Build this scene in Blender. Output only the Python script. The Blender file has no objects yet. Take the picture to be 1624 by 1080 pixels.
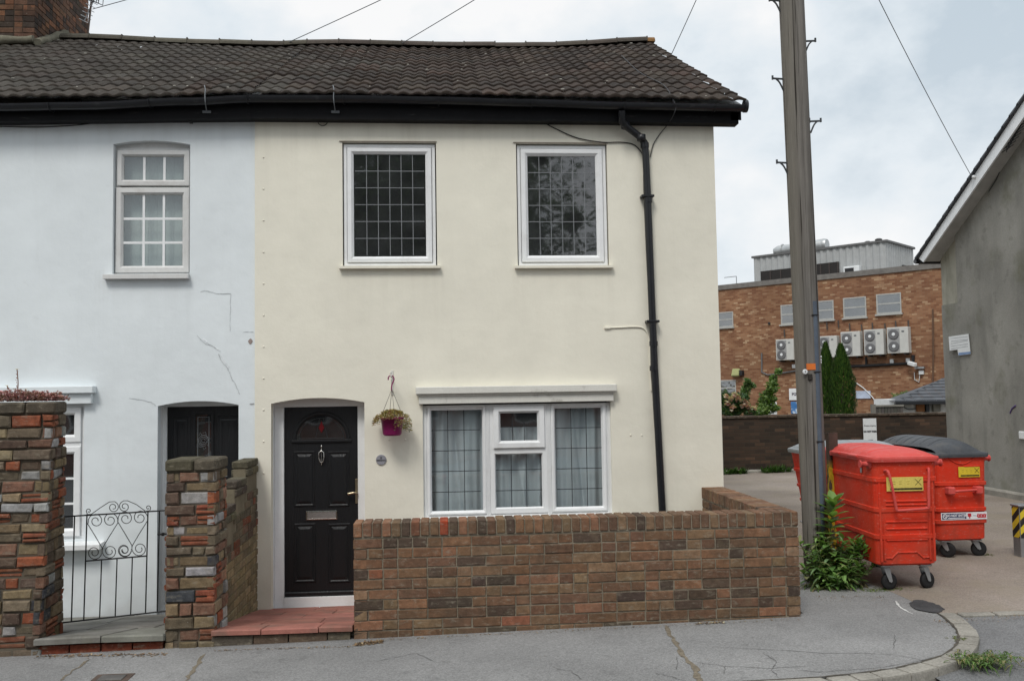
import bpy, bmesh, math, random
from mathutils import Vector, Matrix, noise
from mathutils.geometry import tessellate_polygon
R = random.Random(7)
PI = math.pi
scene = bpy.context.scene
COL = scene.collection
V = Vector

# ------------------------------------------------------------------ camera
F = 1450.0
YAW, PITCH, ROLL = 0.07724821, 0.05621453, -0.01588796
CAM = V((0, -9.35, 2.0))
fwd = V((math.sin(YAW)*math.cos(PITCH), math.cos(YAW)*math.cos(PITCH), math.sin(PITCH)))
r0 = V((math.cos(YAW), -math.sin(YAW), 0)); u0 = r0.cross(fwd)
RT = r0*math.cos(ROLL) + u0*math.sin(ROLL)
UP = -r0*math.sin(ROLL) + u0*math.cos(ROLL)
cd = bpy.data.cameras.new('camera'); cam = bpy.data.objects.new('camera', cd); COL.objects.link(cam)
m = Matrix((RT, UP, -fwd)).transposed().to_4x4(); m.translation = CAM
cam.matrix_world = m
cd.sensor_fit = 'HORIZONTAL'; cd.sensor_width = 36; cd.lens = 36*F/1624
cd.clip_start = .1; cd.clip_end = 2000
scene.camera = cam

# points of the surveyed place: a sight line met with a wall, ground or facade plane
def ray(x, y): return RT*((x-812)/F) - UP*((y-540)/F) + fwd
def onY(x, y, Y): d = ray(x, y); return CAM + d*((Y-CAM.y)/d.y)
def onX(x, y, X): d = ray(x, y); return CAM + d*((X-CAM.x)/d.x)
GS, G0 = .0145, .10
def G(x): return G0 + GS*x
def onG(x, y, dz=0):
    d = ray(x, y); t = (CAM.z-G0-dz-GS*CAM.x)/(GS*d.x-d.z); return CAM + d*t
def onPl(x, y, P, n): d = ray(x, y); return CAM + d*(((P-CAM).dot(n))/d.dot(n))
def fx(x, y): return onY(x, y, 0).x
def fz(x, y): return onY(x, y, 0).z

# ------------------------------------------------------------------ materials
def lin(r, g, b):
    f = lambda c: (c/255/12.92) if c/255 <= .04045 else ((c/255+.055)/1.055)**2.4
    return (f(r), f(g), f(b), 1)
class NT:
    def __init__(s, name):
        s.m = bpy.data.materials.new(name); s.m.use_nodes = True; s.t = s.m.node_tree; s.t.nodes.clear()
        s.out = s.n('ShaderNodeOutputMaterial'); s._c = None
    def n(s, typ, **kw):
        nd = s.t.nodes.new(typ)
        for k, v in kw.items(): setattr(nd, k, v)
        return nd
    def l(s, a, b): s.t.links.new(a, b)
    def set(s, sock, v):
        if isinstance(v, bpy.types.NodeSocket): s.l(v, sock)
        else: sock.default_value = v
    def obj(s):
        if not s._c: s._c = s.n('ShaderNodeTexCoord').outputs['Object']
        return s._c
    def map(s, vec, sc=(1, 1, 1), rot=(0, 0, 0), loc=(0, 0, 0)):
        nd = s.n('ShaderNodeMapping'); s.l(vec, nd.inputs[0]); nd.inputs['Scale'].default_value = sc
        nd.inputs['Rotation'].default_value = rot; nd.inputs['Location'].default_value = loc
        return nd.outputs[0]
    def noise(s, vec, scale, detail=4, rough=.55):
        nd = s.n('ShaderNodeTexNoise'); s.l(vec, nd.inputs['Vector']); nd.inputs['Scale'].default_value = scale
        nd.inputs['Detail'].default_value = detail; nd.inputs['Roughness'].default_value = rough
        return nd.outputs['Fac']
    def rng(s, v, a, b, c, d):
        nd = s.n('ShaderNodeMapRange'); s.l(v, nd.inputs[0])
        for i, q in enumerate((a, b, c, d)): nd.inputs[i+1].default_value = q
        return nd.outputs[0]
    def math(s, op, a, b=0):
        nd = s.n('ShaderNodeMath', operation=op); s.set(nd.inputs[0], a); s.set(nd.inputs[1], b); return nd.outputs[0]
    def mix(s, f, a, b, blend='MIX'):
        nd = s.n('ShaderNodeMix', data_type='RGBA', blend_type=blend)
        s.set(nd.inputs[0], f); s.set(nd.inputs[6], a); s.set(nd.inputs[7], b); return nd.outputs[2]
    def bump(s, h, strength, dist, prev=None):
        nd = s.n('ShaderNodeBump'); s.l(h, nd.inputs['Height']); nd.inputs['Strength'].default_value = strength
        nd.inputs['Distance'].default_value = dist
        if prev: s.l(prev, nd.inputs['Normal'])
        return nd.outputs[0]
    def pbr(s, col, rough=.8, metal=0, spec=.3, normal=None, coat=0):
        b = s.n('ShaderNodeBsdfPrincipled'); s.set(b.inputs['Base Color'], col); s.set(b.inputs['Roughness'], rough)
        b.inputs['Metallic'].default_value = metal; b.inputs['Specular IOR Level'].default_value = spec
        b.inputs['Coat Weight'].default_value = coat; b.inputs['Coat Roughness'].default_value = .25
        if normal: s.l(normal, b.inputs['Normal'])
        s.l(b.outputs[0], s.out.inputs[0]); return b
def mat(name, col, rough=.8, attr=False, var=.12, vs=5, fine=.08, fs=60, bump=.2, bd=.003, bs=90, stains=(), metal=0, spec=.3, coat=0, stretch=(1, 1, 1)):
    t = NT(name); o = t.map(t.obj(), stretch)
    if attr:
        a = t.n('ShaderNodeAttribute'); a.attribute_name = 'Col'; base = a.outputs['Color']
    else: base = col
    f = t.math('MULTIPLY', t.rng(t.noise(o, vs), .3, .7, 1-var, 1+var), t.rng(t.noise(o, fs, 3), .3, .7, 1-fine, 1+fine))
    c = t.mix(1, base, t.n_rgb(f), 'MULTIPLY')
    for (sc, lo, hi, scale, st, amt) in stains:
        fac = t.rng(t.noise(t.map(t.obj(), st), scale, 5, .6), lo, hi, 0, amt)
        c = t.mix(fac, c, sc)
    nrm = t.bump(t.noise(o, bs, 4), bump, bd) if bump else None
    t.pbr(c, rough, metal, spec, nrm, coat)
    return t.m
def n_rgb(s, f):
    nd = s.n('ShaderNodeCombineColor')
    for i in range(3): s.l(f, nd.inputs[i])
    return nd.outputs[0]
NT.n_rgb = n_rgb

M = {}
def wall_paint(name, col, grime_and_shade, sills=()):
    t = NT(name); o = t.obj()
    big = t.noise(o, .9, 5); mid = t.noise(o, 4, 5); fine = t.noise(o, 120, 3)
    streak = t.noise(t.map(o, (7, 7, .35)), 1.0, 5, .6)
    c = t.mix(1, col, t.n_rgb(t.math('MULTIPLY', t.rng(big, .3, .7, .95, 1.04), t.rng(mid, .3, .7, .975, 1.02))), 'MULTIPLY')
    sep = t.n('ShaderNodeSeparateXYZ'); t.l(o, sep.inputs[0])
    top = t.rng(sep.outputs[2], 4.35, 4.9, 0, 1)  # shade below the eaves, painted into the wall colour
    c = t.mix(t.math('MULTIPLY', t.math('MULTIPLY', top, t.rng(streak, .35, .7, .1, 1)), .28), c, grime_and_shade)
    low = t.rng(sep.outputs[2], .5, -.15, 0, 1)
    c = t.mix(t.math('MULTIPLY', t.math('MULTIPLY', low, t.rng(mid, .35, .65, .1, 1)), .35), c, grime_and_shade)
    c = t.mix(t.math('MULTIPLY', t.rng(streak, .56, .75, 0, 1), .06), c, grime_and_shade)
    c = t.mix(t.math('MULTIPLY', t.rng(t.noise(o, 9, 6, .7), .62, .75, 0, 1), .12), c, grime_and_shade)
    for (xa, xb, zs_, ln) in sills:      # rain streaks below the sills
        m_ = t.math('MULTIPLY', t.rng(sep.outputs[2], zs_-ln, zs_, 0, 1), t.math('LESS_THAN', sep.outputs[2], zs_))
        e_ = t.math('ABSOLUTE', t.math('SUBTRACT', sep.outputs[0], (xa+xb)/2))
        m_ = t.math('MULTIPLY', m_, t.rng(e_, (xb-xa)*.5, (xb-xa)*.5+.05, 1, 0))
        m_ = t.math('MULTIPLY', m_, t.rng(t.noise(t.map(o, (13, 13, .5)), 1, 4, .6), .42, .68, .05, 1))
        m_ = t.math('MULTIPLY', m_, t.rng(e_, (xb-xa)*.2, (xb-xa)*.5, .35, 1))
        c = t.mix(t.math('MULTIPLY', m_, .15), c, grime_and_shade)
    n1 = t.bump(t.noise(o, 1.5, 5), .4, .04)
    n2 = t.bump(t.noise(t.map(o, (1, 1, .6)), 9, 5), .35, .008, n1)
    n3 = t.bump(fine, .3, .002, n2)
    t.pbr(c, .75, 0, .25, n3); return t.m
M['cream'] = wall_paint('cream_paint', (.775, .745, .64, 1), (.36, .32, .25, 1), ((-1.53, -.50, 3.30, .9), (.28, 1.29, 3.29, .9)))
M['white_wall'] = wall_paint('white_paint', (.72, .765, .785, 1), (.34, .33, .31, 1), ((1.02, 1.98, 3.28, .9),))
M['grey_render'] = mat('grey_render', (.25, .244, .222, 1), .9, var=.2, vs=1.2, fine=.24, fs=130, bump=.8, bd=.006, bs=120,
    stains=(((.12, .118, .105, 1), .45, .75, 1.0, (2.5, 2.5, .5), .7), ((.10, .10, .05, 1), .58, .75, 1.4, (1, 1, 1), .6), ((.26, .25, .23, 1), .55, .8, 3, (1, 4, .4), .4), ((.13, .125, .11, 1), .6, .64, 5, (1, 1, 1), .35)))
M['beige_render'] = mat('beige_render', (.32, .31, .26, 1), .9, var=.2, vs=1.5, stains=(((.11, .11, .08, 1), .5, .8, 2, (2, 2, .6), .7),))
M['upvc'] = mat('white_plastic', (.77, .78, .785, 1), .35, var=.03, fine=.02, bump=0, spec=.4, stains=(((.40, .38, .34, 1), .55, .8, 6, (1, 1, 1), .25),))
M['old_upvc'] = mat('weathered_plastic', (.62, .62, .61, 1), .5, var=.05, fine=.03, bump=0, stains=(((.30, .27, .24, 1), .5, .8, 5, (1, 1, 1), .45),))
M['timber_white'] = mat('painted_timber', (.66, .65, .60, 1), .6, var=.05, fine=.04, bump=.3, bs=40, stains=(((.20, .18, .14, 1), .58, .75, 7, (1, 1, 1), .5),))
M['black_pvc'] = mat('black_plastic', (.012, .013, .016, 1), .35, var=.15, fine=.1, bump=.1, spec=.4, stains=(((.10, .10, .10, 1), .6, .8, 9, (1, 1, 1), .35),))
M['black_paint'] = mat('black_paint', (.006, .006, .007, 1), .6, spec=.15, var=.2, bump=.3, bs=30, stains=(((.09, .085, .08, 1), .62, .76, 7, (.4, 1, 3), .6),))
M['iron'] = mat('black_iron', (.014, .014, .015, 1), .5, var=.2, bump=.2, bs=200)
M['galv'] = mat('galvanised_steel', (.36, .37, .38, 1), .45, var=.15, metal=.8, bump=.1)
M['chrome'] = mat('polished_metal', (.62, .60, .57, 1), .25, var=.05, metal=1, bump=0)
M['brass'] = mat('aged_brass', (.45, .38, .26, 1), .3, var=.08, metal=1, bump=0)
M['lead'] = mat('lead_strip', (.19, .20, .21, 1), .5, var=.06, bump=0)
M['lead_dark'] = mat('dark_lead_strip', (.035, .037, .04, 1), .5, var=.06, bump=0)
M['cable'] = mat('cable_rubber', (.02, .02, .022, 1), .5, bump=0)
M['cable_grey'] = mat('cable_grey', (.13, .14, .15, 1), .5, bump=0)
M['crack'] = mat('crack_shadow', (.47, .49, .50, 1), .9, bump=0, var=.3, vs=20)
M['crack_light'] = mat('crack_lit_edge', (.80, .83, .85, 1), .7, bump=0)  # lit edge of the cracks, put into a paler colour
M['mortar'] = mat('mortar', (.21, .18, .135, 1), .95, var=.25, vs=4, fine=.2, bump=.5, bs=150, stains=(((.34, .31, .25, 1), .58, .7, 3, (1, 1, 1), .5), ((.05, .05, .035, 1), .5, .75, 2.2, (1, 1, 1), .6)))
M['mortar_dark'] = mat('dark_mortar', (.105, .088, .066, 1), .95, var=.3, bump=.5, bs=150)
def brick_mat(name, soot, soot_amt, moss, moss_amt, mid=.22, smear=0):
    t = NT(name); o = t.obj()
    a = t.n('ShaderNodeAttribute'); a.attribute_name = 'Col'
    f = t.math('MULTIPLY', t.rng(t.noise(o, 22, 5, .65), .3, .7, 1-mid, 1+mid), t.rng(t.noise(o, 160, 3), .3, .7, .86, 1.14))
    c = t.mix(1, a.outputs['Color'], t.n_rgb(f), 'MULTIPLY')
    c = t.mix(t.rng(t.noise(o, 2.6, 6, .6), .44, .70, 0, soot_amt), c, soot)
    c = t.mix(t.rng(t.noise(t.map(o, (1, 1, 1), loc=(7, 3, 1)), 5, 6, .65), .56, .74, 0, moss_amt), c, moss)
    c = t.mix(t.rng(t.noise(t.map(o, (1, 1, 1), loc=(2, 9, 4)), 48, 4, .6), .66, .74, 0, .5), c, (.36, .33, .29, 1))
    if smear: c = t.mix(t.rng(t.noise(t.map(o, (1, 1, 2.5), loc=(4, 4, 8)), 11, 7, .75), .54, .66, 0, smear), c, (.30, .265, .205, 1))
    n = t.bump(t.noise(o, 70, 5, .7), .7, .006); n = t.bump(t.noise(o, 260, 3), .4, .002, n)
    t.pbr(c, .92, 0, .18, n); return t.m
M['brick'] = brick_mat('weathered_brick', (.068, .052, .038, 1), .55, (.17, .135, .085, 1), .45, .32, .55)
M['stones'] = brick_mat('salvaged_brick', (.055, .047, .038, 1), .4, (.18, .155, .11, 1), .35, .32, .4)
M['tile'] = brick_mat('concrete_roof_tile', (.026, .023, .021, 1), .4, (.11, .10, .088, 1), .2, .18)
def asphalt(name, a, b, bs=1.2, warm=None, dark=None):
    t = NT(name); o = t.obj()
    vor = t.n('ShaderNodeTexVoronoi'); t.l(o, vor.inputs['Vector']); vor.inputs['Scale'].default_value = 120
    c = t.mix(t.rng(t.noise(o, bs, 6, .6), .3, .7, 0, 1), a, b)
    sp = t.n('ShaderNodeSeparateColor'); t.l(vor.outputs['Color'], sp.inputs[0])
    c = t.mix(1, c, t.n_rgb(t.rng(sp.outputs[0], 0, 1, .78, 1.22)), 'MULTIPLY')
    c = t.mix(1, c, t.n_rgb(t.rng(t.noise(t.map(o, (1, 1.6, 1)), .55, 4), .3, .7, .86, 1.12)), 'MULTIPLY')
    c = t.mix(t.rng(t.noise(o, 7, 5, .7), .57, .72, 0, .35), c, dark or (.07, .07, .068, 1))
    if warm: c = t.mix(t.rng(t.noise(t.map(o, loc=(5, 5, 0)), 2.1, 5, .6), .45, .7, 0, .6), c, warm)
    big = t.n('ShaderNodeTexVoronoi'); t.l(o, big.inputs['Vector']); big.inputs['Scale'].default_value = 11; big.inputs['Randomness'].default_value = 1
    c = t.mix(t.rng(big.outputs['Distance'], .045, .035, 0, .6), c, (.05, .05, .05, 1))
    n = t.bump(vor.outputs['Distance'], .6, .006); n = t.bump(t.noise(o, 3, 4), .35, .02, n)
    t.pbr(c, .9, 0, .2, n); return t.m
M['pavement'] = asphalt('pavement_asphalt', (.195, .193, .19, 1), (.25, .247, .243, 1))
M['road'] = asphalt('road_asphalt', (.14, .14, .142, 1), (.19, .19, .19, 1), dark=(.05, .05, .05, 1))
M['yard'] = asphalt('gritty_yard', (.195, .162, .135, 1), (.285, .245, .212, 1), .8, warm=(.24, .205, .155, 1), dark=(.10, .09, .08, 1))
M['kerb'] = mat('kerb_stone', (.26, .245, .215, 1), .9, var=.2, vs=3, fine=.2, bump=.6, bs=90, stains=(((.10, .095, .08, 1), .5, .75, 4, (1, 1, 1), .6),))
M['earth'] = mat('bare_earth', (.09, .075, .055, 1), .95, var=.3)
M['flag'] = mat('stone_flag', (.20, .195, .175, 1), .9, attr=True, var=.22, vs=4, bump=.6, bs=60, stains=(((.075, .07, .055, 1), .5, .75, 3, (1, 1, 1), .6), ((.13, .13, .07, 1), .55, .75, 5, (1, 1, 1), .4)))
M['quarry'] = mat('red_step_tile', (.26, .1, .075, 1), .75, attr=True, var=.2, vs=6, bump=.35, bs=60, stains=(((.13, .11, .085, 1), .48, .72, 4, (1, 1, 1), .65),))
M['attr'] = mat('coloured', (1, 1, 1, 1), .7, attr=True, var=.06, bump=.1)
M['attr_gloss'] = mat('coloured_gloss', (1, 1, 1, 1), .35, attr=True, var=.05, bump=0)
M['ply'] = mat('white_sign_board', (.68, .70, .71, 1), .5, var=.05, bump=0, stains=(((.35, .34, .3, 1), .55, .8, 8, (1, 1, 1), .3),))
M['ink'] = mat('black_ink', (.02, .02, .022, 1), .6, bump=0)
def wood_door(name, col):
    t = NT(name); o = t.obj()
    w = t.n('ShaderNodeTexWave', wave_type='BANDS', bands_direction='X'); t.l(t.map(o, (1, 1, .12)), w.inputs['Vector'])
    w.inputs['Scale'].default_value = 22; w.inputs['Distortion'].default_value = 9; w.inputs['Detail'].default_value = 3; w.inputs['Detail Scale'].default_value = 1.6
    t.pbr(col, .42, 0, .4, t.bump(w.outputs['Fac'], .35, .004)); return t.m
M['door'] = wood_door('black_woodgrain_door', (.009, .0095, .011, 1))
def glass(name, tint, refl, trans=1.0, bumpy=.05):
    t = NT(name)
    tr = t.n('ShaderNodeBsdfTransparent'); tr.inputs[0].default_value = tint
    gl = t.n('ShaderNodeBsdfGlossy'); gl.inputs['Roughness'].default_value = .028; gl.inputs['Color'].default_value = (.95, .97, 1, 1)
    t.l(t.bump(t.noise(t.obj(), 1.7, 2), bumpy, .05), gl.inputs['Normal'])
    fr = t.n('ShaderNodeLayerWeight'); fr.inputs[0].default_value = .5
    f = t.math('ADD', t.math('MULTIPLY', t.math('POWER', fr.outputs['Facing'], 4), .8), .05+refl)
    mx = t.n('ShaderNodeMixShader'); t.l(f, mx.inputs[0]); t.l(tr.outputs[0], mx.inputs[1]); t.l(gl.outputs[0], mx.inputs[2])
    df = t.n('ShaderNodeBsdfDiffuse'); df.inputs[0].default_value = (.62, .66, .68, 1)
    m2 = t.n('ShaderNodeMixShader'); t.l(t.rng(t.noise(t.obj(), 3.5, 5, .6), .3, .7, .015, .05), m2.inputs[0]); t.l(mx.outputs[0], m2.inputs[1]); t.l(df.outputs[0], m2.inputs[2])
    t.l(m2.outputs[0], t.out.inputs[0]); return t.m
M['glass'] = glass('window_glass', (.88, .92, .91, 1), .085)
M['glass_dark'] = glass('dark_window_glass', (.25, .27, .27, 1), .10)
M['net'] = None
def net():
    t = NT('net_curtain')
    d = t.n('ShaderNodeBsdfPrincipled'); d.inputs['Base Color'].default_value = (.57, .62, .665, 1); d.inputs['Roughness'].default_value = .9
    tl = t.n('ShaderNodeBsdfTransparent')
    mx = t.n('ShaderNodeMixShader'); t.l(t.rng(t.noise(t.map(t.obj(), (14, 14, .5)), 1, 3), .3, .7, .22, .02), mx.inputs[0])
    t.l(d.outputs[0], mx.inputs[1]); t.l(tl.outputs[0], mx.inputs[2]); t.l(mx.outputs[0], t.out.inputs[0]); return t.m
M['net'] = net()
M['blind'] = mat('roller_blind', (.40, .45, .44, 1), .8, var=.05, bump=0)
M['dark_room'] = mat('dark_interior', (.11, .11, .11, 1), .9, bump=0)
def leaf_mat(name, rough=.5):
    t = NT(name); a = t.n('ShaderNodeAttribute'); a.attribute_name = 'Col'
    b = t.n('ShaderNodeBsdfPrincipled'); t.l(a.outputs['Color'], b.inputs['Base Color']); b.inputs['Roughness'].default_value = rough; b.inputs['Specular IOR Level'].default_value = .35
    tr = t.n('ShaderNodeBsdfTranslucent'); t.l(t.mix(1, a.outputs['Color'], (1.3, 1.5, .7, 1), 'MULTIPLY'), tr.inputs[0])
    mx = t.n('ShaderNodeMixShader'); mx.inputs[0].default_value = .3
    t.l(b.outputs[0], mx.inputs[1]); t.l(tr.outputs[0], mx.inputs[2]); t.l(mx.outputs[0], t.out.inputs[0]); return t.m
M['leaf'] = leaf_mat('leaf'); M['bark'] = mat('bark', (.07, .055, .04, 1), .9, bump=.6, bs=30)
def pole_wood():
    t = NT('weathered_pole_wood'); o = t.obj()
    g = t.noise(t.map(o, (55, 55, 1.1)), 1, 6, .7); g2 = t.noise(t.map(o, (16, 16, .5)), 1, 4); big = t.noise(o, 1.3, 4)
    c = t.mix(t.rng(g, .3, .7, 0, 1), (.10, .091, .082, 1), (.25, .232, .21, 1))
    c = t.mix(t.rng(g2, .55, .75, 0, .7), c, (.06, .052, .045, 1))
    c = t.mix(t.rng(big, .45, .7, 0, .4), c, (.135, .128, .118, 1))
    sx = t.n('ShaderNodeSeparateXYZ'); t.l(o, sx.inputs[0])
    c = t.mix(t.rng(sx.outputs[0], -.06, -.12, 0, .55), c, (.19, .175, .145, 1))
    cr = t.rng(t.noise(t.map(o, (30, 30, .3), loc=(3, 1, 0)), 1, 4, .6), .58, .63, 0, 1)
    c = t.mix(cr, c, (.03, .026, .022, 1))
    n = t.bump(g, .9, .02); n = t.bump(cr, -.8, .03, n)
    t.pbr(c, .92, 0, .15, n); return t.m
M['pole'] = pole_wood()
def red_plastic(name, col, fade, fa):
    t = NT(name); o = t.obj()
    c = t.mix(t.rng(t.noise(o, 3, 5, .6), .35, .75, 0, fa), col, fade)
    c = t.mix(t.rng(t.noise(t.map(o, (9, 9, .8)), 1, 5, .65), .55, .8, 0, .35), c, (.16, .03, .02, 1))
    c = t.mix(t.rng(t.noise(t.map(o, (1, 1, 3)), 26, 5, .7), .58, .67, 0, .5), c, (.60, .25, .2, 1))
    sz = t.n('ShaderNodeSeparateXYZ'); t.l(o, sz.inputs[0])
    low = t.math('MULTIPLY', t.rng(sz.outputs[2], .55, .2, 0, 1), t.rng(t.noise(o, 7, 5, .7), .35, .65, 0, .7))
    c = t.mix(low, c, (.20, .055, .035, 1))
    n = t.bump(t.noise(o, 40, 3), .1, .003); n = t.bump(t.noise(o, 3.5, 3), .5, .02, n)
    t.pbr(c, t.rng(t.noise(o, 5, 4), .3, .7, .42, .68), 0, .22, n); return t.m
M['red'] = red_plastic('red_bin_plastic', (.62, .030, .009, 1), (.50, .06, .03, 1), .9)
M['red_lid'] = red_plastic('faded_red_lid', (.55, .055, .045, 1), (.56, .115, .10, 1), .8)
M['grey_lid'] = mat('dark_grey_lid', (.055, .06, .068, 1), .55, var=.25, fine=.15, stains=(((.14, .13, .115, 1), .5, .7, 6, (1, 1, 1), .5),), bump=.2, spec=.35)
M['rubber'] = mat('black_rubber', (.014, .014, .015, 1), .7, var=.2)
def brick_tex(name, c1, c2, c3, mortar, bw=.225, bh=.075, extra=None):
    t = NT(name); o = t.obj(); s = t.n('ShaderNodeSeparateXYZ'); t.l(o, s.inputs[0])
    cb = t.n('ShaderNodeCombineXYZ'); t.l(t.math('ADD', s.outputs[0], s.outputs[1]), cb.inputs[0]); t.l(s.outputs[2], cb.inputs[1])
    b = t.n('ShaderNodeTexBrick'); t.l(cb.outputs[0], b.inputs['Vector']); b.inputs['Scale'].default_value = 1
    b.inputs['Brick Width'].default_value = bw; b.inputs['Row Height'].default_value = bh; b.inputs['Mortar Size'].default_value = .006
    b.inputs['Mortar'].default_value = mortar; b.inputs['Color1'].default_value = (0, 0, 0, 1); b.inputs['Color2'].default_value = (1, 1, 1, 1)
    b.inputs['Bias'].default_value = 0; b.inputs['Mortar Smooth'].default_value = .3
    sep = t.n('ShaderNodeSeparateColor'); t.l(b.outputs[0], sep.inputs[0])
    r = t.n('ShaderNodeValToRGB'); t.l(sep.outputs[0], r.inputs[0])
    e = r.color_ramp; e.elements[0].color = c1; e.elements[1].color = c3; e.elements[0].position = .05; e.elements[1].position = .97
    q = e.elements.new(.5); q.color = c2; q = e.elements.new(.86); q.color = [x*.8+y*.2 for x, y in zip(c2, c3)]
    c = t.mix(b.outputs['Fac'], r.outputs[0], mortar)
    c = t.mix(1, c, t.n_rgb(t.rng(t.noise(o, .5, 5), .3, .7, .75, 1.2)), 'MULTIPLY')
    if extra: c = t.mix(t.rng(t.noise(o, extra[1], 5, .6), .45, .7, 0, extra[2]), c, extra[0])
    inv = t.math('SUBTRACT', 1, b.outputs['Fac'])
    t.pbr(c, .9, 0, .2, t.bump(inv, .5, .006)); return t.m
M['far_brick'] = brick_tex('orange_stock_brick', (.17, .075, .04, 1), (.255, .13, .07, 1), (.40, .27, .165, 1), (.20, .14, .095, 1), .225, .082, ((.20, .095, .06, 1), .35, .5))
M['yard_brick'] = brick_tex('dark_yard_brick', (.035, .026, .021, 1), (.055, .037, .027, 1), (.10, .06, .04, 1), (.05, .042, .032, 1), extra=((.028, .025, .02, 1), .9, .6))
M['red_brick'] = brick_tex('red_terrace_brick', (.16, .045, .03, 1), (.24, .07, .045, 1), (.32, .12, .08, 1), (.25, .2, .16, 1))
M['clad'] = mat('grey_cladding', (.36, .37, .37, 1), .6, var=.06, bump=0, stains=(((.2, .2, .19, 1), .5, .8, .6, (1, 1, .3), .4),))
M['slate'] = mat('slate', (.075, .08, .09, 1), .7, var=.3, vs=3, attr=False)

# ------------------------------------------------------------------ mesh builder
class MB:
    def __init__(s): s.v = []; s.f = []; s.c = []; s.sm = []
    def quad(s, pts, col=(1, 1, 1), smooth=False):
        i = len(s.v); s.v += [V(p) for p in pts]; s.f.append(tuple(range(i, i+len(pts)))); s.c.append(col); s.sm.append(smooth)
    def add(s, vs, fs, col=(1, 1, 1), smooth=False):
        i = len(s.v); s.v += [V(p) for p in vs]
        for f in fs: s.f.append(tuple(a+i for a in f)); s.c.append(col); s.sm.append(smooth)
    def obox(s, c, ax, h, col=(1, 1, 1), ch=0, smooth=False):
        # oriented box centre c, axes ax (3 unit vectors), half sizes h, chamfer ch on all edges via bmesh-free 24-vert form
        c = V(c); X, Y, Z = [V(a) for a in ax]
        if ch <= 0:
            vs = [c+X*(h[0]*a)+Y*(h[1]*b)+Z*(h[2]*d) for d in (-1, 1) for b in (-1, 1) for a in (-1, 1)]
            s.add(vs, [(0, 2, 3, 1), (4, 5, 7, 6), (0, 1, 5, 4), (2, 6, 7, 3), (0, 4, 6, 2), (1, 3, 7, 5)], col, smooth); return
        bm = bmesh.new(); bmesh.ops.create_cube(bm, size=1)
        for v in bm.verts: v.co = V((v.co.x*2*h[0], v.co.y*2*h[1], v.co.z*2*h[2]))
        bmesh.ops.bevel(bm, geom=bm.edges[:], offset=ch, segments=2 if smooth else 1, affect='EDGES')
        bm.verts.index_update()
        vs = [c+X*v.co.x+Y*v.co.y+Z*v.co.z for v in bm.verts]
        s.add(vs, [tuple(v.index for v in f.verts) for f in bm.faces], col, smooth); bm.free()
    def box(s, x0, x1, y0, y1, z0, z1, col=(1, 1, 1), ch=0):
        s.obox(((x0+x1)/2, (y0+y1)/2, (z0+z1)/2), ((1, 0, 0), (0, 1, 0), (0, 0, 1)), (abs(x1-x0)/2, abs(y1-y0)/2, abs(z1-z0)/2), col, ch)
    def tube(s, pts, rad, n=8, col=(1, 1, 1), smooth=True, cap=True):
        pts = [V(p) for p in pts]; N = len(pts); rads = rad if isinstance(rad, (list, tuple)) else [rad]*N
        t0 = (pts[1]-pts[0]).normalized(); a = V((0, 0, 1)) if abs(t0.z) < .9 else V((1, 0, 0))
        nrm = t0.cross(a).normalized(); vs = []
        for i, p in enumerate(pts):
            t = ((pts[min(i+1, N-1)]-p).normalized() + (p-pts[max(i-1, 0)]).normalized())
            t = t.normalized() if t.length > 1e-6 else t0
            nrm = (nrm - t*nrm.dot(t)).normalized(); b = t.cross(nrm)
            for k in range(n):
                an = 2*PI*k/n; vs.append(p+(nrm*math.cos(an)+b*math.sin(an))*rads[i])
        fs = [(i*n+k, i*n+(k+1) % n, (i+1)*n+(k+1) % n, (i+1)*n+k) for i in range(N-1) for k in range(n)]
        s.add(vs, fs, col, smooth)
        if cap:
            s.add([vs[k] for k in range(n)][::-1], [tuple(range(n))], col); s.add(vs[-n:], [tuple(range(n))], col)
    def lathe(s, c, axis, prof, n=20, col=(1, 1, 1), smooth=True):
        c = V(c); ax = V(axis).normalized(); a = V((0, 0, 1)) if abs(ax.z) < .9 else V((1, 0, 0)); e1 = ax.cross(a).normalized(); e2 = ax.cross(e1)
        vs = []; N = len(prof)
        for (r, h) in prof:
            for k in range(n):
                an = 2*PI*k/n; vs.append(c+ax*h+(e1*math.cos(an)+e2*math.sin(an))*r)
        s.add(vs, [(i*n+k, i*n+(k+1) % n, (i+1)*n+(k+1) % n, (i+1)*n+k) for i in range(N-1) for k in range(n)], col, smooth)
        s.add(vs[:n], [tuple(range(n))[::-1]], col); s.add(vs[-n:], [tuple(range(n))], col)
    def loft(s, secs, col=(1, 1, 1), smooth=False, cap=True):
        n = len(secs[0]); vs = [p for q in secs for p in q]
        s.add(vs, [(i*n+k, i*n+(k+1) % n, (i+1)*n+(k+1) % n, (i+1)*n+k) for i in range(len(secs)-1) for k in range(n)], col, smooth)
        if cap: s.add(secs[0], [tuple(range(n))[::-1]], col); s.add(secs[-1], [tuple(range(n))], col)
    def ring(s, x0, x1, z0, z1, prof, col=(1, 1, 1)):
        # mitred rectangular frame facing -Y; prof = [(inset, y)...]
        vs = []
        for (d, y) in prof: vs += [(x0+d, y, z0+d), (x1-d, y, z0+d), (x1-d, y, z1-d), (x0+d, y, z1-d)]
        s.add(vs, [(i*4+k, i*4+(k+1) % 4, (i+1)*4+(k+1) % 4, (i+1)*4+k) for i in range(len(prof)-1) for k in range(4)], col)
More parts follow.
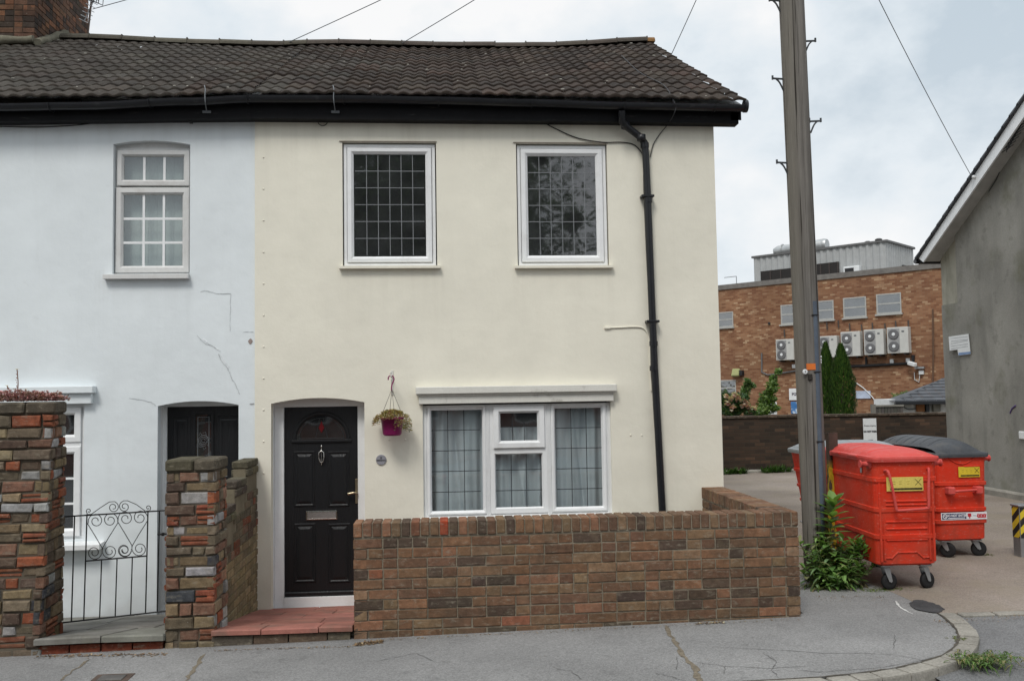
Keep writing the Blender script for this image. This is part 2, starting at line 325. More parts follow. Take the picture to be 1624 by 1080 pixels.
    def plate(s, loops, y0, y1, col=(1, 1, 1)):
        # loops of (x,z); first outer, others holes; solid between y0 (front) and y1 (back)
        flat = [p for l in loops for p in l]
        tris = tessellate_polygon([[V((p[0], p[1], 0)) for p in l] for l in loops])
        for y, rev in ((y0, 0), (y1, 1)):
            vs = [(p[0], y, p[1]) for p in flat]
            fs = []
            for t in tris:
                a, b, c = [V((flat[i][0], flat[i][1], 0)) for i in t]
                ccw = (b-a).cross(c-a).z > 0
                tt = t if ccw != bool(rev) else t[::-1]
                fs.append(tuple(tt))
            s.add(vs, fs, col)
        for li, l in enumerate(loops):
            n = len(l)
            for i in range(n):
                a, b = l[i], l[(i+1) % n]
                s.quad([(a[0], y0, a[1]), (b[0], y0, b[1]), (b[0], y1, b[1]), (a[0], y1, a[1])], col)
    def build(s, name, m, parent=None, origin=None, smooth_angle=None):
        me = bpy.data.meshes.new(name)
        if parent is not None: inv = WM[parent.name].inverted(); W = WM[parent.name]
        else:
            W = Matrix.Translation(V(origin if origin is not None else (0, 0, 0))); inv = W.inverted()
        me.from_pydata([tuple(inv @ v) for v in s.v], [], s.f)
        at = me.color_attributes.new('Col', 'FLOAT_COLOR', 'CORNER')
        k = 0; buf = []
        for f, c in zip(s.f, s.c): buf += [c[0], c[1], c[2], 1.0]*len(f)
        at.data.foreach_set('color', buf)
        me.polygons.foreach_set('use_smooth', s.sm)
        bm = bmesh.new(); bm.from_mesh(me); bmesh.ops.recalc_face_normals(bm, faces=bm.faces[:]) if 2 < len(s.f) < 60000 else None
        bm.to_mesh(me); bm.free()
        me.materials.append(m if not isinstance(m, str) else M[m])
        o = bpy.data.objects.new(name, me); COL.objects.link(o)
        if parent is not None: o.parent = parent
        else: o.matrix_world = W
        WM[o.name] = W
        return o
WM = {}
def tag(o, label, cat, group=None):
    o['label'] = label; o['category'] = cat
    if group: o['group'] = group
    return o
def struct(o): o['kind'] = 'structure'; return o
def thing(name, label, cat, loc=(0, 0, 0), rz=0, group=None):
    o = bpy.data.objects.new(name, None); o.empty_display_size = .1; COL.objects.link(o)
    o.location = loc; o.rotation_euler = (0, 0, rz)
    WM[o.name] = Matrix.Translation(V(loc)) @ Matrix.Rotation(rz, 4, 'Z')
    return tag(o, label, cat, group)
def copy_tree(o, parent=None):
    c = o.copy(); COL.objects.link(c)
    if parent: c.parent = parent
    for ch in list(o.children): copy_tree(ch, c)
    return c
def text(body, size, pos, xdir, zdir, m, parent, name='lettering', bold=0, squash=1, align='CENTER'):
    cu = bpy.data.curves.new('lettering', 'FONT'); cu.body = body; cu.size = size; cu.align_x = align; cu.align_y = 'CENTER'; cu.offset = bold; cu.resolution_u = 3
    ob = bpy.data.objects.new('tmp', cu); COL.objects.link(ob)
    dg = bpy.context.evaluated_depsgraph_get(); me = bpy.data.meshes.new_from_object(ob.evaluated_get(dg))
    COL.objects.unlink(ob); bpy.data.objects.remove(ob)
    b = MB(); X = V(xdir); Z = V(zdir); P = V(pos)
    b.add([P+X*v.co.x*squash+Z*v.co.y for v in me.vertices], [tuple(p.vertices) for p in me.polygons])
    bpy.data.meshes.remove(me)
    return b.build(name, m, parent)
def jit(c, a=.12):
    k = 1+R.uniform(-a, a); return tuple(max(0, x*k*(1+R.uniform(-a, a)*.18)) for x in c[:3])
def lerp_pts(pts, x):
    if x <= pts[0][0]: return pts[0][1]
    for (a, b), (c, d) in zip(pts, pts[1:]):
        if x <= c:
            t = (x-a)/(c-a); t = t*t*(3-2*t); return b+(d-b)*t
    return pts[-1][1]
def smooth_path(pts, k=5):
    pts = [V(p) for p in pts]; out = []
    for i in range(len(pts)-1):
        p0 = pts[max(i-1, 0)]; p1 = pts[i]; p2 = pts[i+1]; p3 = pts[min(i+2, len(pts)-1)]
        for j in range(k):
            t = j/k; out.append(.5*((2*p1)+(p2-p0)*t+(2*p0-5*p1+4*p2-p3)*t*t+(3*p1-p0-3*p2+p3)*t*t*t))
    out.append(pts[-1]); return out

# bricks on one face: O corner, U along, N outward; returns nothing
def brick(mb, O, U, N, u0, u1, z0, z1, depth, col, j=.002, proud=0, ch=.004, Z=V((0, 0, 1))):
    N = V(N); U = V(U)
    def p(u, z, d): return O+U*(u+R.uniform(-j, j))+Z*(z+R.uniform(-j, j))+N*d
    t = R.uniform(-.0015, .0015)+proud
    c = ch
    fr = [p(u0+c, z0+c, t), p(u1-c, z0+c, t), p(u1-c, z1-c, t), p(u0+c, z1-c, t)]
    md = [p(u0, z0, t-c), p(u1, z0, t-c), p(u1, z1, t-c), p(u0, z1, t-c)]
    bk = [O+U*u0+Z*z0-N*depth, O+U*u1+Z*z0-N*depth, O+U*u1+Z*z1-N*depth, O+U*u0+Z*z1-N*depth]
    vs = fr+md+bk
    fs = [(0, 1, 2, 3)]+[(i, (i+1) % 4+0, (i+1) % 4+4, i+4) for i in range(4)]+[(4+i, 4+(i+1) % 4, 8+(i+1) % 4, 8+i) for i in range(4)]
    mb.add(vs, fs, col)

WALLP = [(0.168, 0.096, 0.057), (0.151, 0.084, 0.053), (0.186, 0.098, 0.057), (0.081, 0.055, 0.041), (0.222, 0.114, 0.067), (0.185, 0.119, 0.069), (0.139, 0.079, 0.05), (0.231, 0.093, 0.055), (0.067, 0.048, 0.038), (0.214, 0.135, 0.081)]
WALLW = [5, 5, 4, 2.0, 2.0, 3.4, 4, .35, 1.3, 1.6]
def pick(P, W): return R.choices(P, W)[0]
def course_wall(mb, O, U, N, L, H, ch=.077, depth=.10, pal=WALLP, wts=WALLW, mort=.010, top=None, colfn=None):
    n = round(H/ch); ch = H/n
    for i in range(n):
        z0 = i*ch; u = 0
        first = True
        while u < L-.02:
            ln = R.choice((.222, .222, .107, .107)) if not first else (.222 if i % 2 else .107)
            first = False
            u1 = min(u+ln, L)
            if L-u1 < .06: u1 = L
            zt = z0+ch-mort
            if top is None or zt <= top((u+u1)/2)+.002:
                c = pick(pal, wts)
                if colfn: c = colfn(u, z0, c)
                brick(mb, O, U, N, u, u1, z0, zt, depth, jit(c, .16), .0030, R.choice((0, 0, 0, .002, -.003)), R.uniform(.003, .006))
            u = u1+mort

# ------------------------------------------------------------------ world and sun
w = bpy.data.worlds.new('World'); scene.world = w; w.use_nodes = True
nt = w.node_tree; nt.nodes.clear()
def N_(t, **k):
    nd = nt.nodes.new(t)
    for a, b in k.items(): setattr(nd, a, b)
    return nd
out = N_('ShaderNodeOutputWorld'); sky = N_('ShaderNodeTexSky', sky_type='NISHITA'); sky.sun_disc = False
SE, SR = math.radians(52), math.radians(205)
sky.sun_elevation = SE; sky.sun_rotation = SR; sky.air_density = 1.2; sky.dust_density = 2
bg1 = N_('ShaderNodeBackground'); bg1.inputs[1].default_value = .08; nt.links.new(sky.outputs[0], bg1.inputs[0])
tc = N_('ShaderNodeTexCoord'); mp = N_('ShaderNodeMapping'); mp.inputs['Scale'].default_value = (1, 1, 1.5); nt.links.new(tc.outputs['Generated'], mp.inputs[0])
no = N_('ShaderNodeTexNoise'); no.inputs['Scale'].default_value = 2.6; no.inputs['Detail'].default_value = 7; no.inputs['Roughness'].default_value = .55; nt.links.new(mp.outputs[0], no.inputs['Vector'])
no2 = N_('ShaderNodeTexNoise'); no2.inputs['Scale'].default_value = 7; no2.inputs['Detail'].default_value = 6; nt.links.new(mp.outputs[0], no2.inputs['Vector'])
ad = N_('ShaderNodeMath', operation='MULTIPLY_ADD'); nt.links.new(no2.outputs['Fac'], ad.inputs[0]); ad.inputs[1].default_value = .35; nt.links.new(no.outputs['Fac'], ad.inputs[2])
rp = N_('ShaderNodeValToRGB'); nt.links.new(ad.outputs[0], rp.inputs[0])
e = rp.color_ramp; e.elements[0].position = .55; e.elements[0].color = (.58, .67, .745, 1); e.elements[1].position = .80; e.elements[1].color = (1.0, 1.0, 1.0, 1)
q = e.elements.new(.66); q.color = (.80, .865, .915, 1)
sx = N_('ShaderNodeSeparateXYZ'); nt.links.new(tc.outputs['Generated'], sx.inputs[0])
hz = N_('ShaderNodeMapRange'); nt.links.new(sx.outputs[2], hz.inputs[0])
for i, v_ in enumerate((.02, .36, .30, 0)): hz.inputs[i+1].default_value = v_
mxc = N_('ShaderNodeMix', data_type='RGBA'); nt.links.new(hz.outputs[0], mxc.inputs[0]); nt.links.new(rp.outputs[0], mxc.inputs[6]); mxc.inputs[7].default_value = (.95, .97, .99, 1)
bg2 = N_('ShaderNodeBackground'); zn = N_('ShaderNodeMapRange'); nt.links.new(sx.outputs[2], zn.inputs[0])
for i, v_ in enumerate((.40, 1.0, 1.0, 1.6)): zn.inputs[i+1].default_value = v_
nt.links.new(zn.outputs[0], bg2.inputs[1]); nt.links.new(mxc.outputs[2], bg2.inputs[0])
ms = N_('ShaderNodeMixShader'); ms.inputs[0].default_value = .94
nt.links.new(bg1.outputs[0], ms.inputs[1]); nt.links.new(bg2.outputs[0], ms.inputs[2]); nt.links.new(ms.outputs[0], out.inputs[0])
sl = bpy.data.lights.new('sun', 'SUN'); sl.energy = 1.85; sl.angle = math.radians(17); sl.color = (1, .96, .9)
so = bpy.data.objects.new('sun', sl); COL.objects.link(so)
sd = V((math.sin(SR)*math.cos(SE), math.cos(SR)*math.cos(SE), math.sin(SE)))   # towards the sun: behind the camera, to its left
so.rotation_euler = sd.to_track_quat('Z', 'Y').to_euler(); so.location = (0, 0, 30)
scene.view_settings.view_transform = 'Standard'; scene.view_settings.look = 'None'
scene.view_settings.exposure = 0; scene.view_settings.gamma = 1
scene.cycles.max_bounces = 8; scene.cycles.transparent_max_bounces = 16
#==PART2==
# ================================================================== SETTING
YW = -2.0
def plane_poly(name, pts, m, dz=0, skirt=.0, sub=0):
    pts = [V((p[0], p[1], G(p[0])+dz)) for p in pts]; b = MB()
    tris = tessellate_polygon([[V((p.x, p.y, 0)) for p in pts]])
    fs = []
    for t in tris:
        a_, b_, c_ = [pts[i] for i in t]
        fs.append(tuple(t) if (b_-a_).cross(c_-a_).z > 0 else tuple(t[::-1]))
    b.add(pts, fs)
    if skirt:
        n = len(pts)
        for i in range(n):
            p, q = pts[i], pts[(i+1) % n]; d = V((0, 0, skirt)); b.quad([p, q, q-d, p-d])
    return struct(b.build(name, m))
g = MB(); g.quad([(-600, -600, -.9), (600, -600, -.9), (600, 600, -.9), (-600, 600, -.9)]); struct(g.build('ground', 'earth'))
rd = MB(); X0, X1 = -26, 26
rd.quad([(X0, -17, G(X0)-.09), (X1, -17, G(X1)-.09), (X1, -1.95, G(X1)-.09), (X0, -1.95, G(X0)-.09)]); struct(rd.build('road', 'road'))
KI = [(1308, 1074), (1345, 1070), (1378, 1066), (1420, 1060), (1460, 1051), (1490, 1042), (1508, 1032), (1518, 1020), (1521, 1009), (1517, 998), (1508, 989), (1498, 980), (1486, 972)]
KO = [(1386, 1080), (1420, 1076), (1456, 1071), (1490, 1065), (1514, 1056), (1530, 1046), (1543, 1034), (1550, 1022), (1548, 1011), (1541, 1000), (1533, 990), (1526, 982), (1519, 974)]
ki = [onG(*p) for p in KI]
ko = []
for i, p in enumerate(ki):            # kerb stones are 135 mm wide, measured square to the edge
    a = ki[max(i-1, 0)]; c = ki[min(i+1, len(ki)-1)]; t = (c-a).normalized(); nrm = V((t.y, -t.x, 0))
    ko.append(p+nrm*.135)
YK = ki[0].y
edge = [onG(*p) for p in ((1462, 962), (1440, 950), (1415, 939), (1392, 930), (1367, 922))]
pav = [(-12, YK-.01), (ki[0].x, YK)]+[(p.x, p.y) for p in ki]+[(p.x, p.y) for p in edge]+[(3.55, -.35), (2.95, -.35), (2.95, -1.9), (-12, -1.9)]
PAV = plane_poly('pavement', pav[:1]+pav[2:], 'pavement', 0, .12)
s0 = onG(1624, 968)
yard = [(ki[-1].x, ki[-1].y), (ki[-1].x+.12, ki[-1].y-.02), (s0.x, s0.y), (13, s0.y+.1), (13, 12), (2.8, 12), (2.8, -.35), (3.55, -.35)]+[(p.x, p.y) for p in edge[::-1]]
plane_poly('yard', yard, 'yard', .002, .12)
# kerb stones
kb = MB(); acc = 0
path = [(V((-11, YK, 0)), V((-11, YK-.135, 0)))]+[(V((x, YK, 0)), V((x, YK-.135, 0))) for x in [-10+.9*i for i in range(13)] if x < ki[0].x-.3]+list(zip(ki, ko))
for (a, b_), (c, d) in zip(path, path[1:]):
    t = (c-a).normalized()*.004
    q = [a+t, c-t, d-t, b_+t]; zz = .006+R.uniform(-.003, .004)
    top = [V((p.x, p.y, G(p.x)+zz)) for p in q]; lo = [V((p.x, p.y, G(p.x)-.13)) for p in q]
    ins = [p.lerp(sum(top, V())/4, .04) for p in top]; mid = [V((p.x, p.y, p.z-.012)) for p in top]
    kb.loft([lo, mid, ins], jit((1, 1, 1), .1))
struct(kb.build('kerb', 'kerb'))
KJ = [V((-11+.6*i, YK, 0)) for i in range(int((ki[0].x-.3+11)/.6))]+ki
st = MB(); x = ki[-1].x+.16
while x < 12:
    l = R.uniform(.28, .34); y = s0.y+(ki[-1].y-s0.y)*max(0, (s0.x-x)/(s0.x-ki[-1].x)); z = G(x)+.005
    st.box(x, x+l-.012, y-.10, y-.002, z-.12, z+R.uniform(-.003, .003), jit((1, 1, 1), .1), .008); x += l
struct(st.build('edging_setts', 'kerb'))
ap = MB(); ap.quad([(3.2, -4.6, G(3.2)-.088), (14, -4.6, G(14)-.088), (14, -2.05, G(14)-.012), (3.2, -2.05, G(3.2)-.012)]); struct(ap.build('side_road', 'road'))
# sloping paths down to the two doors
tp = MB(); ZS, ZD, YD = .195, -.125, .12
def zpath(y): return ZS+(ZD-ZS)*(y-YW)/(YD-YW)
rows = [(-2.03, -1.62), (-1.62, -1.2), (-1.2, -.75), (-.75, -.3), (-.3, .12)]
for ri, (ya, yb) in enumerate(rows):
    xs = [-1.80, -1.42, -.98, -.715] if ri == 0 else ([-1.84, -1.5, -1.02, -.70] if ri % 2 else [-1.84, -1.25, -.70])
    for xa, xb in zip(xs, xs[1:]):
        q = [(xa+.004, ya+.004), (xb-.004, ya+.004), (xb-.004, yb-.004), (xa+.004, yb-.004)]
        top = [V((p[0], p[1], zpath(p[1])+R.uniform(-.002, .003))) for p in q]; lo = [p-V((0, 0, .04)) for p in top]
        mid = [p-V((0, 0, .008)) for p in top]; ctr = sum(top, V())/4; ins = [p.lerp(ctr, .025) for p in top]
        tp.loft([lo, mid, ins], jit((.30, .125, .095), .15))
    
struct(tp.build('door_path', 'quarry'))
rs = MB(); O = V((-1.80, -2.0, .05)); rs.box(-1.795, -.715, -1.99, -1.35, -.3, .03, (.1, .09, .07))
u = 0
for l in (.32, .27, .30, .18): brick(rs, O, V((1, 0, 0)), V((0, -1, 0)), u, u+l-.008, .0, .098, .1, jit(R.choice([(.12, .085, .06), (.16, .075, .055), (.1, .085, .065)]), .1)); u += l
struct(rs.build('step_riser', 'brick'))
fp = MB()
for ri, (ya, yb, zo) in enumerate(((-2.03, -1.42, 0), (-1.42, -.8, 0), (-.8, -.02, 0))):
    xs = ([-3.12, -2.62, -2.15] if ri == 0 else [-3.6, -2.95, -2.4, -1.99] if ri == 1 else [-4.4, -3.7, -3.0, -2.5, -1.99])
    for xa, xb in zip(xs, xs[1:]):
        sh = .16 if ri == 0 else .0
        q = [(xa+.005, ya), (xb-.005, ya), (xb-.005+sh*.6, yb-.006), (xa+.005+sh*.6, yb-.006)]
        top = [V((p[0], p[1], zpath(p[1])-.01+R.uniform(-.003, .003))) for p in q]; lo = [p-V((0, 0, .05)) for p in top]
        mid = [p-V((0, 0, .012)) for p in top]; ctr = sum(top, V())/4; ins = [p.lerp(ctr, .03) for p in top]
        fp.loft([lo, mid, ins], jit((.2, .195, .175), .12))
struct(fp.build('flagstone_path', 'flag'))
fr = MB(); O = V((-3.1, -1.985, .02)); fr.box(-3.1, -2.15, -1.97, -1.5, -.35, .04, (.1, .09, .07)); u = 0
for l in (.235, .235, .235, .235): brick(fr, O, V((1, 0, 0)), V((0, -1, 0)), u, u+l-.01, 0, .10, .1, jit((.17, .045, .025), .15)); u += l
struct(fr.build('step_riser', 'brick'))
gb = MB(); gb.quad([(-.72, -1.9, -.06), (2.9, -1.9, -.06), (2.9, 0, -.2), (-.72, 0, -.2)]); gb.quad([(-9, -1.9, -.05), (-3.12, -1.9, -.05), (-3.12, .02, -.25), (-9, .02, -.25)])
struct(gb.build('garden_soil', 'earth'))
# cracks and joints in the pavement: part of the pavement
def ribbon(mb, pts, wd, dz=.003, wob=.012, seg=6):
    P = []
    for a, b_ in zip(pts, pts[1:]):
        for k in range(seg): P.append(V(a).lerp(V(b_), k/seg)+V((R.uniform(-wob, wob), R.uniform(-wob, wob), 0)))
    P.append(V(pts[-1])); L = []; Rr = []
    for i, p in enumerate(P):
        t = (P[min(i+1, len(P)-1)]-P[max(i-1, 0)]).normalized(); nn = V((-t.y, t.x, 0)); ww = wd*R.uniform(.4, 1.2)*.5*(1 if 0 < i < len(P)-1 else .2)
        L.append(p+nn*ww); Rr.append(p-nn*ww)
    for i in range(len(P)-1):
        q = [L[i], L[i+1], Rr[i+1], Rr[i]]; mb.quad([V((p.x, p.y, G(p.x)+dz)) for p in q][::-1])
M['joint'] = mat('sandy_joint', (.16, .135, .10, 1), .95, var=.3, vs=30)
b = MB(); ribbon(b, KJ, .022, .0075, .004, 4); b.build('kerb_joint', mat('kerb_joint_dirt', (.07, .062, .05, 1), .95, var=.4, vs=20), PAV)
M['fissure'] = mat('dark_fissure', (.12, .118, .115, 1), .95, var=.3, vs=30)
for pts, wd, mm in (([(1057, 992), (1068, 1016), (1085, 1040), (1103, 1062), (1112, 1085)], .045, 'joint'), ([(325, 1037), (310, 1058), (294, 1080)], .035, 'joint'), ([(140, 1046), (118, 1062), (95, 1080)], .02, 'joint')):
    b = MB(); ribbon(b, [onG(*p) for p in pts], wd); b.build('joint', M[mm], PAV)
for pts in ([(1105, 1050), (1150, 1056), (1215, 1060), (1290, 1056)], [(1130, 1026), (1220, 1030), (1310, 1036), (1370, 1036), (1420, 1038), (1470, 1048)], [(1210, 1036), (1232, 1048), (1224, 1062), (1236, 1075)], [(1416, 1028), (1420, 1016), (1418, 1006)],
            [(1262, 1062), (1300, 1066), (1380, 1060), (1440, 1052), (1500, 1038)], [(1150, 1056), (1148, 1070)], [(1072, 1042), (1076, 1050), (1072, 1062)], [(1036, 1066), (1060, 1072), (1090, 1080)], [(880, 1060), (905, 1064), (925, 1078)], [(600, 1048), (660, 1036), (690, 1050)]):
    b = MB(); ribbon(b, [onG(*p) for p in pts], .0055, .0035, .008); b.build('crack', M['fissure'], PAV)
b = MB(); cq = [(1441, 957), (1452, 952), (1466, 953), (1480, 957), (1490, 961), (1498, 967), (1489, 973), (1474, 972), (1460, 969), (1449, 965)]; pp = []
for p, q_ in zip(cq, cq[1:]+cq[:1]):
    for k in range(4): pp.append(onG(p[0]+(q_[0]-p[0])*k/4+R.uniform(-1.3, 1.3), p[1]+(q_[1]-p[1])*k/4+R.uniform(-.6, .6)))
b.add([V((p.x, p.y, G(p.x)+.008)) for p in pp], [tuple(range(len(pp)))[::-1]]); b.build('tar_patch', mat('fresh_tar', (.05, .05, .052, 1), .9, var=.3, bump=.8, bs=80, bd=.01), PAV)
b = MB(); ribbon(b, [onG(*p) for p in ((1421, 953), (1426, 962), (1436, 968), (1448, 974))], .02, .003, .004); b.build('paint_mark', mat('worn_white_paint', (.5, .5, .48, 1), .8), PAV)

# ================================================================== CREAM HOUSE
H = thing('end_terrace_house', 'cream rendered end of terrace house with black front door and brown tiled roof', 'house', (.5, 0, 0))
XL, XR = -1.87, 2.90
def arch(x0, x1, zb, zs, za, n=10):
    # opening loop with a segmental head
    c = (x0+x1)/2; hw = (x1-x0)/2
    return [(x0, zb), (x1, zb)]+[(c+hw*math.cos(PI*0+(PI)*k/n) if False else x1-(x1-x0)*k/n, zs+(za-zs)*(1-((k/n)*2-1)**2)) for k in range(n+1)]
def rect(x0, x1, z0, z1): return [(x0, z0), (x1, z0), (x1, z1), (x0, z1)]
def avg(*a): return sum(a)/len(a)
W1 = (fx(545, 325), fx(690.5, 325), fz(617, 421.5), fz(617, 228.5))
W2 = (fx(821.5, 325), fx(962.5, 325), fz(892, 421), fz(892, 230.5))
GW = (fx(671, 720), fx(970, 720), .72, fz(815, 641))
DO = (fx(430, 800), fx(578.5, 740), -.2, fz(505, 639), fz(505, 631))
b = MB()
b.plate([[(XL, -.45), (XR, -.45), (XR, 4.95), (XL, 4.95)], rect(W1[0]-.012, W1[1]+.012, W1[2]-.01, W1[3]+.016), rect(W2[0]-.012, W2[1]+.012, W2[2]-.01, W2[3]+.016), rect(GW[0], GW[1], GW[2], GW[3]+.02), arch(DO[0], DO[1], DO[2], DO[3], DO[4])], 0, .235)
b.box(XR-.23, XR, .235, 7.7, -.45, 4.95); b.box(XL, XL+.1, .235, 7.7, -.45, 4.95); b.box(XL+.1, XR-.23, 7.5, 7.7, -.45, 4.95)
b.quad([(XR-.001, 0, 4.95), (XR-.001, 7.7, 4.95), (XR-.001, 3.78, 6.95)])
b.build('wall', 'cream', H)
b = MB(); b.box(XL+.11, XR-.24, .3, 7.4, 2.35, 2.5); b.box(XL+.11, XR-.24, 2.9, 3.0, -.3, 4.9); b.box(XL+.11, XR-.24, .3, 7.4, -.4, -.25); b.box(XL+.11, XR-.24, .25, 7.4, 4.86, 4.9); b.build('interior', 'dark_room', H)

def pane_with_leads(root, x0, x1, z0, z1, y, cols, rows, lm, gm='glass', zrows=None, lw=.0075):
    p = MB(); p.quad([(x0-.01, y, z0-.01), (x1+.01, y, z0-.01), (x1+.01, y, z1+.01), (x0-.01, y, z1+.01)])
    g_ = p.build('pane', gm, root)
    if cols > 1 or rows > 1:
        l = MB()
        for i in range(1, cols): x = x0+(x1-x0)*i/cols+R.uniform(-.002, .002); l.box(x-lw/2, x+lw/2, y-.004, y-.0005, z0, z1)
        for zz in (zrows if zrows else [z0+(z1-z0)*i/rows for i in range(1, rows)]): l.box(x0, x1, y-.0034, y-.0003, zz-lw/2, zz+lw/2)
        l.build('leading', lm, g_)
    return g_
def casement(root, fr, gl, cols, rows, lm, m='upvc'):
    # outer frame fr, glazed area gl: mitred frame, sash, pane
    f = MB(); f.ring(*fr, [(0, .14), (0, .028), (.028, .028), (.034, .04), (.034, .10)]); w_ = f.build('window', m, root)
    s = MB(); a = .036; wd = min(gl[0]-fr[0], fr[3]-gl[3])-a
    s.ring(fr[0]+a, fr[1]-a, fr[2]+a, fr[3]-a, [(0, .09), (0, .022), (.006, .014), (wd*.62, .012), (wd*.72, .018), (wd, .036), (wd, .06)])
    s.build('sash', m, w_)
    pane_with_leads(w_, gl[0], gl[1], gl[2], gl[3], .046, cols, rows, lm)
    return w_
def sill(root, x0, x1, z0, z1, proj, m):
    b = MB(); b.loft([[(x, .05, z0), (x, -proj, z0+.002), (x, -proj, z0+(z1-z0)*.7), (x, .05, z1)] for x in (x0, x1)])
    return b.build('sill', m, root)
for fr, gpx in ((W1, (562.5, 673, 404, 243.6)), (W2, (838.5, 946, 403.2, 246.7))):
    gx0, gx1 = fx(gpx[0], 325), fx(gpx[1], 325); gz0, gz1 = fz((gpx[0]+gpx[1])/2, gpx[2]), fz((gpx[0]+gpx[1])/2, gpx[3])
    wn = casement(H, fr, (gx0, gx1, gz0, gz1), 6, 6, 'lead')
    sill(wn, fr[0]-.045, fr[1]+.045, fr[2]-.035, fr[2]+.005, .055, 'cream')
    b = MB(); b.box(fr[0]-.04, fr[1]+.02, -.012, .02, fr[3]+.018, fr[3]+.026); b.build('head_shadow', mat('shadow_strip', (.22, .19, .16, 1), .9), wn)  # dark strip painted as the shadow gap over the frame
# big ground floor window
f = MB(); Y0 = .03
gwx0, gwx1, gz0, gz1 = GW
f.ring(gwx0, gwx1, gz0, gz1, [(0, .16), (0, Y0+.004), (.03, Y0), (.036, Y0+.01), (.05, Y0+.01), (.05, .1)])
GWN = f.build('window', 'upvc', H)
L = (fx(684.5, 730), fx(761.8, 700)); C = (fx(787, 760), fx(860.5, 760)); RR = (fx(883.5, 720), fx(955.5, 720))
zt = fz(720, 647.5); zb = .80
ztr = fz(822, 712); zc1 = fz(822, 720)
f = MB()
f.ring(gwx0+.05, (L[1]+C[0])/2-.022, gz0+.05, gz1-.0, [(0, .10), (0, Y0-.008), (.012, Y0-.012), (L[0]-gwx0-.065, Y0-.008), (L[0]-gwx0-.05, Y0+.02), (L[0]-gwx0-.05, .06)])
f.build('side_frame', 'upvc', GWN)
f = MB(); f.ring((RR[0]+C[1])/2+.022, gwx1-.05, gz0+.05, gz1-.0, [(0, .10), (0, Y0-.008), (.012, Y0-.012), (gwx1-RR[1]-.065, Y0-.008), (gwx1-RR[1]-.05, Y0+.02), (gwx1-RR[1]-.05, .06)])
f.build('side_frame', 'upvc', GWN)
for xc in ((L[1]+C[0])/2, (RR[0]+C[1])/2):
    f = MB(); f.box(xc-.022, xc+.022, Y0-.004, .11, gz0, gz1, ch=.004)
    for dx in (-.012, .0, .012): f.box(xc+dx-.003, xc+dx+.003, Y0-.009, Y0-.0042, gz0, gz1)
    f.build('mullion', 'upvc', GWN)
f = MB(); cx0, cx1 = (L[1]+C[0])/2+.022, (RR[0]+C[1])/2-.022
f.ring(cx0, cx1, gz0+.05, ztr, [(0, .10), (0, Y0-.006), (C[0]-cx0-.012, Y0-.006), (C[0]-cx0, Y0+.02), (C[0]-cx0, .06)]); f.build('centre_frame', 'upvc', GWN)
tz0, tz1 = fz(822, 699.5), fz(822, 654.5); tx0, tx1 = fx(794, 677), fx(851.3, 677)
f = MB(); ox0, ox1, oz0, oz1 = fx(782.5, 677), fx(864, 677), fz(822, 710.5), fz(822, 643.5)
wd = tx0-ox0
f.ring(cx0, cx1, ztr, gz1, [(0, .10), (0, Y0-.006), (ox0-cx0+.012, Y0-.006), (ox0-cx0+.012, .06)]); f.build('vent_frame', 'upvc', GWN); f = MB()
f.ring(ox0, ox1, oz0, oz1, [(0, .08), (0, Y0-.022), (.006, Y0-.03), (wd*.7, Y0-.032), (wd*.8, Y0-.02), (wd, Y0+.01), (wd, .06)]); f.build('top_light', 'upvc', GWN)
zr = [fz(822, q_) for q_ in (680.5, 713, 745.5, 778.5, 811.5)]
zrow = [zr[0]+(zr[1]-zr[0])*i for i in range(0, 6)]
pane_with_leads(GWN, L[0], L[1], zb, zt, Y0+.03, 3, 6, 'lead_dark', zrows=[q_ for q_ in zrow if q_ > zb+.03])
pane_with_leads(GWN, RR[0], RR[1], zb, zt, Y0+.03, 3, 6, 'lead_dark', zrows=[q_ for q_ in zrow if q_ > zb+.03])
pane_with_leads(GWN, C[0], C[1], zb, zc1, Y0+.03, 3, 6, 'lead_dark', zrows=[q_ for q_ in zrow if zb+.03 < q_ < zc1-.03])
pane_with_leads(GWN, tx0, tx1, tz0, tz1, Y0+.02, 3, 2, 'lead_dark')
sill(GWN, gwx0-.04, gwx1+.04, gz0-.06, gz0+.005, .07, 'upvc')
lx0, lx1 = fx(664.5, 640), fx(971.8, 640); lz0, lz1, lz2 = fz(818, 638.5), fz(818, 623), fz(818, 611.5)
f = MB(); f.box(lx0, lx1, -.055, .03, lz0, lz1, ch=.004); f.box(lx0-.03, lx1+.03, -.095, .0, lz1, lz2, ch=.006); f.box(lx0-.012, lx1+.012, -.07, -.05, lz1-.018, lz1-.001)
f.build('pelmet', 'timber_white', GWN)
# front door
YDF = .19
f = MB(); dx0, dx1 = onY(451, 800, YDF).x, onY(567.6, 700, YDF).x; dzb, dzt = onY(510, 944.5, YDF).z, onY(510, 645, YDF).z
f = MB()
fx0 = onY(436.3, 800, YDF).x
f.box(fx0, dx0, YDF-.025, .27, DO[2], dzt, ch=.004); f.box(dx1, DO[1]-.001, YDF-.025, .27, DO[2], dzt, ch=.004); f.box(DO[0]+.002, DO[1]-.002, YDF-.027, .27, dzt+.001, DO[4]+.004, ch=.003)
f.box(DO[0]+.001, fx0-.001, .1, .268, DO[2], DO[4])
f.box(dx0+.0005, dx1-.0005, YDF-.03, .27, DO[2]+.005, dzb-.001, ch=.004); f.box(fx0-.004, DO[1]-.003, YDF-.09, YDF-.031, DO[2]+.0, DO[2]+.04, ch=.006)
DF = f.build('door_frame', 'upvc', H)
d = MB(); d.box(dx0+.002, dx1-.002, YDF, YDF+.045, dzb, dzt-.002)
def dpx(x, y): p = onY(x, y, YDF); return p.x, p.z
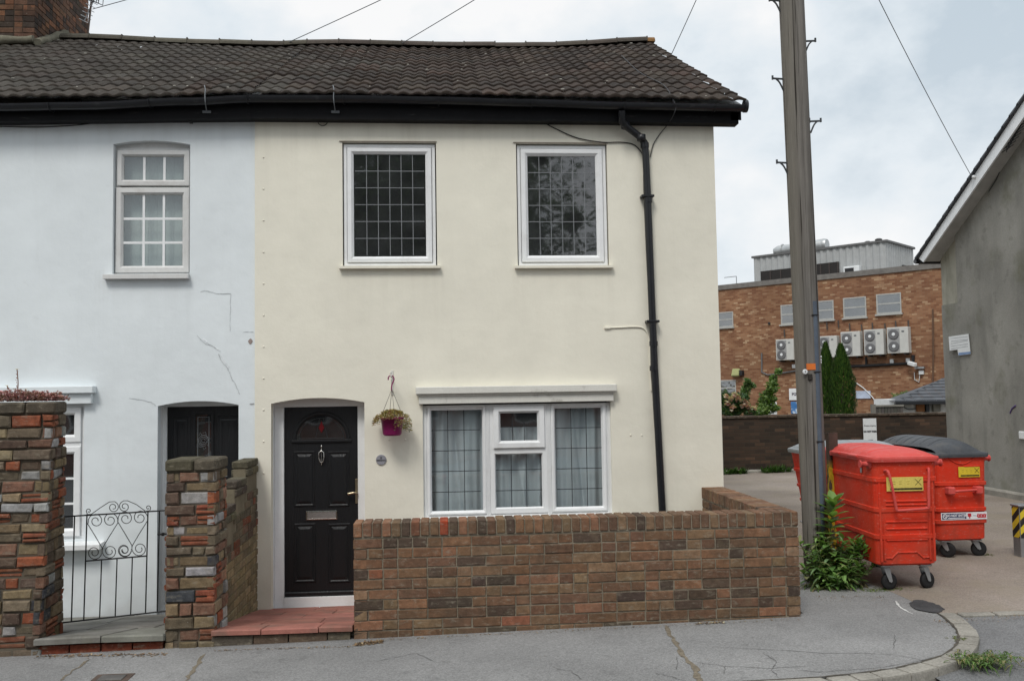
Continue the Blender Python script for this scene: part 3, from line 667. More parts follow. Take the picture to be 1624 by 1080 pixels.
cxd, cz = dpx(510, 697); rad = (dpx(556, 697)[0]-dpx(464, 697)[0])/2; rh = dpx(510, 652)[1]-cz
def semi(r, h, n=20): return [(cxd+r*math.cos(PI*k/n), cz+h*math.sin(PI*k/n)) for k in range(n+1)]
def fanring(mb, r1, h1, y1, r2, h2, y2):
    a, c_ = semi(r1, h1), semi(r2, h2)
    a = a; lo1 = (cxd-r1, cz-(h1-h2)*0); n = len(a)
    for i in range(n-1): mb.quad([(a[i][0], y1, a[i][1]), (a[i+1][0], y1, a[i+1][1]), (c_[i+1][0], y2, c_[i+1][1]), (c_[i][0], y2, c_[i][1])])
o_ = .035
fanring(d, rad, rh, YDF, rad-.012, rh-.012, YDF-.014); fanring(d, rad-.012, rh-.012, YDF-.014, rad-.026, rh-.03, YDF-.014); fanring(d, rad-.026, rh-.03, YDF-.014, rad-.04, rh-.045, YDF-.001)
d.box(cxd-rad-.01, cxd+rad+.01, YDF-.018, YDF, cz-.03, cz, ch=.006)
for (xa, xb, ya, yb) in ((465.5, 500, 715.5, 803), (519.5, 554.5, 715.5, 803), (466.5, 501, 830, 923), (520.5, 556, 830, 923)):
    x0_, z1_ = dpx(xa, ya); x1_, z0_ = dpx(xb, yb)
    d.ring(x0_, x1_, z0_, z1_, [(0, YDF), (.008, YDF-.009), (.018, YDF-.009), (.028, YDF-.001), (.032, YDF-.001), (.058, YDF-.011)])
    d.quad([(x0_+.058, YDF-.011, z0_+.058), (x1_-.058, YDF-.011, z0_+.058), (x1_-.058, YDF-.011, z1_-.058), (x0_+.058, YDF-.011, z1_-.058)])
d.box(dx0+.004, dx1-.004, YDF-.03, YDF, dzb+.004, dzb+.05, ch=.01)
DR = d.build('door', 'door', H)
b = MB(); sm_ = semi(rad-.041, rh-.047); b.add([(p[0], YDF-.002, p[1]) for p in sm_], [tuple(range(len(sm_)))]); FL = b.build('fanlight', glass('fanlight_glass', (.1, .05, .045, 1), .06), DR)
b = MB(); b.tube([(p[0], YDF-.004, p[1]) for p in semi(rad-.065, rh-.07)], .003, 5); b.tube([(cxd-rad+.065, YDF-.004, cz+.012), (cxd+rad-.065, YDF-.004, cz+.012)], .003, 5)
for x_ in (-.06, .06): b.tube([(cxd+x_, YDF-.004, cz+.012), (cxd+x_*.3, YDF-.004, cz+rh-.075)], .0025, 5)
b.build('came', 'lead_dark', DR)
b = MB(); b.add([(cxd, YDF-.006, cz+.07), (cxd+.028, YDF-.006, cz+.12), (cxd, YDF-.006, cz+.19), (cxd-.028, YDF-.006, cz+.12)], [(0, 1, 2, 3)]); b.build('red_diamond', mat('ruby_glass', (.12, .012, .015, 1), .2, bump=0), DR)
b = MB(); k0 = dpx(510, 704); k1 = dpx(510, 736); kx = k0[0]
b.lathe((kx, YDF-.012, k0[1]-.012), (0, 0, -1), [(.003, 0), (.010, .012), (.006, .022), (.004, .05), (.012, .06)], 10)
for s in (-1, 1): b.tube([(kx+s*.004, YDF-.02, k0[1]-.07), (kx+s*.024, YDF-.026, k0[1]-.085), (kx+s*.026, YDF-.026, k0[1]-.14), (kx+s*.014, YDF-.024, k0[1]-.18), (kx, YDF-.02, k0[1]-.19)], .0055, 6)
b.lathe((kx, YDF-.014, k1[1]+.02), (0, 0, -1), [(.01, 0), (.004, .012), (.008, .02), (.001, .03)], 10); b.tube([(kx, YDF-.02, k0[1]-.075), (kx, YDF-.02, k0[1]-.19)], .004, 6)
b.lathe((kx, YDF+.0, k0[1]-.075), (0, -1, 0), [(.012, 0), (.010, .02)], 10)
b.build('knocker', 'chrome', DR)
b = MB(); h0 = dpx(563.2, 759); h1 = dpx(568, 798); b.box(h0[0], h0[0]+.032, YDF-.012, YDF, h1[1], h0[1], ch=.004)
hz_ = dpx(560, 781)[1]; b.lathe((h0[0]+.016, YDF-.01, hz_), (0, -1, 0), [(.014, 0), (.011, .03), (.012, .045)], 12)
b.tube(smooth_path([(h0[0]+.016, YDF-.055, hz_), (h0[0]-.01, YDF-.058, hz_+.004), (h0[0]-.045, YDF-.055, hz_-.002), (h0[0]-.075, YDF-.05, hz_-.008)]), [.011]*5+[.012]*6+[.014]*4+[.008], 8)
b.build('handle', 'brass', DR)
b = MB(); l0 = dpx(485.5, 810); l1 = dpx(535, 823); b.ring(l0[0], l1[0], l1[1], l0[1], [(0, YDF), (0, YDF-.010), (.010, YDF-.012), (.014, YDF-.006)])
b.box(l0[0]+.014, l1[0]-.014, YDF-.009, YDF-.005, l1[1]+.014, l0[1]-.014); b.build('letterbox', 'chrome', DR)
# small fixings up the party-line bead
for k in range(11):
    p = fx(418, 250+50*k), fz(418, 250+50*k)
    if p[1] > .3:
        b = MB(); b.lathe((p[0], .001, p[1]), (0, -1, 0), [(.010, 0), (.008, .006), (.003, .009)], 8); b.build('screw_cap', 'cream', H)
for q_ in ((1000, 690), (1018, 690), (617, 697), (643, 697), (619, 592)):
    b = MB(); b.lathe((fx(*q_), .001, fz(*q_)), (0, -1, 0), [(.008, 0), (.007, .007), (.003, .009)], 8); b.build('screw_cap', 'cream', H)
# eaves: fascia, gutter, downpipe
EX = [(fx(x, 190), z) for x, z in ((0, 0), (404, 0))]
def fasc(name_parent, xs, zlo, zhi, y=-.13):
    b = MB(); secs = [[(x, .0, zl), (x, y, zl), (x, y, zh), (x, .0, zh)] for x, zl, zh in zip(xs, zlo, zhi)]
    b.loft(secs); return b.build('fascia', 'black_paint', name_parent)
FB = [(x, onY(x, y, -.13)) for x, y in ((-120, 193.5), (0, 193), (150, 191), (300, 189), (404, 188), (560, 189.5), (760, 191.5), (940, 193), (1090, 195), (1172, 196.5))]
GL = [onY(x, y, -.2) for x, y in ((-120, 173.5), (0, 172), (130, 170), (300, 163), (404, 158.5), (560, 159), (700, 161.5), (830, 165), (1000, 170), (1190, 173.5))]
GLz = [(p.x, p.z) for p in GL]; FBz = [(p.x, p.z) for _, p in FB]
def spanx(a, b_, n): return [a+(b_-a)*i/n for i in range(n+1)]
def roof_parts(root, xa, xb, end_cap):
    xs = spanx(xa, xb, 24)
    fasc(root, xs, [lerp_pts(FBz, x) for x in xs], [lerp_pts(GLz, x)+.035 for x in xs])
    b = MB(); n = 9; secs = []
    xg = spanx(xa, xb+(.06 if end_cap else 0), 40)
    for x in xg:
        z = lerp_pts(GLz, x); s_ = []
        for k in range(n+1): a = PI+PI*k/n; s_.append((x, -.2+.058*math.cos(a), z+.03+.060*math.sin(a)))
        for k in range(n+1): a = 2*PI-PI*k/n; s_.append((x, -.2+.053*math.cos(a), z+.032+.055*math.sin(a)))
        secs.append(s_)
    b.loft(secs, smooth=False)
    if end_cap:
        z = lerp_pts(GLz, xb+.06); b.lathe((xb+.035, -.2, z+.03), (1, 0, 0), [(.066, 0), (.066, .035), (.04, .036)], 20)
    GT = b.build('gutter', 'black_pvc', root)
    k = math.ceil(xa/.95)*.95
    while k < xb:
        z = lerp_pts(GLz, k); bb = MB(); bb.tube([(k, -.2+.064*math.cos(PI+PI*i/10), z+.031+.066*math.sin(PI+PI*i/10)) for i in range(11)], .007, 6); bb.box(k-.012, k+.012, -.14, -.131, z-.03, z+.05); bb.build('bracket', 'black_pvc', GT); k += .95
    return GT
roof_parts(H, XL, 3.13, True)
dp = [onY(986, 176, -.2), onY(986.5, 193, -.17), onY(992, 200, -.12), onY(1017, 219, -.065), onY(1022.5, 228, -.06), onY(1024, 245, -.06), onY(1027.5, 320, -.06), onY(1030.5, 400, -.06), onY(1034, 490, -.06), onY(1038, 580, -.06), onY(1044, 690, -.06), onY(1050.5, 812, -.06), onY(1056, 930, -.06)]
b = MB(); b.tube(dp, .0375, 14)
for q_ in ((1022.5, 231), (1027.8, 318), (1036.5, 545), (1037, 584)):
    p = onY(q_[0], q_[1], -.06); b.tube([p+V((0, 0, .025)), p-V((0, 0, .025))], .044, 14)
for q_ in ((992, 200), (1017, 219)):
    p = onY(q_[0], q_[1], -.1); b.lathe(p, (0, 0, 1), [(.03, -.035), (.046, -.03), (.046, .03), (.03, .035)], 14)
DP = b.build('downpipe', 'black_pvc', H)
for q_ in ((1027.3, 312), (1035.5, 510)):
    p = onY(q_[0], q_[1], -.05); b = MB(); b.box(p.x-.075, p.x+.06, -.10, .0, p.z-.012, p.z+.012, ch=.004); b.build('clip', 'black_pvc', DP)
def cable(root, pts, rr, m='cable', name='cable', k=5):
    b = MB(); b.tube(smooth_path(pts, k), rr, 6); return b.build(name, m, root)
def onwall(l, y=-.012): return [onY(x, yy, y) for x, yy in l]
cable(H, onwall([(857, 192), (880, 204), (915, 219), (955, 226), (985, 226), (1003, 229), (1014, 238), (1020, 252), (1021, 300), (1026, 420), (1032, 520), (1036, 640), (1047, 800)]), .0055)
cable(H, onwall([(503, 189), (505, 196), (511, 200), (518, 197), (520, 190)]), .004)
cable(H, onwall([(960, 520), (980, 519.5), (1012, 518.5), (1024, 524), (1030, 540), (1031, 580), (1033, 620)], -.008), .007, 'cream')
b = MB(); p = onY(965, 520, 0); b.box(p.x-.045, p.x+.02, -.02, .0, p.z-.012, p.z+.012, ch=.004); b.build('junction_box', 'cream', H)
# roof covering
def zeave(x): return lerp_pts([(-9, 4.93), (-4.28, 4.945), (-3, 4.965), (-1.83, 5.012), (.03, 5.008), (1.97, 5.0), (3.19, 4.978)], x)
def zridge(x): return lerp_pts([(-9, 7.05), (-4.95, 7.058), (-3.55, 7.014), (-2.3, 6.993), (-1.59, 7.03), (.05, 7.012), (1.53, 7.03), (3.19, 7.13)], x)
YE, YR = -.215, 3.78
BRN = ([(.044, .033, .027), (.038, .029, .024), (.051, .039, .031), (.033, .026, .022), (.056, .039, .031)], [4, 4, 3, 3, 1])
GRY = ([(.054, .047, .040), (.047, .041, .035), (.064, .057, .049), (.040, .035, .030), (.058, .049, .041)], [4, 4, 2, 3, 2])
def roof_cover(root, xa, xb, pal, seed, rlap):
    rr = random.Random(seed); b = MB(); n = 15; per = .145; tile_w = per*2
    cols = int(round((xb-xa)/per)); per = (xb-xa)/cols; K = 8
    def P(u, s, h):
        ze, zr_ = zeave(u), zridge(u); wv = .014*noise.noise(V((u*.9, s*3, seed)))
        d = V((0, YR-YE, zr_-ze)); nn = V((0, -(zr_-ze), YR-YE)).normalized()
        return V((u, YE, ze))+d*s+nn*(h+wv)
    prof = [0.0, .003, .013, .020, .022, .019, .012, .003]
    for i in range(n):
        for t0 in range(0, cols, 2):
            c = jit(pick(*(pal if abs((xa+t0*per)-XL) > 1.3 or rr.random() > .38*(1-abs((xa+t0*per)-XL)/1.3) else (BRN if pal is GRY else GRY))), .10); dh = rr.uniform(-.005, .007); ds = rr.uniform(-.004, .004)/4.5
            k1 = min(t0+2, cols); us = []
            for q in range(t0, k1):
                for k in range(K): us.append((xa+(q+k/K)*per, prof[k]))
            us.append((xa+k1*per, prof[0]))
            s0_, s1_ = i/n+ds-.004*rr.random(), (i+1)/n+.012
            if i == 0: s0_ = -.004
            rows_ = [[P(u_, s0_, h*.55+.002) for u_, h in us], [P(u_, s0_-.001, h+.021+dh) for u_, h in us], [P(u_, s0_+.004, h+.024+dh) for u_, h in us], [P(u_, (s0_+s1_)/2, h+.013+dh*.5) for u_, h in us], [P(u_, s1_, h+.002) for u_, h in us]]
            m_ = len(us); vs = [p for r_ in rows_ for p in r_]
            fs = [(r_*m_+k, r_*m_+k+1, (r_+1)*m_+k+1, (r_+1)*m_+k) for r_ in range(4) for k in range(m_-1)]
            b.add(vs, fs, c, True)
            if rr.random() < .13:     # lichen spots
                u_ = rr.choice(us); p = P(u_[0], s0_+.012, u_[1]+.034); b.obox(p, ((1, 0, 0), (0, .88, .46), (0, -.46, .88)), (rr.uniform(.005, .018), rr.uniform(.004, .011), .003), (.42, .40, .35), .002)
    o = b.build('roof_tiles', 'tile', root)
    return o, P
RF, RP = roof_cover(H, XL+.003, 3.185, BRN, 3, 0)
b = MB(); b.quad([(XL, YR, 6.98), (3.185, YR, 7.04), (3.185, 7.85, 4.95), (XL, 7.85, 4.95)]); b.quad([(XL, YE+.05, 4.965), (XL, YR, 6.96), (3.16, YR, 7.02), (3.16, YE+.05, 4.955)]); b.build('roof_deck', 'tile', H)
b = MB(); pts = [(3.05, -.13, 4.8), (3.05, -.13, 4.96), (3.05, 3.78, 7.02), (3.05, 7.8, 4.96), (3.05, 7.8, 4.8), (3.05, 3.78, 6.86)]
b.loft([pts, [(3.16, p[1], p[2]) for p in pts]]); b.build('bargeboard', 'black_paint', H)
def ridge(root, xa, xb, cols, seed):
    rr = random.Random(seed); b = MB(); x = xa; n = 8
    while x < xb-.05:
        l = min(.45, xb-x)
        c = cols(x); dz = rr.uniform(-.006, .008); secs = []
        for xx in (x+.004, x+l-.004):
            z = zridge(xx); secs.append([(xx, YR+.125*math.cos(PI*k/n), z+.0+dz+.095*math.sin(PI*k/n)) for k in range(n+1)])
        b.loft(secs, jit(c, .15)); b.box(x-.01, x+.008, YR-.11, YR+.11, zridge(x)+.0, zridge(x)+.08, (.11, .10, .085)); x += l
    return b.build('ridge', 'tile', root)
ridge(H, XL, 3.2, lambda x: (.22, .12, .05) if x > 2.85 else ((.15, .07, .045) if .15 < x < .3 else (.075, .062, .052)), 5)
b = MB(); b.tube(smooth_path([RP(onY(985, 100, 2.5).x, .68, .05), RP(onY(1022, 128, .9).x, .34, .045), RP(onY(1052, 148, .3).x, .13, .045), onY(1068, 160, -.27), onY(1072, 170, -.29), onY(1068, 183, -.27), onY(1058, 199, -.05), onY(1046, 214, -.012), onY(1036, 230, -.012), onY(1031, 250, -.015)]), .0048, 6); b.build('cable', 'cable', H)
p = onY(530, 160, -.27)
def strap(root, px):
    b = MB(); b.tube(smooth_path([onY(px-1, 136, -.05), onY(px+.5, 142, -.2), onY(px, 154, -.275), onY(px+1, 166, -.27), onY(px+3, 178, -.14)]), .005, 6); b.box(onY(px+3, 178, -.14).x-.04, onY(px+3, 178, -.14).x+.04, -.15, -.131, onY(px+3, 178, -.14).z-.012, onY(px+3, 178, -.14).z+.01); b.build('gutter_strap', 'cable_grey', root)
strap(H, 529)

# net curtains behind the ground floor window (each hangs on its own)
for (x0, x1, z0, lab, ph) in ((L[0]-.03, L[1]+.03, zt, 'net curtain with a parted fold behind the left leaded pane beside the hanging basket', 0), (C[0]-.02, C[1]+.02, zc1+.25, 'white net curtain behind the narrow centre pane below the small top light', 2.2), (RR[0]-.03, RR[1]+.03, zt, 'straight net curtain behind the right leaded pane nearest the black downpipe', 4.1)):
    b = MB(); n = 90; rows_ = 12
    def cp(i, j):
        u = i/n; v = j/rows_; s_ = x0+(x1-x0)*u
        f = .026*math.sin(u*15+ph+v*.9+1.2*math.sin(u*5+ph))+.007*math.sin(u*41+ph*2)+.03*math.exp(-((u-.42-.22*v)/.035)**2)*(1 if ph != 2.2 else -1)
        return (s_, .16+f, z0+.02+(.74-z0-.02)*v)
    b.add([cp(i, j) for j in range(rows_+1) for i in range(n+1)], [(j*(n+1)+i, j*(n+1)+i+1, (j+1)*(n+1)+i+1, (j+1)*(n+1)+i) for j in range(rows_) for i in range(n)], smooth=True)
    tag(b.build('net_curtain', 'net', None, ((x0+x1)/2, .16, .74)), lab, 'curtain', 'net curtains in the ground floor window')

# ================================================================== WHITE HOUSE
WH = thing('terraced_house', 'white painted terraced house with grey tiled roof, segmental arched door and cracked render', 'house', (-4.5, 0, 0))
wx0, wx1 = fx(178, 330), fx(300.5, 330); wz0, wzs, wza = fz(236, 434), fz(238, 228.5), fz(238, 222.5)
DXL, DXR = fx(249, 700), fx(377.7, 700); dzs, dza = fz(313, 643), fz(313, 636)
lwx1 = fx(131.5, 740); lwx0 = lwx1-1.9; lwz0, lwz1 = fz(115, 856), fz(120, 641)
SH = wx1-wx0+1.22
b = MB(); b.plate([[(-9, -.5), (XL, -.5), (XL, 4.95), (-9, 4.95)], arch(wx0, wx1, wz0, wzs, wza), arch(wx0-SH, wx1-SH, wz0, wzs, wza), arch(DXL, DXR, -.26, dzs, dza), rect(lwx0, lwx1, lwz0, lwz1)], .018, .24)
b.box(-9, -8.8, .24, 7.7, -.5, 4.95); b.box(-8.8, XL-.001, 7.5, 7.7, -.5, 4.95)
WW = b.build('wall', 'white_wall', WH)
b = MB(); b.box(-8.7, XL-.02, .32, 7.4, 2.35, 2.5); b.box(-8.7, XL-.02, 2.9, 3.0, -.3, 4.9); b.box(-8.7, XL-.02, .25, 7.4, 4.86, 4.9); b.build('interior', 'dark_room', WH)
for dx in (0, -SH):
    f = MB(); a0, a1 = wx0+.02+dx, wx1-.004+dx
    fz0, fz1 = fz(236, 432.5), fz(238, 231.5)
    f.ring(a0, a1, fz0, fz1, [(0, .16), (0, .085), (.03, .082), (.03, .12)]); f.box(wx0+dx, a0, .09, .15, wz0, wza); f.box(a0, a1, .095, .15, fz1+.001, wza)
    wn = f.build('window', 'old_upvc', WH)
    for (sx0, sx1, sz0, sz1, gx0, gx1, ga, gb_, cols, rows_) in ((fx(182, 265), fx(298, 265), fz(240, 292.8), fz(240, 235.8), fx(192.3, 265), fx(289, 265), fz(240, 283.5), fz(240, 246), 3, 1), (fx(179.5, 360), fx(297.5, 360), fz(240, 431.5), fz(240, 295.5), fx(191.3, 360), fx(287.8, 360), fz(240, 421.3), fz(240, 306.5), 3, 3)):
        sx0 += dx; sx1 += dx; gx0 += dx; gx1 += dx
        f = MB(); wd = gx0-sx0; f.ring(sx0, sx1, sz0, sz1, [(0, .12), (0, .066), (.006, .058), (wd*.7, .056), (wd*.8, .062), (wd, .08), (wd, .10)]); f.build('sash', 'old_upvc', wn)
        pn = MB(); pn.quad([(gx0-.01, .092, ga-.01), (gx1+.01, .092, ga-.01), (gx1+.01, .092, gb_+.01), (gx0-.01, .092, gb_+.01)]); pane = pn.build('pane', 'glass', wn)
        for i in range(1, cols): f = MB(); x = gx0+(gx1-gx0)*i/cols; f.box(x-.012, x+.012, .083, .0915, ga, gb_); f.build('glazing_bar', 'upvc', wn)
        for i in range(1, rows_): f = MB(); z = ga+(gb_-ga)*i/rows_; f.box(gx0, gx1, .0835, .0912, z-.012, z+.012); f.build('glazing_bar', 'upvc', wn)
    sill(wn, wx0-.07+dx, wx1+.0+dx, fz(236, 443), fz(236, 433.5), .05, 'old_upvc')
    f = MB(); f.quad([(wx0+dx, .19, wz0), (wx1+dx, .19, wz0), (wx1+dx, .19, wza), (wx0+dx, .19, wza)])
    for k in range(9): x = wx0+dx+(wx1-wx0)*(k+.5)/9; f.box(x-.004, x+.004, .186, .1895, wz0, wza)
    lab = 'pale roller blind drawn behind the upper window of the white house' if dx == 0 else 'pale roller blind in the upper window cut off by the left picture edge'
    tag(f.build('roller_blind', 'blind', None, ((wx0+wx1)/2+dx, .19, wz0)), lab, 'blind', 'blinds in the white house')
# lower window of the white house
f = MB(); f.ring(lwx0, lwx1, lwz0, lwz1, [(0, .2), (0, .06), (.03, .055), (.036, .07), (.036, .12)]); wn = f.build('window', 'upvc', WH)
for k in range(2):
    a0, a1 = (lwx1-.036-.9, lwx1-.036) if k == 0 else (lwx0+.036, lwx1-.036-.93)
    zt_ = fz(115, 706.5)
    f = MB(); f.box(a0, a1, .045, .12, zt_-.012, zt_+.032); f.build('transom', 'upvc', wn)
    for (z0_, z1_, rows_) in ((zt_+.03, lwz1-.03, 1), (lwz0+.03, zt_-.01, 3)):
        f = MB(); wd = .075; f.ring(a0, a1, z0_, z1_, [(0, .1), (0, .04), (.006, .032), (wd*.7, .03), (wd*.8, .036), (wd, .06), (wd, .08)]); f.build('sash', 'upvc', wn)
        pn = MB(); pn.quad([(a0+.06, .07, z0_+.06), (a1-.06, .07, z0_+.06), (a1-.06, .07, z1_-.06), (a0+.06, .07, z1_-.06)]); pn.build('pane', 'glass_dark', wn)
        f = MB()
        for i in range(1, 3): x = a0+(a1-a0)*i/3; f.box(x-.011, x+.011, .062, .0695, z0_+.07, z1_-.07)
        for i in range(1, rows_): z = z0_+.07+(z1_-z0_-.14)*i/rows_; f.box(a0+.07, a1-.07, .0625, .0692, z-.011, z+.011)
        if rows_ > 1: f.build('glazing_bar', 'upvc', wn)
sill(wn, lwx0-.06, fx(165, 860), fz(130, 869), fz(130, 858), .13, 'upvc')
px0, px1 = fx(-300, 630), fx(147, 630)
f = MB(); f.box(px0, px1, -.045, .06, fz(75, 641), fz(75, 624.5), ch=.004); f.box(px0, px1+.03, -.085, .02, fz(75, 624.5), fz(75, 613), ch=.006); f.build('pelmet', 'white_wall', wn)
# its door
YF = .22; f = MB(); a0 = onY(256.5, 700, YF).x; a1 = onY(265, 700, YF).x; zt_ = onY(320, 644.5, YF).z
f.box(DXL+.001, a0, .12, .3, -.26, dza); f.box(a0+.001, a1, YF-.02, .3, -.26, zt_, ch=.004); f.box(DXL+.001, DXR-.001, YF-.022, .3, zt_+.001, dza+.02); f.build('door_frame', 'upvc', WH)
f = MB(); dl, dr_ = a1+.001, DXR+.06; f.box(dl, dr_, YF+.01, YF+.055, -.24, zt_)
gx0, gx1 = onY(309.5, 690, YF).x, onY(335.5, 690, YF).x; ga, gb_ = .9, onY(322, 656.5, YF).z
for (a, b_) in ((dl+.05, gx0-.05), (gx1+.05, dr_-.09)):
    for z0_, z1_ in ((-.1, .62), (.78, zt_-.1)): f.ring(a, b_, z0_, z1_, [(0, YF+.01), (.01, YF+.002), (.02, YF+.002), (.03, YF+.009), (.05, YF+.004)])
f.ring(gx0-.02, gx1+.02, ga-.02, gb_+.02, [(0, YF+.01), (0, YF-.003), (.02, YF-.003), (.026, YF+.008)])
wd_ = f.build('door', 'door', WH)
f = MB(); f.quad([(gx0, YF+.006, ga), (gx1, YF+.006, ga), (gx1, YF+.006, gb_), (gx0, YF+.006, gb_)]); f.build('pane', glass('door_glass', (.12, .06, .06, 1), .08, bumpy=.3), wd_)
f = MB(); cx_ = (gx0+gx1)/2; w2 = (gx1-gx0)/2
f.ring(gx0+.024, gx1-.024, ga+.03, gb_-.03, [(0, YF+.005), (0, YF+.001), (.004, YF+.001), (.004, YF+.005)])
for zc_ in (gb_-.27,):
    for rr_, off in ((.018, 0), (.034, .004), (.048, -.004)):
        f.tube([(cx_+rr_*math.cos(a*.35+off*90)*1.0, YF+.002, zc_+rr_*1.15*math.sin(a*.35+off*90)) for a in range(17)], .0022, 4)
    for a in range(7): an = a*.9; f.tube([(cx_+.048*math.cos(an), YF+.002, zc_+.05*math.sin(an)), (cx_+.062*math.cos(an+.3), YF+.002, zc_+.095*math.sin(an+.25)), (cx_+.05*math.cos(an+.8), YF+.002, zc_+.075*math.sin(an+.6))], .002, 4)
f.build('came', 'lead', wd_)
# render cracks
def crack(pts, wd, m='crack', y=.0145):
    b = MB(); P = []
    for a, c_ in zip(pts, pts[1:]):
        for k in range(5): P.append((a[0]+(c_[0]-a[0])*k/5+R.uniform(-.7, .7), a[1]+(c_[1]-a[1])*k/5+R.uniform(-.5, .5)))
    P.append(pts[-1]); Q = [onY(p[0], p[1], y) for p in P]
    for i in range(len(Q)-1):
        a, c_ = Q[i], Q[i+1]; t = (c_-a).normalized(); nn = V((-t.z, 0, t.x))*wd*.5*R.uniform(.5, 1.2)
        b.quad([a+nn, c_+nn, c_-nn, a-nn])
    b.build('crack', m, WW)
for pts, wd in (([(318, 463), (326, 461), (345, 466), (366, 466)], .006), ([(366, 467), (365, 500), (365, 525)], .004), ([(312, 532), (325, 545), (338, 549), (346, 555)], .008), ([(347, 562), (352, 574), (361, 584)], .008), ([(361, 584), (367, 600), (374, 610), (380, 625)], .007), ([(386, 527), (396, 526), (402, 527)], .005), ([(396, 641), (403, 640)], .012), ([(205, 631), (225, 634), (240, 638), (247, 643)], .006)): crack(pts, wd)
for pts in ([(340, 552), (347, 557)], [(348, 561), (354, 573), (362, 583)], [(320, 538), (331, 546)]): crack([(p[0]+1.8, p[1]-.8) for p in pts], .010, 'crack_light', .0125)
b = MB(); p = onY(397, 541, .014); b.add([p+V((R.uniform(.7, 1.2)*.02*math.cos(a*PI/4), 0, R.uniform(.7, 1.2)*.028*math.sin(a*PI/4))) for a in range(8)], [tuple(range(8))]); b.build('flaked_patch', mat('bare_plaster', (.30, .24, .22, 1), .9), WW)
roof_parts(WH, -9, XL-.003, False)
cable(WH, onwall([(-60, 202), (0, 201), (60, 202), (120, 199), (160, 194), (190, 189)], .0), .005)
b = MB(); p = onY(303, 192, -.02); b.box(p.x-.02, p.x+.01, -.06, .018, p.z-.02, p.z+.02); p = onY(314, 190, -.02); b.lathe(p, (0, -1, 0), [(.014, -.02), (.018, .03)], 8); b.build('cable_bracket', 'iron', WH)
roof_cover(WH, -9, XL-.003, GRY, 9, 0)
b = MB(); b.quad([(-9, YR, 6.98), (XL-.005, YR, 6.98), (XL-.005, 7.85, 4.95), (-9, 7.85, 4.95)]); b.quad([(-9, YE+.05, 4.94), (-9, YR, 6.98), (XL-.005, YR, 6.96), (XL-.005, YE+.05, 4.965)]); b.build('roof_deck', 'tile', WH)
ridge(WH, -5.35, XL-.004, lambda x: (.085, .078, .062), 6)
strap(WH, 325)
# chimney
cy0 = 3.1; cxr = onY(55, 30, cy0).x; pb = onX(140, 44, cxr); ctop = max(pb.z, 8.6)
CB = brick_mat('sooty_chimney_brick', (.022, .018, .015, 1), .7, (.09, .085, .05, 1), .4)
b = MB(); b.box(cxr-1.3, cxr-.006, cy0+.006, pb.y, 6.2, ctop+.4, (.05, .04, .03))
CP = [(.15, .075, .045), (.11, .06, .04), (.07, .045, .034), (.19, .09, .05), (.05, .037, .03)]
course_wall(b, V((cxr-1.3, cy0, 6.2)), V((1, 0, 0)), V((0, -1, 0)), 1.3, ctop+.4-6.2, pal=CP, wts=[3, 4, 3, 2, 3], mort=.008)
course_wall(b, V((cxr, cy0, 6.2)), V((0, 1, 0)), V((1, 0, 0)), pb.y-cy0, ctop+.4-6.2, pal=CP, wts=[3, 4, 3, 2, 3], mort=.008)
CH = b.build('chimney', CB, WH)
b = MB()
for k in range(4): b.box(cxr-1.3-.02*(k+1), cxr+.02*(k+1)+.002*k, cy0-.02*(k+1), pb.y+.02*(k+1), ctop+.05+.077*k, ctop+.12+.077*k, jit(R.choice(CP), .2), .005)
b.build('corbel', CB, CH)
b = MB(); 
b.tube([(cxr-1.4+i*.1, cy0-.02+R.uniform(-.02, .02), zridge(cxr)-.36+R.uniform(-.015, .015)+.008*i) for i in range(15)], [R.uniform(.05, .085) for i in range(15)], 7, (.15, .14, .105))
b.tube([(cxr+.03+R.uniform(-.02, .02), cy0-.02+i*.09, 7.0-.36+.11+i*.048+R.uniform(-.015, .015)) for i in range(12)], [R.uniform(.05, .08) for i in range(12)], 7, (.15, .14, .105))
b.build('mortar_flaunching', 'tile', CH)
#==PART3==
# ================================================================== FRONT BOUNDARY WALL
BW = thing('boundary_wall', 'low brown brick garden wall with a brick on edge coping in front of the cream house', 'wall', (1.1, -2, 0))
bx0, bx1 = onY(561, 920, YW).x, onY(1268, 900, YW).x
ztop = onY(1266, 811, YW).z; zcop = ztop-.118
TH = .225
def wall_run(mb, P, U, N, L, zb, zt):
    course_wall(mb, V((P[0], P[1], zb)), V(U), V(N), L, zt-zb, .0795)
wm = MB(); wm.box(bx0+.008, bx1-.008, YW+.008, YW+TH-.008, -.2, zcop+.02); wm.box(bx1-TH+.008, bx1-.008, YW+TH-.009, -.01, -.3, zcop+.02)
wm.build('mortar', 'mortar', BW)
b = MB()
zb = zcop-.0795*12
def moss(u, z, c): return c
course_wall(b, V((bx0, YW, zb)), V((1, 0, 0)), V((0, -1, 0)), bx1-bx0, zcop-zb, .0795, colfn=lambda u, z, c: (c if z > .2 else tuple(a*.72+m_*.28 for a, m_ in zip(c, (.075, .075, .045)))))
course_wall(b, V((bx0, YW+TH, zb)), V((0, -1, 0)), V((-1, 0, 0)), TH, zcop-zb, .0795)
course_wall(b, V((bx1, YW, zb)), V((0, 1, 0)), V((1, 0, 0)), 2.0, zcop-zb, .0795)
course_wall(b, V((bx1-TH, 0, zb)), V((0, -1, 0)), V((-1, 0, 0)), 2.0-TH, zcop-zb, .0795)
course_wall(b, V((bx1-TH, YW+TH, zb)), V((-1, 0, 0)), V((0, 1, 0)), bx1-TH-bx0, zcop-zb, .0795)
b.build('brickwork', 'brick', BW)
b = MB()
u = bx0; i = 0
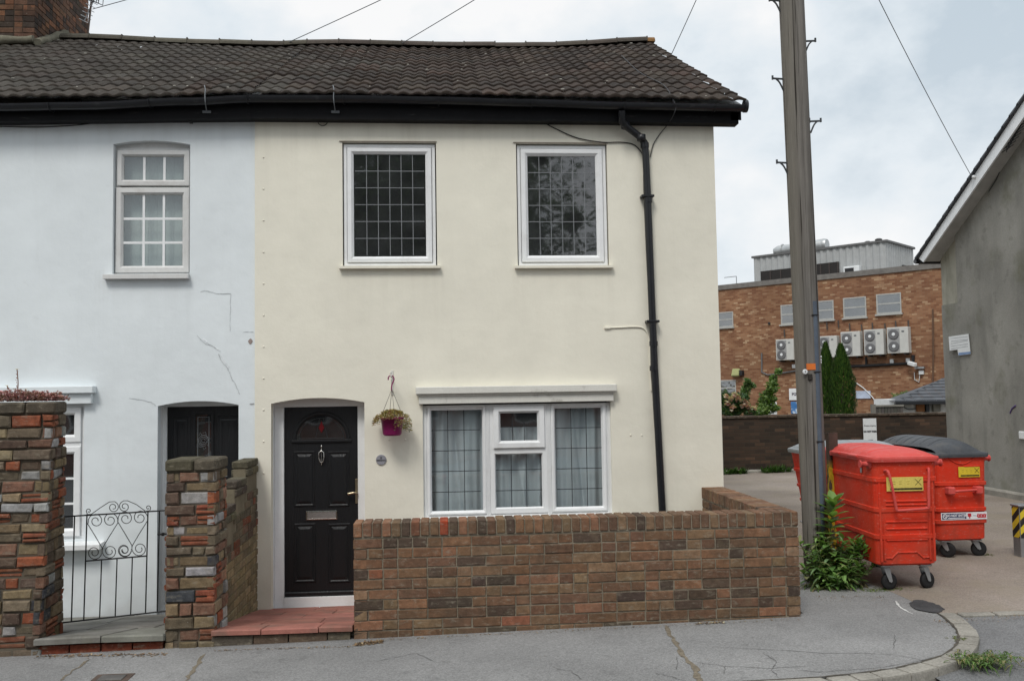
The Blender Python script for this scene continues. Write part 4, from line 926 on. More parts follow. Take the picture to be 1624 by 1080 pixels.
while u < bx1-.02:
    w_ = .066; u1 = min(u+w_, bx1); c = jit(pick(WALLP, WALLW), .14)
    if 25 > i > 23: pass
    if i == 9: c = (.30, .055, .025)
    dz = R.uniform(-.003, .004); dy = R.uniform(-.003, .003)
    b.obox(((u+u1)/2, YW+TH/2-.002+dy, (zcop+.006+ztop)/2+dz), ((1, 0, 0), (0, 1, 0), (0, 0, 1)), ((u1-u)/2, TH/2+.004, (ztop-zcop-.006)/2), c, .006); u = u1+.0095; i += 1
u = YW+TH+.008
while u < -.02:
    u1 = u+.066; c = jit(pick(WALLP, WALLW), .14)
    b.obox((bx1-TH/2+.002, (u+u1)/2, (zcop+.006+ztop)/2+R.uniform(-.003, .003)), ((1, 0, 0), (0, 1, 0), (0, 0, 1)), (TH/2+.003, .033, (ztop-zcop-.006)/2), c, .006); u = u1+.0095
CPG = b.build('coping', 'brick', BW)
b = MB(); b.box(bx0+.002, bx1-.004, YW+.004, YW+TH-.003, zcop+.0, ztop-.008, (1, 1, 1)); b.box(bx1-TH+.003, bx1-.004, YW+TH-.002, -.005, zcop+.0, ztop-.008); b.build('coping_mortar', 'mortar', BW)

# ================================================================== SALVAGED BRICK PIERS
STP = [(.115, .088, .062), (.235, .074, .038), (.26, .255, .25), (.165, .122, .072), (.090, .062, .047), (.040, .042, .048), (.155, .083, .058), (.20, .155, .095), (.225, .125, .085), (.135, .105, .074)]
STW = [3.6, 3.4, 2.6, 3.0, 2.2, .6, 3.2, 1.8, 2.0, 3.2]
def pier(root, x0, x1, y0, y1, zb, zt, warp, seed, cap=.1):
    rr = random.Random(seed); b = MB(); z = zb; row = 0
    core = MB(); secs = []
    def wp(p): return V(p)+V((warp(p), 0, 0))
    n = 8
    for i in range(n+1):
        zz = zb+(zt-.03-zb)*i/n; d = .016
        secs.append([wp((x0+d, y0+d, zz)), wp((x1-d, y0+d, zz)), wp((x1-d, y1-d, zz)), wp((x0+d, y1-d, zz))])
    core.loft(secs); core.build('mortar', 'mortar_dark', root)
    faces = [(V((x0, y0, 0)), V((1, 0, 0)), V((0, -1, 0)), x1-x0), (V((x1, y0, 0)), V((0, 1, 0)), V((1, 0, 0)), y1-y0), (V((x0, y1, 0)), V((0, -1, 0)), V((-1, 0, 0)), y1-y0), (V((x1, y1, 0)), V((-1, 0, 0)), V((0, 1, 0)), x1-x0)]
    while z < zt-cap-.03:
        h = rr.choice((.078, .082, .09, .074, .1)); h = min(h, zt-cap-z) if zt-cap-z-h > .035 else zt-cap-z
        for fi, (O, U, N, L) in enumerate(faces):
            u = .0; k = 0
            while u < L-.03:
                l = rr.choice((.10, .215, .20, .13, .15, .225)) if not (k == 0 and (row+fi) % 2) else .105
                u1 = min(u+l, L); u1 = L if L-u1 < .07 else u1
                c = rr.choices(STP, STW)[0]; kk = rr.uniform(.85, 1.35); c = tuple(a*kk*rr.uniform(.97, 1.03) for a in c)
                st0 = len(b.v)
                thin = rr.random() < .09
                parts = [(z+.006, z+h-.007)] if not thin else [(z+.006, z+h*.45-.003), (z+h*.45+.006, z+h-.006)]
                for (za, zc_) in parts:
                    cc = c if not thin else (tuple(a*rr.uniform(.93, 1.07) for a in (.20, .068, .038)))
                    brick(b, O, U, N, u+.005, u1-.006, za, zc_, .06, cc, .006, rr.uniform(-.012, .014), .009)
                for q in range(st0, len(b.v)): b.v[q] = wp(b.v[q])
                u = u1; k += 1
        z += h; row += 1
    # cap course
    for fi in (0,):
        u = x0-.01
        while u < x1:
            u1 = min(u+rr.choice((.22, .23)), x1+.01); u1 = x1+.01 if x1-u1 < .08 else u1
            st0 = len(b.v); b.obox(((u+u1)/2, (y0+y1)/2, zt-cap/2), ((1, 0, 0), (0, 1, 0), (0, 0, 1)), ((u1-u)/2-.005, (y1-y0)/2+.012, cap/2-.004), tuple(a*rr.uniform(.95, 1.05) for a in (.085, .073, .052)), .014)
            for q in range(st0, len(b.v)): b.v[q] = wp(b.v[q])
            u = u1
    b.build('stones', 'stones', root)
P1 = thing('brick_pier', 'tall gate pier of mixed salvaged bricks and stones with pink stonecrop growing on its top', 'pier', (-3.4, -1.8, .05), group='salvaged brick garden piers and wall')
pier(P1, -3.72, -3.085, -2.0, -1.55, .03, onY(40, 637, -2).z, lambda p: .10*max(0, (p[2]-.1)/1.9)*max(0, (-1.55-p[1])/.45)*max(0, min(1, (p[0]+3.72)/.635)), 11)
PWL = thing('garden_wall', 'stepped party garden wall of mixed salvaged bricks with a tall pier at the pavement end', 'wall', (-1.9, -1.8, .05), group='salvaged brick garden piers and wall')
zp2 = onY(300, 728, -2).z
pier(PWL, onY(262, 900, -2).x+.0, onY(341, 900, -2).x, -2.0, -1.6, .03, zp2, lambda p: 0, 23)
# wall behind the pier, stepped up to the house, old stock bricks below
x0_, x1_ = -1.975, -1.842
zs = [(-1.6, -.98, onX(360, 800, -1.85).z-.02), (-.98, -.52, onX(380, 760, -1.85).z), (-.52, .0, onX(402, 726, -1.85).z-.01)]
b = MB(); cm = MB()
STK = [(.25, .19, .105), (.21, .165, .095), (.28, .215, .125), (.19, .145, .085)]
def colr(u, z, c): return c
for (ya, yb, zt_) in zs:
    cm.box(x0_+.01, x1_-.01, ya+.001, yb-.001, -.3, zt_-.07)
def topf(u):
    y = -1.6+u
    for (ya, yb, zt_) in zs:
        if y <= yb: return zt_
    return zs[-1][2]
PP = [(.115, .095, .068), (.20, .068, .038), (.15, .12, .08), (.11, .07, .052), (.19, .11, .075)]
course_wall(b, V((x1_, -1.6, -.3)), V((0, 1, 0)), V((1, 0, 0)), 1.6, zs[-1][2]+.3, .074, depth=.06, pal=PP, wts=[4, 2.4, 3, 2, 1.5], top=topf,
            colfn=lambda u, z, c: c if z+(-.3) > .52+.1*u else R.choice(STK))
course_wall(b, V((x0_, 0, -.3)), V((0, -1, 0)), V((-1, 0, 0)), 1.6, zs[-1][2]+.3, .074, depth=.06, pal=PP, wts=[4, 2, 3, 2, 1], top=lambda u: topf(1.6-u))
for (ya, yb, zt_) in zs:
    n = max(1, round((yb-ya)/.225)); 
    for lev in range(2):
        for k in range(n):
            y0 = ya+(yb-ya)*k/n; y1 = ya+(yb-ya)*(k+1)/n
            b.box(x0_-.006-.004*lev, x1_+.006+.004*lev, y0+.004, y1-.006, zt_-.074*(lev+1)+.008, zt_-.074*lev, jit(R.choice([(.10, .09, .062), (.075, .06, .048), (.13, .115, .07)]), .15), .008)
b.build('brickwork', 'stones', PWL); cm.build('wall_mortar', mat('sandy_mortar', (.17, .145, .1, 1), .95, var=.25), PWL)

# stonecrop on the pier
SC = thing('stonecrop', 'pink red stonecrop with three thin flower stalks sprouting on top of the tall pier', 'plant', (-3.35, -1.8, onY(40, 637, -2).z))
b = MB(); zt_ = onY(40, 637, -2).z
for i in range(1500):
    x = R.uniform(-3.68, -3.02); y = R.uniform(-2.0, -1.62); e_ = min(1, (x+3.72)/.12, (-2.98-x)/.1); p = V((x, y, zt_+R.uniform(.0, .075)*max(.2, e_)*(.6+.6*noise.noise(V((x*5, y*5, 2)))+.3)))
    c = R.choice([(.46, .20, .19), (.55, .32, .30), (.30, .11, .10), (.32, .20, .13), (.52, .34, .30), (.22, .14, .09)])
    for k in range(5):
        a = k*1.26+R.random(); d = V((math.cos(a), math.sin(a), R.uniform(.3, 1.2))).normalized()*R.uniform(.014, .026); s_ = d.cross(V((0, 0, 1))).normalized()*.0055
        b.quad([p, p+d*.5+s_, p+d, p+d*.5-s_], jit(c, .2))
b.build('foliage', 'attr', SC)
for (xa, ya, xb, yb, h_) in ((18, 632, 11, 612, 0), (27, 632, 27, 586, 1), (37, 634, 41, 618, 0)):
    b = MB(); p0, p1 = onY(xa, ya, -1.85), onY(xb, yb, -1.85); b.tube(smooth_path([p0, p0.lerp(p1, .5)+V((.008, 0, 0)), p1]), .004, 5, (.25, .12, .09))
    for k in range(14): q_ = p0.lerp(p1, R.random()); d = V((R.uniform(-1, 1), R.uniform(-1, 1), .8)).normalized()*.018; b.quad([q_, q_+d*.5+V((.004, 0, 0)), q_+d, q_+d*.5-V((.004, 0, 0))], (.3, .13, .1))
    for k in range(7): d = V((math.cos(k*.9), math.sin(k*.9), .25))*R.uniform(.012, .022); s_ = V((-d.y, d.x, 0)).normalized()*.005; b.quad([p1, p1+d*.6+s_, p1+d, p1+d*.6-s_], (.62, .42, .04))
    b.build('flower_stalk', 'leaf', SC)

# ================================================================== IRON GATE
GY = -1.55
GT = thing('garden_gate', 'thin black wrought iron garden gate with heart shaped scrollwork between the salvaged brick piers', 'gate', (-2.7, GY, .2))
def gp(x, y): return onY(x, y, GY)
def g2(cx, cy): return gp(80+cx/4.695, 770+cy/4.695)
b = MB()
bar = lambda a, c, r=.006: b.tube([g2(*a), g2(*c)], r*.85, 6)
bar((70, 232), (862, 184), .008); bar((60, 1022), (880, 930), .008); bar((268, 560), (718, 522), .008)
b.build('rail', 'iron', GT)
for a, c in (((88, 231), (78, 1018)), ((180, 222), (156, 1010)), ((272, 216), (248, 998)), ((726, 192), (708, 948)), ((812, 187), (795, 938)), ((381, 551), (366, 988)), ((496, 541), (482, 972)), ((610, 531), (597, 958))):
    b = MB(); b.tube([g2(*a), g2(*c)], .0055 if a[1] < 500 else .005, 6); b.build('bar', 'iron', GT)
def spiral(c, r, a0, turns, cw, n=22):
    return [(c[0]+r*(1-.72*i/n)*math.cos(a0+(-1 if cw else 1)*turns*2*PI*i/n), c[1]+r*(1-.72*i/n)*math.sin(a0+(-1 if cw else 1)*turns*2*PI*i/n)) for i in range(n+1)]
def scroll(pts):
    b = MB(); b.tube([g2(*p) for p in pts], .0034, 5); b.build('scroll', 'iron', GT)
for sx in (0, 1):
    ox = 0 if sx == 0 else 222; oy = 0 if sx == 0 else -18
    # heart pairs: side scrolls meeting at top, tapering to a point below, then base scrolls
    scroll([(388+ox, 468+oy), (330+ox, 370+oy), (278+ox, 285+oy)]+spiral((338+ox, 262+oy), 58, PI*.93, 1.55, False))
    scroll([(384+ox, 470+oy), (440+ox, 375+oy), (503+ox, 275+oy)]+spiral((446+ox, 256+oy), 58, PI*.07, 1.55, True))
    scroll([(388+ox, 468+oy), (380+ox, 500+oy)]+spiral((327+ox, 497+oy), 56, -.1, 1.6, False))
    scroll([(384+ox, 470+oy), (388+ox, 505+oy)]+spiral((442+ox, 488+oy), 56, PI-.05, 1.6, True))
scroll([(602, 470), (605, 490)]+spiral((552, 480), 50, 0, 1.5, False))
scroll([(300, 215), (370, 165), (440, 120), (480, 118)]+spiral((468, 160), 42, -PI*.4, 1.5, False)); scroll([(705, 188), (640, 140), (575, 112), (545, 112)]+spiral((552, 156), 42, -PI*.6, 1.5, True))
scroll([(300, 212), (270, 212)]+spiral((285, 188), 20, PI*.7, 1.1, False)); scroll([(712, 188), (745, 182)]+spiral((728, 164), 20, PI*.3, 1.1, True))
b = MB(); b.tube([g2(800, 362), g2(866, 358)], .009, 6); b.tube([g2(838, 350), g2(838, 372)], .012, 6); b.build('latch', 'iron', GT)

# ================================================================== PLAQUE, BASKET
pc = onY(604.5, 729, -.003); PQ = thing('house_plaque', 'small round grey slate house name plaque beside the black front door', 'plaque', pc)
b = MB(); b.lathe(pc, (0, -1, 0), [(.052, -.003), (.052, .006), (.049, .009)], 28); b.build('disc', mat('grey_slate_disc', (.27, .27, .30, 1), .5, var=.05, bump=0), PQ)
text('8', .034, pc+V((0, -.0105, .018)), (1, 0, 0), (0, 0, 1), 'ink', PQ, 'numeral'); text('RESIDENCE', .0185, pc+V((0, -.0105, -.006)), (1, 0, 0), (0, 0, 1), 'ink', PQ, 'lettering', .0006)
hk = onY(621.5, 592, -.17); HB = thing('hanging_basket', 'purple plastic hanging basket of wilting yellow and pink trailing flowers beside the front door', 'hanging basket', onY(623, 690, -.17))
b = MB(); w0 = onY(622, 606, 0); b.box(w0.x-.012, w0.x+.012, -.008, .0, w0.z-.13, w0.z+.12, ch=.002); zt_ = onY(621.5, 598, -.17).z
b.tube(smooth_path([(w0.x, -.006, zt_), (w0.x, -.17, zt_), (w0.x, -.185, zt_+.015), (w0.x, -.18, zt_+.04)]), .006, 6); b.tube([(w0.x, -.006, zt_-.16), (w0.x, -.11, zt_-.02)], .005, 6); b.lathe((w0.x, -.184, zt_+.045), (0, 0, 1), [(.004, -.01), (.011, 0), (.004, .01)], 8)
b.build('bracket', 'timber_white', HB)
PUR = mat('purple_plastic', (.22, .014, .10, 1), .4, bump=0, var=.05)
xc = w0.x+.005; b = MB(); hy = -.17
b.tube(smooth_path([(xc-.034, hy, zt_-.028), (xc-.032, hy, zt_), (xc-.014, hy, zt_+.012), (xc+.012, hy, zt_+.006), (xc+.022, hy, zt_-.022), (xc+.012, hy, zt_-.05), (xc, hy, zt_-.085), (xc-.004, hy, zt_-.13)]), .0065, 7); b.build('hook', PUR, HB)
zr_ = onY(623, 662, -.17).z; zb_ = onY(623, 690.5, -.17).z; yt = zt_-.12
for k in range(4):
    a = .3+k*PI/2; b = MB(); b.tube([(xc, hy, yt), (xc+.115*math.cos(a), hy+.115*math.sin(a), zr_)], .0022, 4); b.build('wire', mat('brown_wire', (.12, .09, .08, 1), .5, bump=0), HB)
b = MB(); H_ = zr_-zb_
b.lathe((xc, hy, zb_), (0, 0, 1), [(.078, 0), (.09, .012), (.093, .02), (.112, H_-.015), (.117, H_-.015), (.119, H_), (.107, H_), (.105, H_-.03)], 28); b.build('bowl', PUR, HB)
b = MB(); b.lathe((xc, hy, zr_-.04), (0, 0, 1), [(.10, 0), (.07, .02)], 20, (.05, .04, .03)); b.build('soil', 'earth', HB)
b = MB()
FC = [(.38, .27, .09), (.45, .36, .14), (.30, .20, .10), (.42, .22, .16), (.20, .19, .06), (.34, .34, .16), (.26, .15, .10), (.5, .4, .22)]
for i in range(1300):
    a = R.uniform(0, 2*PI); rr_ = .168*math.sqrt(R.random())
    side = math.cos(a); drop = 0
    if rr_ > .108:
        mx_ = .15 if math.cos(a+.2) > .35 else (.08 if side < -.75 else .025)
        drop = R.random()**1.2*mx_
    p = V((xc+(rr_+(.03 if drop > .02 else 0))*math.cos(a), hy+(rr_+(.02 if drop > .02 else 0))*math.sin(a), zr_+.055*(1-(rr_/.168)**2)+R.uniform(-.01, .02)-drop+.004))
    c = R.choice(FC) if drop < .08 or R.random() < .4 else R.choice(((.16, .18, .06), (.22, .2, .09)))
    for k in range(4):
        d = V((R.uniform(-1, 1), R.uniform(-1, 1), R.uniform(-.4, .9))).normalized()*R.uniform(.008, .017); s_ = d.cross(V((R.random(), .3, .6))).normalized()*.005
        b.quad([p, p+d*.5+s_, p+d, p+d*.5-s_], jit(c, .2))
b.build('flowers', 'leaf', HB)

# ================================================================== TELEGRAPH POLE
pb_ = onG(1295, 921); PY = pb_.y
def pex(y): l = onY(1237+(38/850)*y, y, PY); r_ = onY(1273.5+(39.5/850)*y, y, PY); return (l+r_)/2, (r_-l).length/2
TPo = thing('telegraph_pole', 'weathered grey wooden telegraph pole with step irons standing in front of the bins', 'pole', (pb_.x, PY, pb_.z))
c0, rr0 = pex(0); c1, rr1 = pex(850)
dirp = (c0-c1).normalized(); base = c1-dirp*((c1.z-pb_.z+.2)/dirp.z); topz = onY(1200, -330, PY).z+.25
Lp = (topz-base.z)/dirp.z
b = MB(); n = 40; secs = []; rows_ = 60
for i in range(rows_+1):
    t = Lp*i/rows_; c = base+dirp*t; rad_ = rr1*1.03+(rr0-rr1)*(t/((c0-c1).length))*.9; s_ = []
    for k in range(n):
        a = 2*PI*k/n
        q_ = 1+.03*noise.noise(V((math.cos(a)*1.6, math.sin(a)*1.6, t*.5)))
        gr = abs(noise.noise(V((math.cos(a)*7, math.sin(a)*7, t*.16+5)))); q_ -= .028*max(0, 1-gr*9)
        s_.append(c+V((math.cos(a), math.sin(a), 0))*rad_*q_)
    secs.append(s_)
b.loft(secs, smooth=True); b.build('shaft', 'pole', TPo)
for (px, py, s_) in ((1237.5, 2, -1), (1242.5, 126, -1), (1249.5, 259, -1), (1276, 66, 1), (1284.5, 193, 1)):
    b = MB(); p = onY(px, py, PY)+V((-s_*.015, 0, 0)); e_ = p+V((s_*.125, 0, .006)); b.tube([p, e_], .010, 7); b.tube([e_+V((0, 0, -.012)), e_+V((0, 0, .028))], .010, 7); b.tube(smooth_path([p+V((s_*.088, 0, 0)), p+V((s_*.055, 0, -.035)), p+V((s_*.018, 0, -.115))]), .0085, 6); b.box(p.x-.012, p.x+.012, PY-.02, PY+.02, p.z-.02, p.z+.03)
    b.build('step_iron', mat('step_iron_steel', (.06, .065, .07, 1), .6, metal=.4, bump=.1), TPo)
b = MB(); cps = [onY(x, y, PY-.098) for x, y in ((1290.5, 478), (1293.5, 560), (1298, 680), (1302, 780), (1305.5, 862), (1308, 915))]
b.tube(cps, .030, 12); b.build('cable_conduit', mat('blue_grey_conduit', (.085, .105, .135, 1), .5, var=.15, bump=.1), TPo)
for py in (500, 590, 700, 800):
    c, rad_ = pex(py); b = MB(); p = onY(1288+ (py-478)*.04, py, PY-.10); b.box(p.x-.02, p.x+.045, p.y-.03, p.y+.02, p.z-.006, p.z+.006); b.build('saddle', 'iron', TPo)
c, rad_ = pex(582)
def onpole(px, py, a0, a1, h, off, m, name):
    c, rad_ = pex(py); b = MB(); k = 8
    s_ = [[c+V((math.sin(a)*(rad_*1.0+off), -math.cos(a)*(rad_*1.0+off), z_)) for a in [a0+(a1-a0)*i/k for i in range(k+1)]] for z_ in (-h/2, h/2)]
    vs = s_[0]+s_[1]; b.add(vs, [(i, i+1, k+2+i, k+1+i) for i in range(k)], smooth=True); return b.build(name, m, TPo)
onpole(1279, 582, -.52, .32, .060, .008, mat('orange_label', (.62, .16, .03, 1), .5, bump=0, var=.06, stains=(((.2, .08, .04, 1), .55, .7, 30, (1, 1, 1), .6),)), 'orange_label')
pd = onY(1277, 589.5, PY-rad_-.004); b = MB(); b.lathe(pd, (0, -1, 0), [(.024, -.006), (.024, .003), (.02, .005)], 16); b.build('number_disc', 'ply', TPo); b = MB(); b.box(pd.x-.003, pd.x+.003, pd.y-.007, pd.y-.0055, pd.z-.009, pd.z+.009); b.build('numeral', 'ink', TPo)
b = MB(); p = onY(1284, 598, PY-rad_*.9); b.box(p.x-.02, p.x+.018, p.y-.03, p.y+.03, p.z-.03, p.z+.03, ch=.006); b.build('notch_plate', mat('dark_stain_wood', (.03, .026, .022, 1), .9), TPo)
for py in (566, 571, 575): 
    p = onY(1301, py, PY-rad_*.45); b = MB(); b.lathe(p, (.6, -.8, 0), [(.012, -.01), (.012, .008), (.004, .012)], 8); b.build('insulator', 'ply', TPo)
PT = base+dirp*(Lp-.35)
# overhead service cables
def span(name, a, c, label, sag=.12, r_=.0055):
    pts = [V(a).lerp(V(c), i/16)-V((0, 0, sag*4*(i/16)*(1-i/16))) for i in range(17)]
    b = MB(); b.tube(pts, r_, 6); o = b.build(name, 'cable_grey', None, pts[0]); return tag(o, label, 'cable', 'overhead cables from the telegraph pole')
span('overhead_cable', PT, onY(147, 15, 4.4), 'overhead cable running to the aerial by the chimney', .05)
span('overhead_cable', PT, onY(428, 81, 3.92), 'overhead cable dropping behind the ridge of the white house roof', .05)
span('overhead_cable', PT, onY(614, 83, 3.92), 'overhead cable dropping behind the middle of the cream house ridge', .05)
span('overhead_cable', PT, onX(1062, 93, 3.15), 'overhead cable dropping to the sloping right verge of the brown roof', .03)

# ================================================================== RUSTY POST, SIGN, BOLLARD
p0 = onY(1319, 686, -.36); bz = G(p0.x)
SP = thing('steel_post', 'rusty steel channel post with flaking yellow paint beside the telegraph pole', 'post', (p0.x+.02, -.36, bz))
def rust():
    t = NT('rusty_steel'); o = t.obj(); s = t.n('ShaderNodeSeparateXYZ'); t.l(o, s.inputs[0])
    c = t.mix(t.rng(t.noise(o, 9, 6, .7), .35, .7, 0, 1), (.055, .038, .03, 1), (.10, .065, .05, 1))
    f = t.math('MULTIPLY', t.rng(s.outputs[2], 1.12, 1.0, 0, 1), t.rng(t.noise(t.map(o, (1, 1, .35)), 17, 6, .75), .47, .51, 0, 1))
    c = t.mix(f, c, (.48, .34, .02, 1)); t.pbr(c, .8, 0, .3, t.bump(t.noise(o, 40, 4), .4, .005)); return t.m
b = MB(); x0_, x1_ = onY(1311.5, 686, -.36).x, onY(1325.5, 686, -.36).x; q = [(x0_, -.40), (x1_, -.40), (x1_, -.32), (x1_-.012, -.32), (x1_-.012, -.385), (x0_+.012, -.385), (x0_+.012, -.32), (x0_, -.32)]
b.loft([[V((x, y, z)) for x, y in q] for z in (bz-.1, p0.z)]); b.build('channel', rust(), SP)
nb = onY(1318, 738, -.41); text('R', .17, (nb.x+.004, -.4035, 1.13), (1, 0, 0), (0, 0, 1), mat('yellow_paint_letter', (.50, .35, .02, 1), .7, var=.2, vs=20), SP, 'painted_letter', .004, .55)
bl = onG(1620, 884)+V((0, 0, 0)); BO = thing('bollard', 'short grey steel bollard with yellow and black hazard stripes cut off by the right edge', 'bollard', (bl.x+.065, bl.y+.065, bl.z))
bzt = onY(1612, 804, bl.y).z; b = MB(); b.box(bl.x, bl.x+.13, bl.y, bl.y+.13, bl.z-.02, bzt, ch=.006); b.build('body', 'galv', BO)
b = MB(); b.box(bl.x-.012, bl.x+.142, bl.y-.012, bl.y+.142, bzt, bzt+.022, ch=.005); b.build('cap', 'galv', BO)
def hazard():
    t = NT('hazard_stripes'); o = t.obj(); s = t.n('ShaderNodeSeparateXYZ'); t.l(o, s.inputs[0])
    d = t.math('ADD', t.math('SUBTRACT', s.outputs[2], t.math('MULTIPLY', s.outputs[0], .9)), t.math('MULTIPLY', s.outputs[1], .9))
    f = t.math('GREATER_THAN', t.math('FRACT', t.math('MULTIPLY', d, 6.6)), .5)
    c = t.mix(f, (.02, .02, .02, 1), (.62, .47, .03, 1)); c = t.mix(t.rng(t.noise(o, 14, 5, .7), .55, .75, 0, .5), c, (.2, .15, .08, 1)); t.pbr(c, .5); return t.m
b = MB(); z0_ = bl.z+.2; e_ = .0025
for q in ([(bl.x-e_, bl.y+.126), (bl.x-e_, bl.y+.004)], [(bl.x+.004, bl.y-e_), (bl.x+.126, bl.y-e_)]): b.quad([(*q[0], z0_), (*q[1], z0_), (*q[1], bzt-.006), (*q[0], bzt-.006)])
b.build('hazard_tape', hazard(), BO)

# ================================================================== WHEELED BINS
def rrect(x0, x1, y0, y1, z, r_, n=4):
    out = []
    for cx_, cy_, a0 in ((x1-r_, y0+r_, -PI/2), (x1-r_, y1-r_, 0), (x0+r_, y1-r_, PI/2), (x0+r_, y0+r_, PI)):
        for k in range(n+1): a = a0+PI/2*k/n; out.append(V((cx_+r_*math.cos(a), cy_+r_*math.sin(a), z)))
    return out
def make_bin(label, loc, rz, W, L, zb, zt, lidm, kind, group='red wheeled trade waste bins'):
    t = thing('wheeled_bin', label, 'wheelie bin', loc, rz, group); Mx = WM[t.name]
    class LB(MB):
        def build(s, name, m, parent): s.v = [Mx @ v for v in s.v]; return MB.build(s, name, m, parent)
    b = LB(); tp = .035 if kind != 'trap' else .10; secs = []
    ribs = {'bail': [(.27, .010), (.52, .008), (.80, .010)], 'bar': [(.22, .014), (.36, .012), (.66, .012)], 'trap': [(.3, .012), (.5, .012), (.72, .012)]}[kind]
    lv = [0, .02]
    for f_, d in ribs: lv += [f_-.025, f_-.018, f_+.018, f_+.025]
    lv += [.93, 1]
    for f_ in lv:
        d = 0
        for rf, rd_ in ribs:
            if abs(f_-rf) < .02: d = rd_
        k = tp*(1-f_); inset = .03 if f_ == 0 else 0
        kl = k if kind != 'trap' else k*1.3
        secs.append(rrect(-W/2+k*.5-d+inset, W/2-k*.5+d-inset, kl-d+inset, L-kl+d-inset, zb+(zt-zb)*f_, .055))
    b.loft(secs, smooth=False); B = b.build('body', 'red', t)
    y = tp*.55
    def ribz(x0, x1, z, h_=.012, pr=.012, name=None):
        f_ = (z-zb)/(zt-zb); yy = tp*(1-f_); b.obox(((x0+x1)/2, yy-.002, z), ((1, 0, 0), (0, 1, 0), (0, 0, 1)), ((x1-x0)/2, pr, h_), (1, 1, 1), .006)
    H_ = zt-zb
    b = LB()
    if kind == 'bail':
        for z in (.24, .345, .41, .565, .60): ribz(-W*.33, W*.33, zb+H_*(z)-.0, .009, .009)
        for sx in (-1, 1):
            b.obox((sx*W*.36, tp*.75-.002, zb+H_*.27), ((1, 0, 0), (0, 1, 0), (0, 0, 1)), (.008, .009, H_*.22), (1, 1, 1), .005)
            b.obox((sx*W*.42, tp*.4, zb+H_*.5), ((1, 0, 0), (0, 1, 0), (0, 0, 1)), (.010, .010, H_*.46), (1, 1, 1), .005)
        b.obox((0, tp*.9, zb+H_*.125), ((1, 0, 0), (0, 1, 0), (0, 0, 1)), (W*.16, .010, .008), (1, 1, 1), .005)
        for sx in (-1, 1): b.obox((sx*W*.20, tp*.9, zb+H_*.10), (V((1, 0, -sx*.9)).normalized(), (0, 1, 0), V((sx*.9, 0, 1)).normalized()), (.05, .010, .008), (1, 1, 1), .005); b.obox((sx*W*.29, tp*.92, zb+H_*.075), ((1, 0, 0), (0, 1, 0), (0, 0, 1)), (W*.06, .010, .008), (1, 1, 1), .005)
    elif kind == 'bar':
        ribz(.02, W*.36, zb+H_*.86, .008, .012)
        pts = [(-.16+.32*k/14, .0, zb+H_*.97-.075*math.sin(PI*k/14)) for k in range(15)]; b.tube([(p[0], .0, p[2]) for p in pts], .007, 5)
    if b.v: b.build('rib', 'red', B)
    # handle
    b = LB()
    if kind == 'bail':
        zz = zb+H_; b.tube(smooth_path([(-W*.34, .0, zb+H_*.885), (-W*.31, -.045, zb+H_*.875), (-W*.26, -.06, zb+H_*.70), (-W*.22, -.062, zb+H_*.545), (-W*.19, -.062, zb+H_*.525), (0, -.062, zb+H_*.53), (W*.24, -.062, zb+H_*.538), (W*.29, -.062, zb+H_*.56), (W*.30, -.06, zb+H_*.70), (W*.33, -.045, zb+H_*.885), (W*.35, .0, zb+H_*.895)], 4), .012, 8); b.build('handle', 'red_lid', t)
    elif kind == 'bar':
        zz = zb+H_*.58; b.tube([(-W*.26, -.055, zz), (W*.26, -.055, zz+.012)], .013, 8)
        for sx in (-1, 1): b.obox((sx*W*.27, -.02, zz+.006), ((1, 0, 0), (0, 1, 0), (0, 0, 1)), (.038, .05, .040), (1, 1, 1), .012)
        b.build('handle', 'red_lid', t)
    # trunnions
    for sx in (-1, 1):
        b = LB(); b.lathe((sx*W/2, L*.5 if kind == 'trap' else .10, zt-.055), (sx, 0, 0), [(.05, -.01), (.05, .012), (.024, .014), (.024, .075), (.034, .078), (.034, .09)], 14); b.build('lifting_trunnion', 'red_lid', t)
    # lid
    b = LB(); o_ = .028; zl = zt-.004
    b.loft([rrect(-W/2-o_, W/2+o_, -o_, L+o_, zl-.028, .07), rrect(-W/2-o_-.004, W/2+o_+.004, -o_-.004, L+o_+.004, zl+.0, .07), rrect(-W/2-o_, W/2+o_, -o_, L+o_, zl+.016, .07), rrect(-W/2+.0, W/2-.0, .0, L-.0, zl+.022, .07)])
    nx, ny = 26, 96; vs = []; hd = {'bail': .07, 'bar': .15, 'trap': .09}[kind]
    for j in range(ny+1):
        for i in range(nx+1):
            u = -1+2*i/nx; v = -1+2*j/ny
            if kind == 'bar': hh = hd*max(0, 1-abs(u+.12)**2.2/(1.12 if u < 0 else .88)**0)**.8*(max(0, 1-abs(v)**6))**.6 if abs(u+.12) < 1 else 0
            else: hh = hd*(max(0, 1-abs(u)**3.2)*max(0, 1-abs(v)**5))**.7
            yy = L*(v+1)/2
            gr = 0 if abs(v) > .93 or abs(u) > .9 else (-(.010 if kind != 'bar' else .020) if (yy % .17) < .028 else 0)
            vs.append((u*(W/2-.0), yy, zl+.02+hh+gr*min(1, hh/.03)))
    b.add(vs, [(j*(nx+1)+i, j*(nx+1)+i+1, (j+1)*(nx+1)+i+1, (j+1)*(nx+1)+i) for j in range(ny) for i in range(nx)], smooth=True)
    LD = b.build('lid', lidm, t)
    if kind == 'bail':
        b = LB()
        for yy in (L*.30, L*.62): b.obox((-W/2-.026, yy, zl+.006), ((1, 0, 0), (0, 1, 0), (0, 0, 1)), (.018, .10, .012), (1, 1, 1), .006)
        b.build('hinge', 'red_lid', LD)
        b = LB(); b.obox((-W/2-.012, L*.2, zl-.075), ((1, 0, 0), (0, 1, 0), (0, .0, 1)), (.006, .012, .07), (1, 1, 1), .004); b.build('gas_strut', 'galv', t)
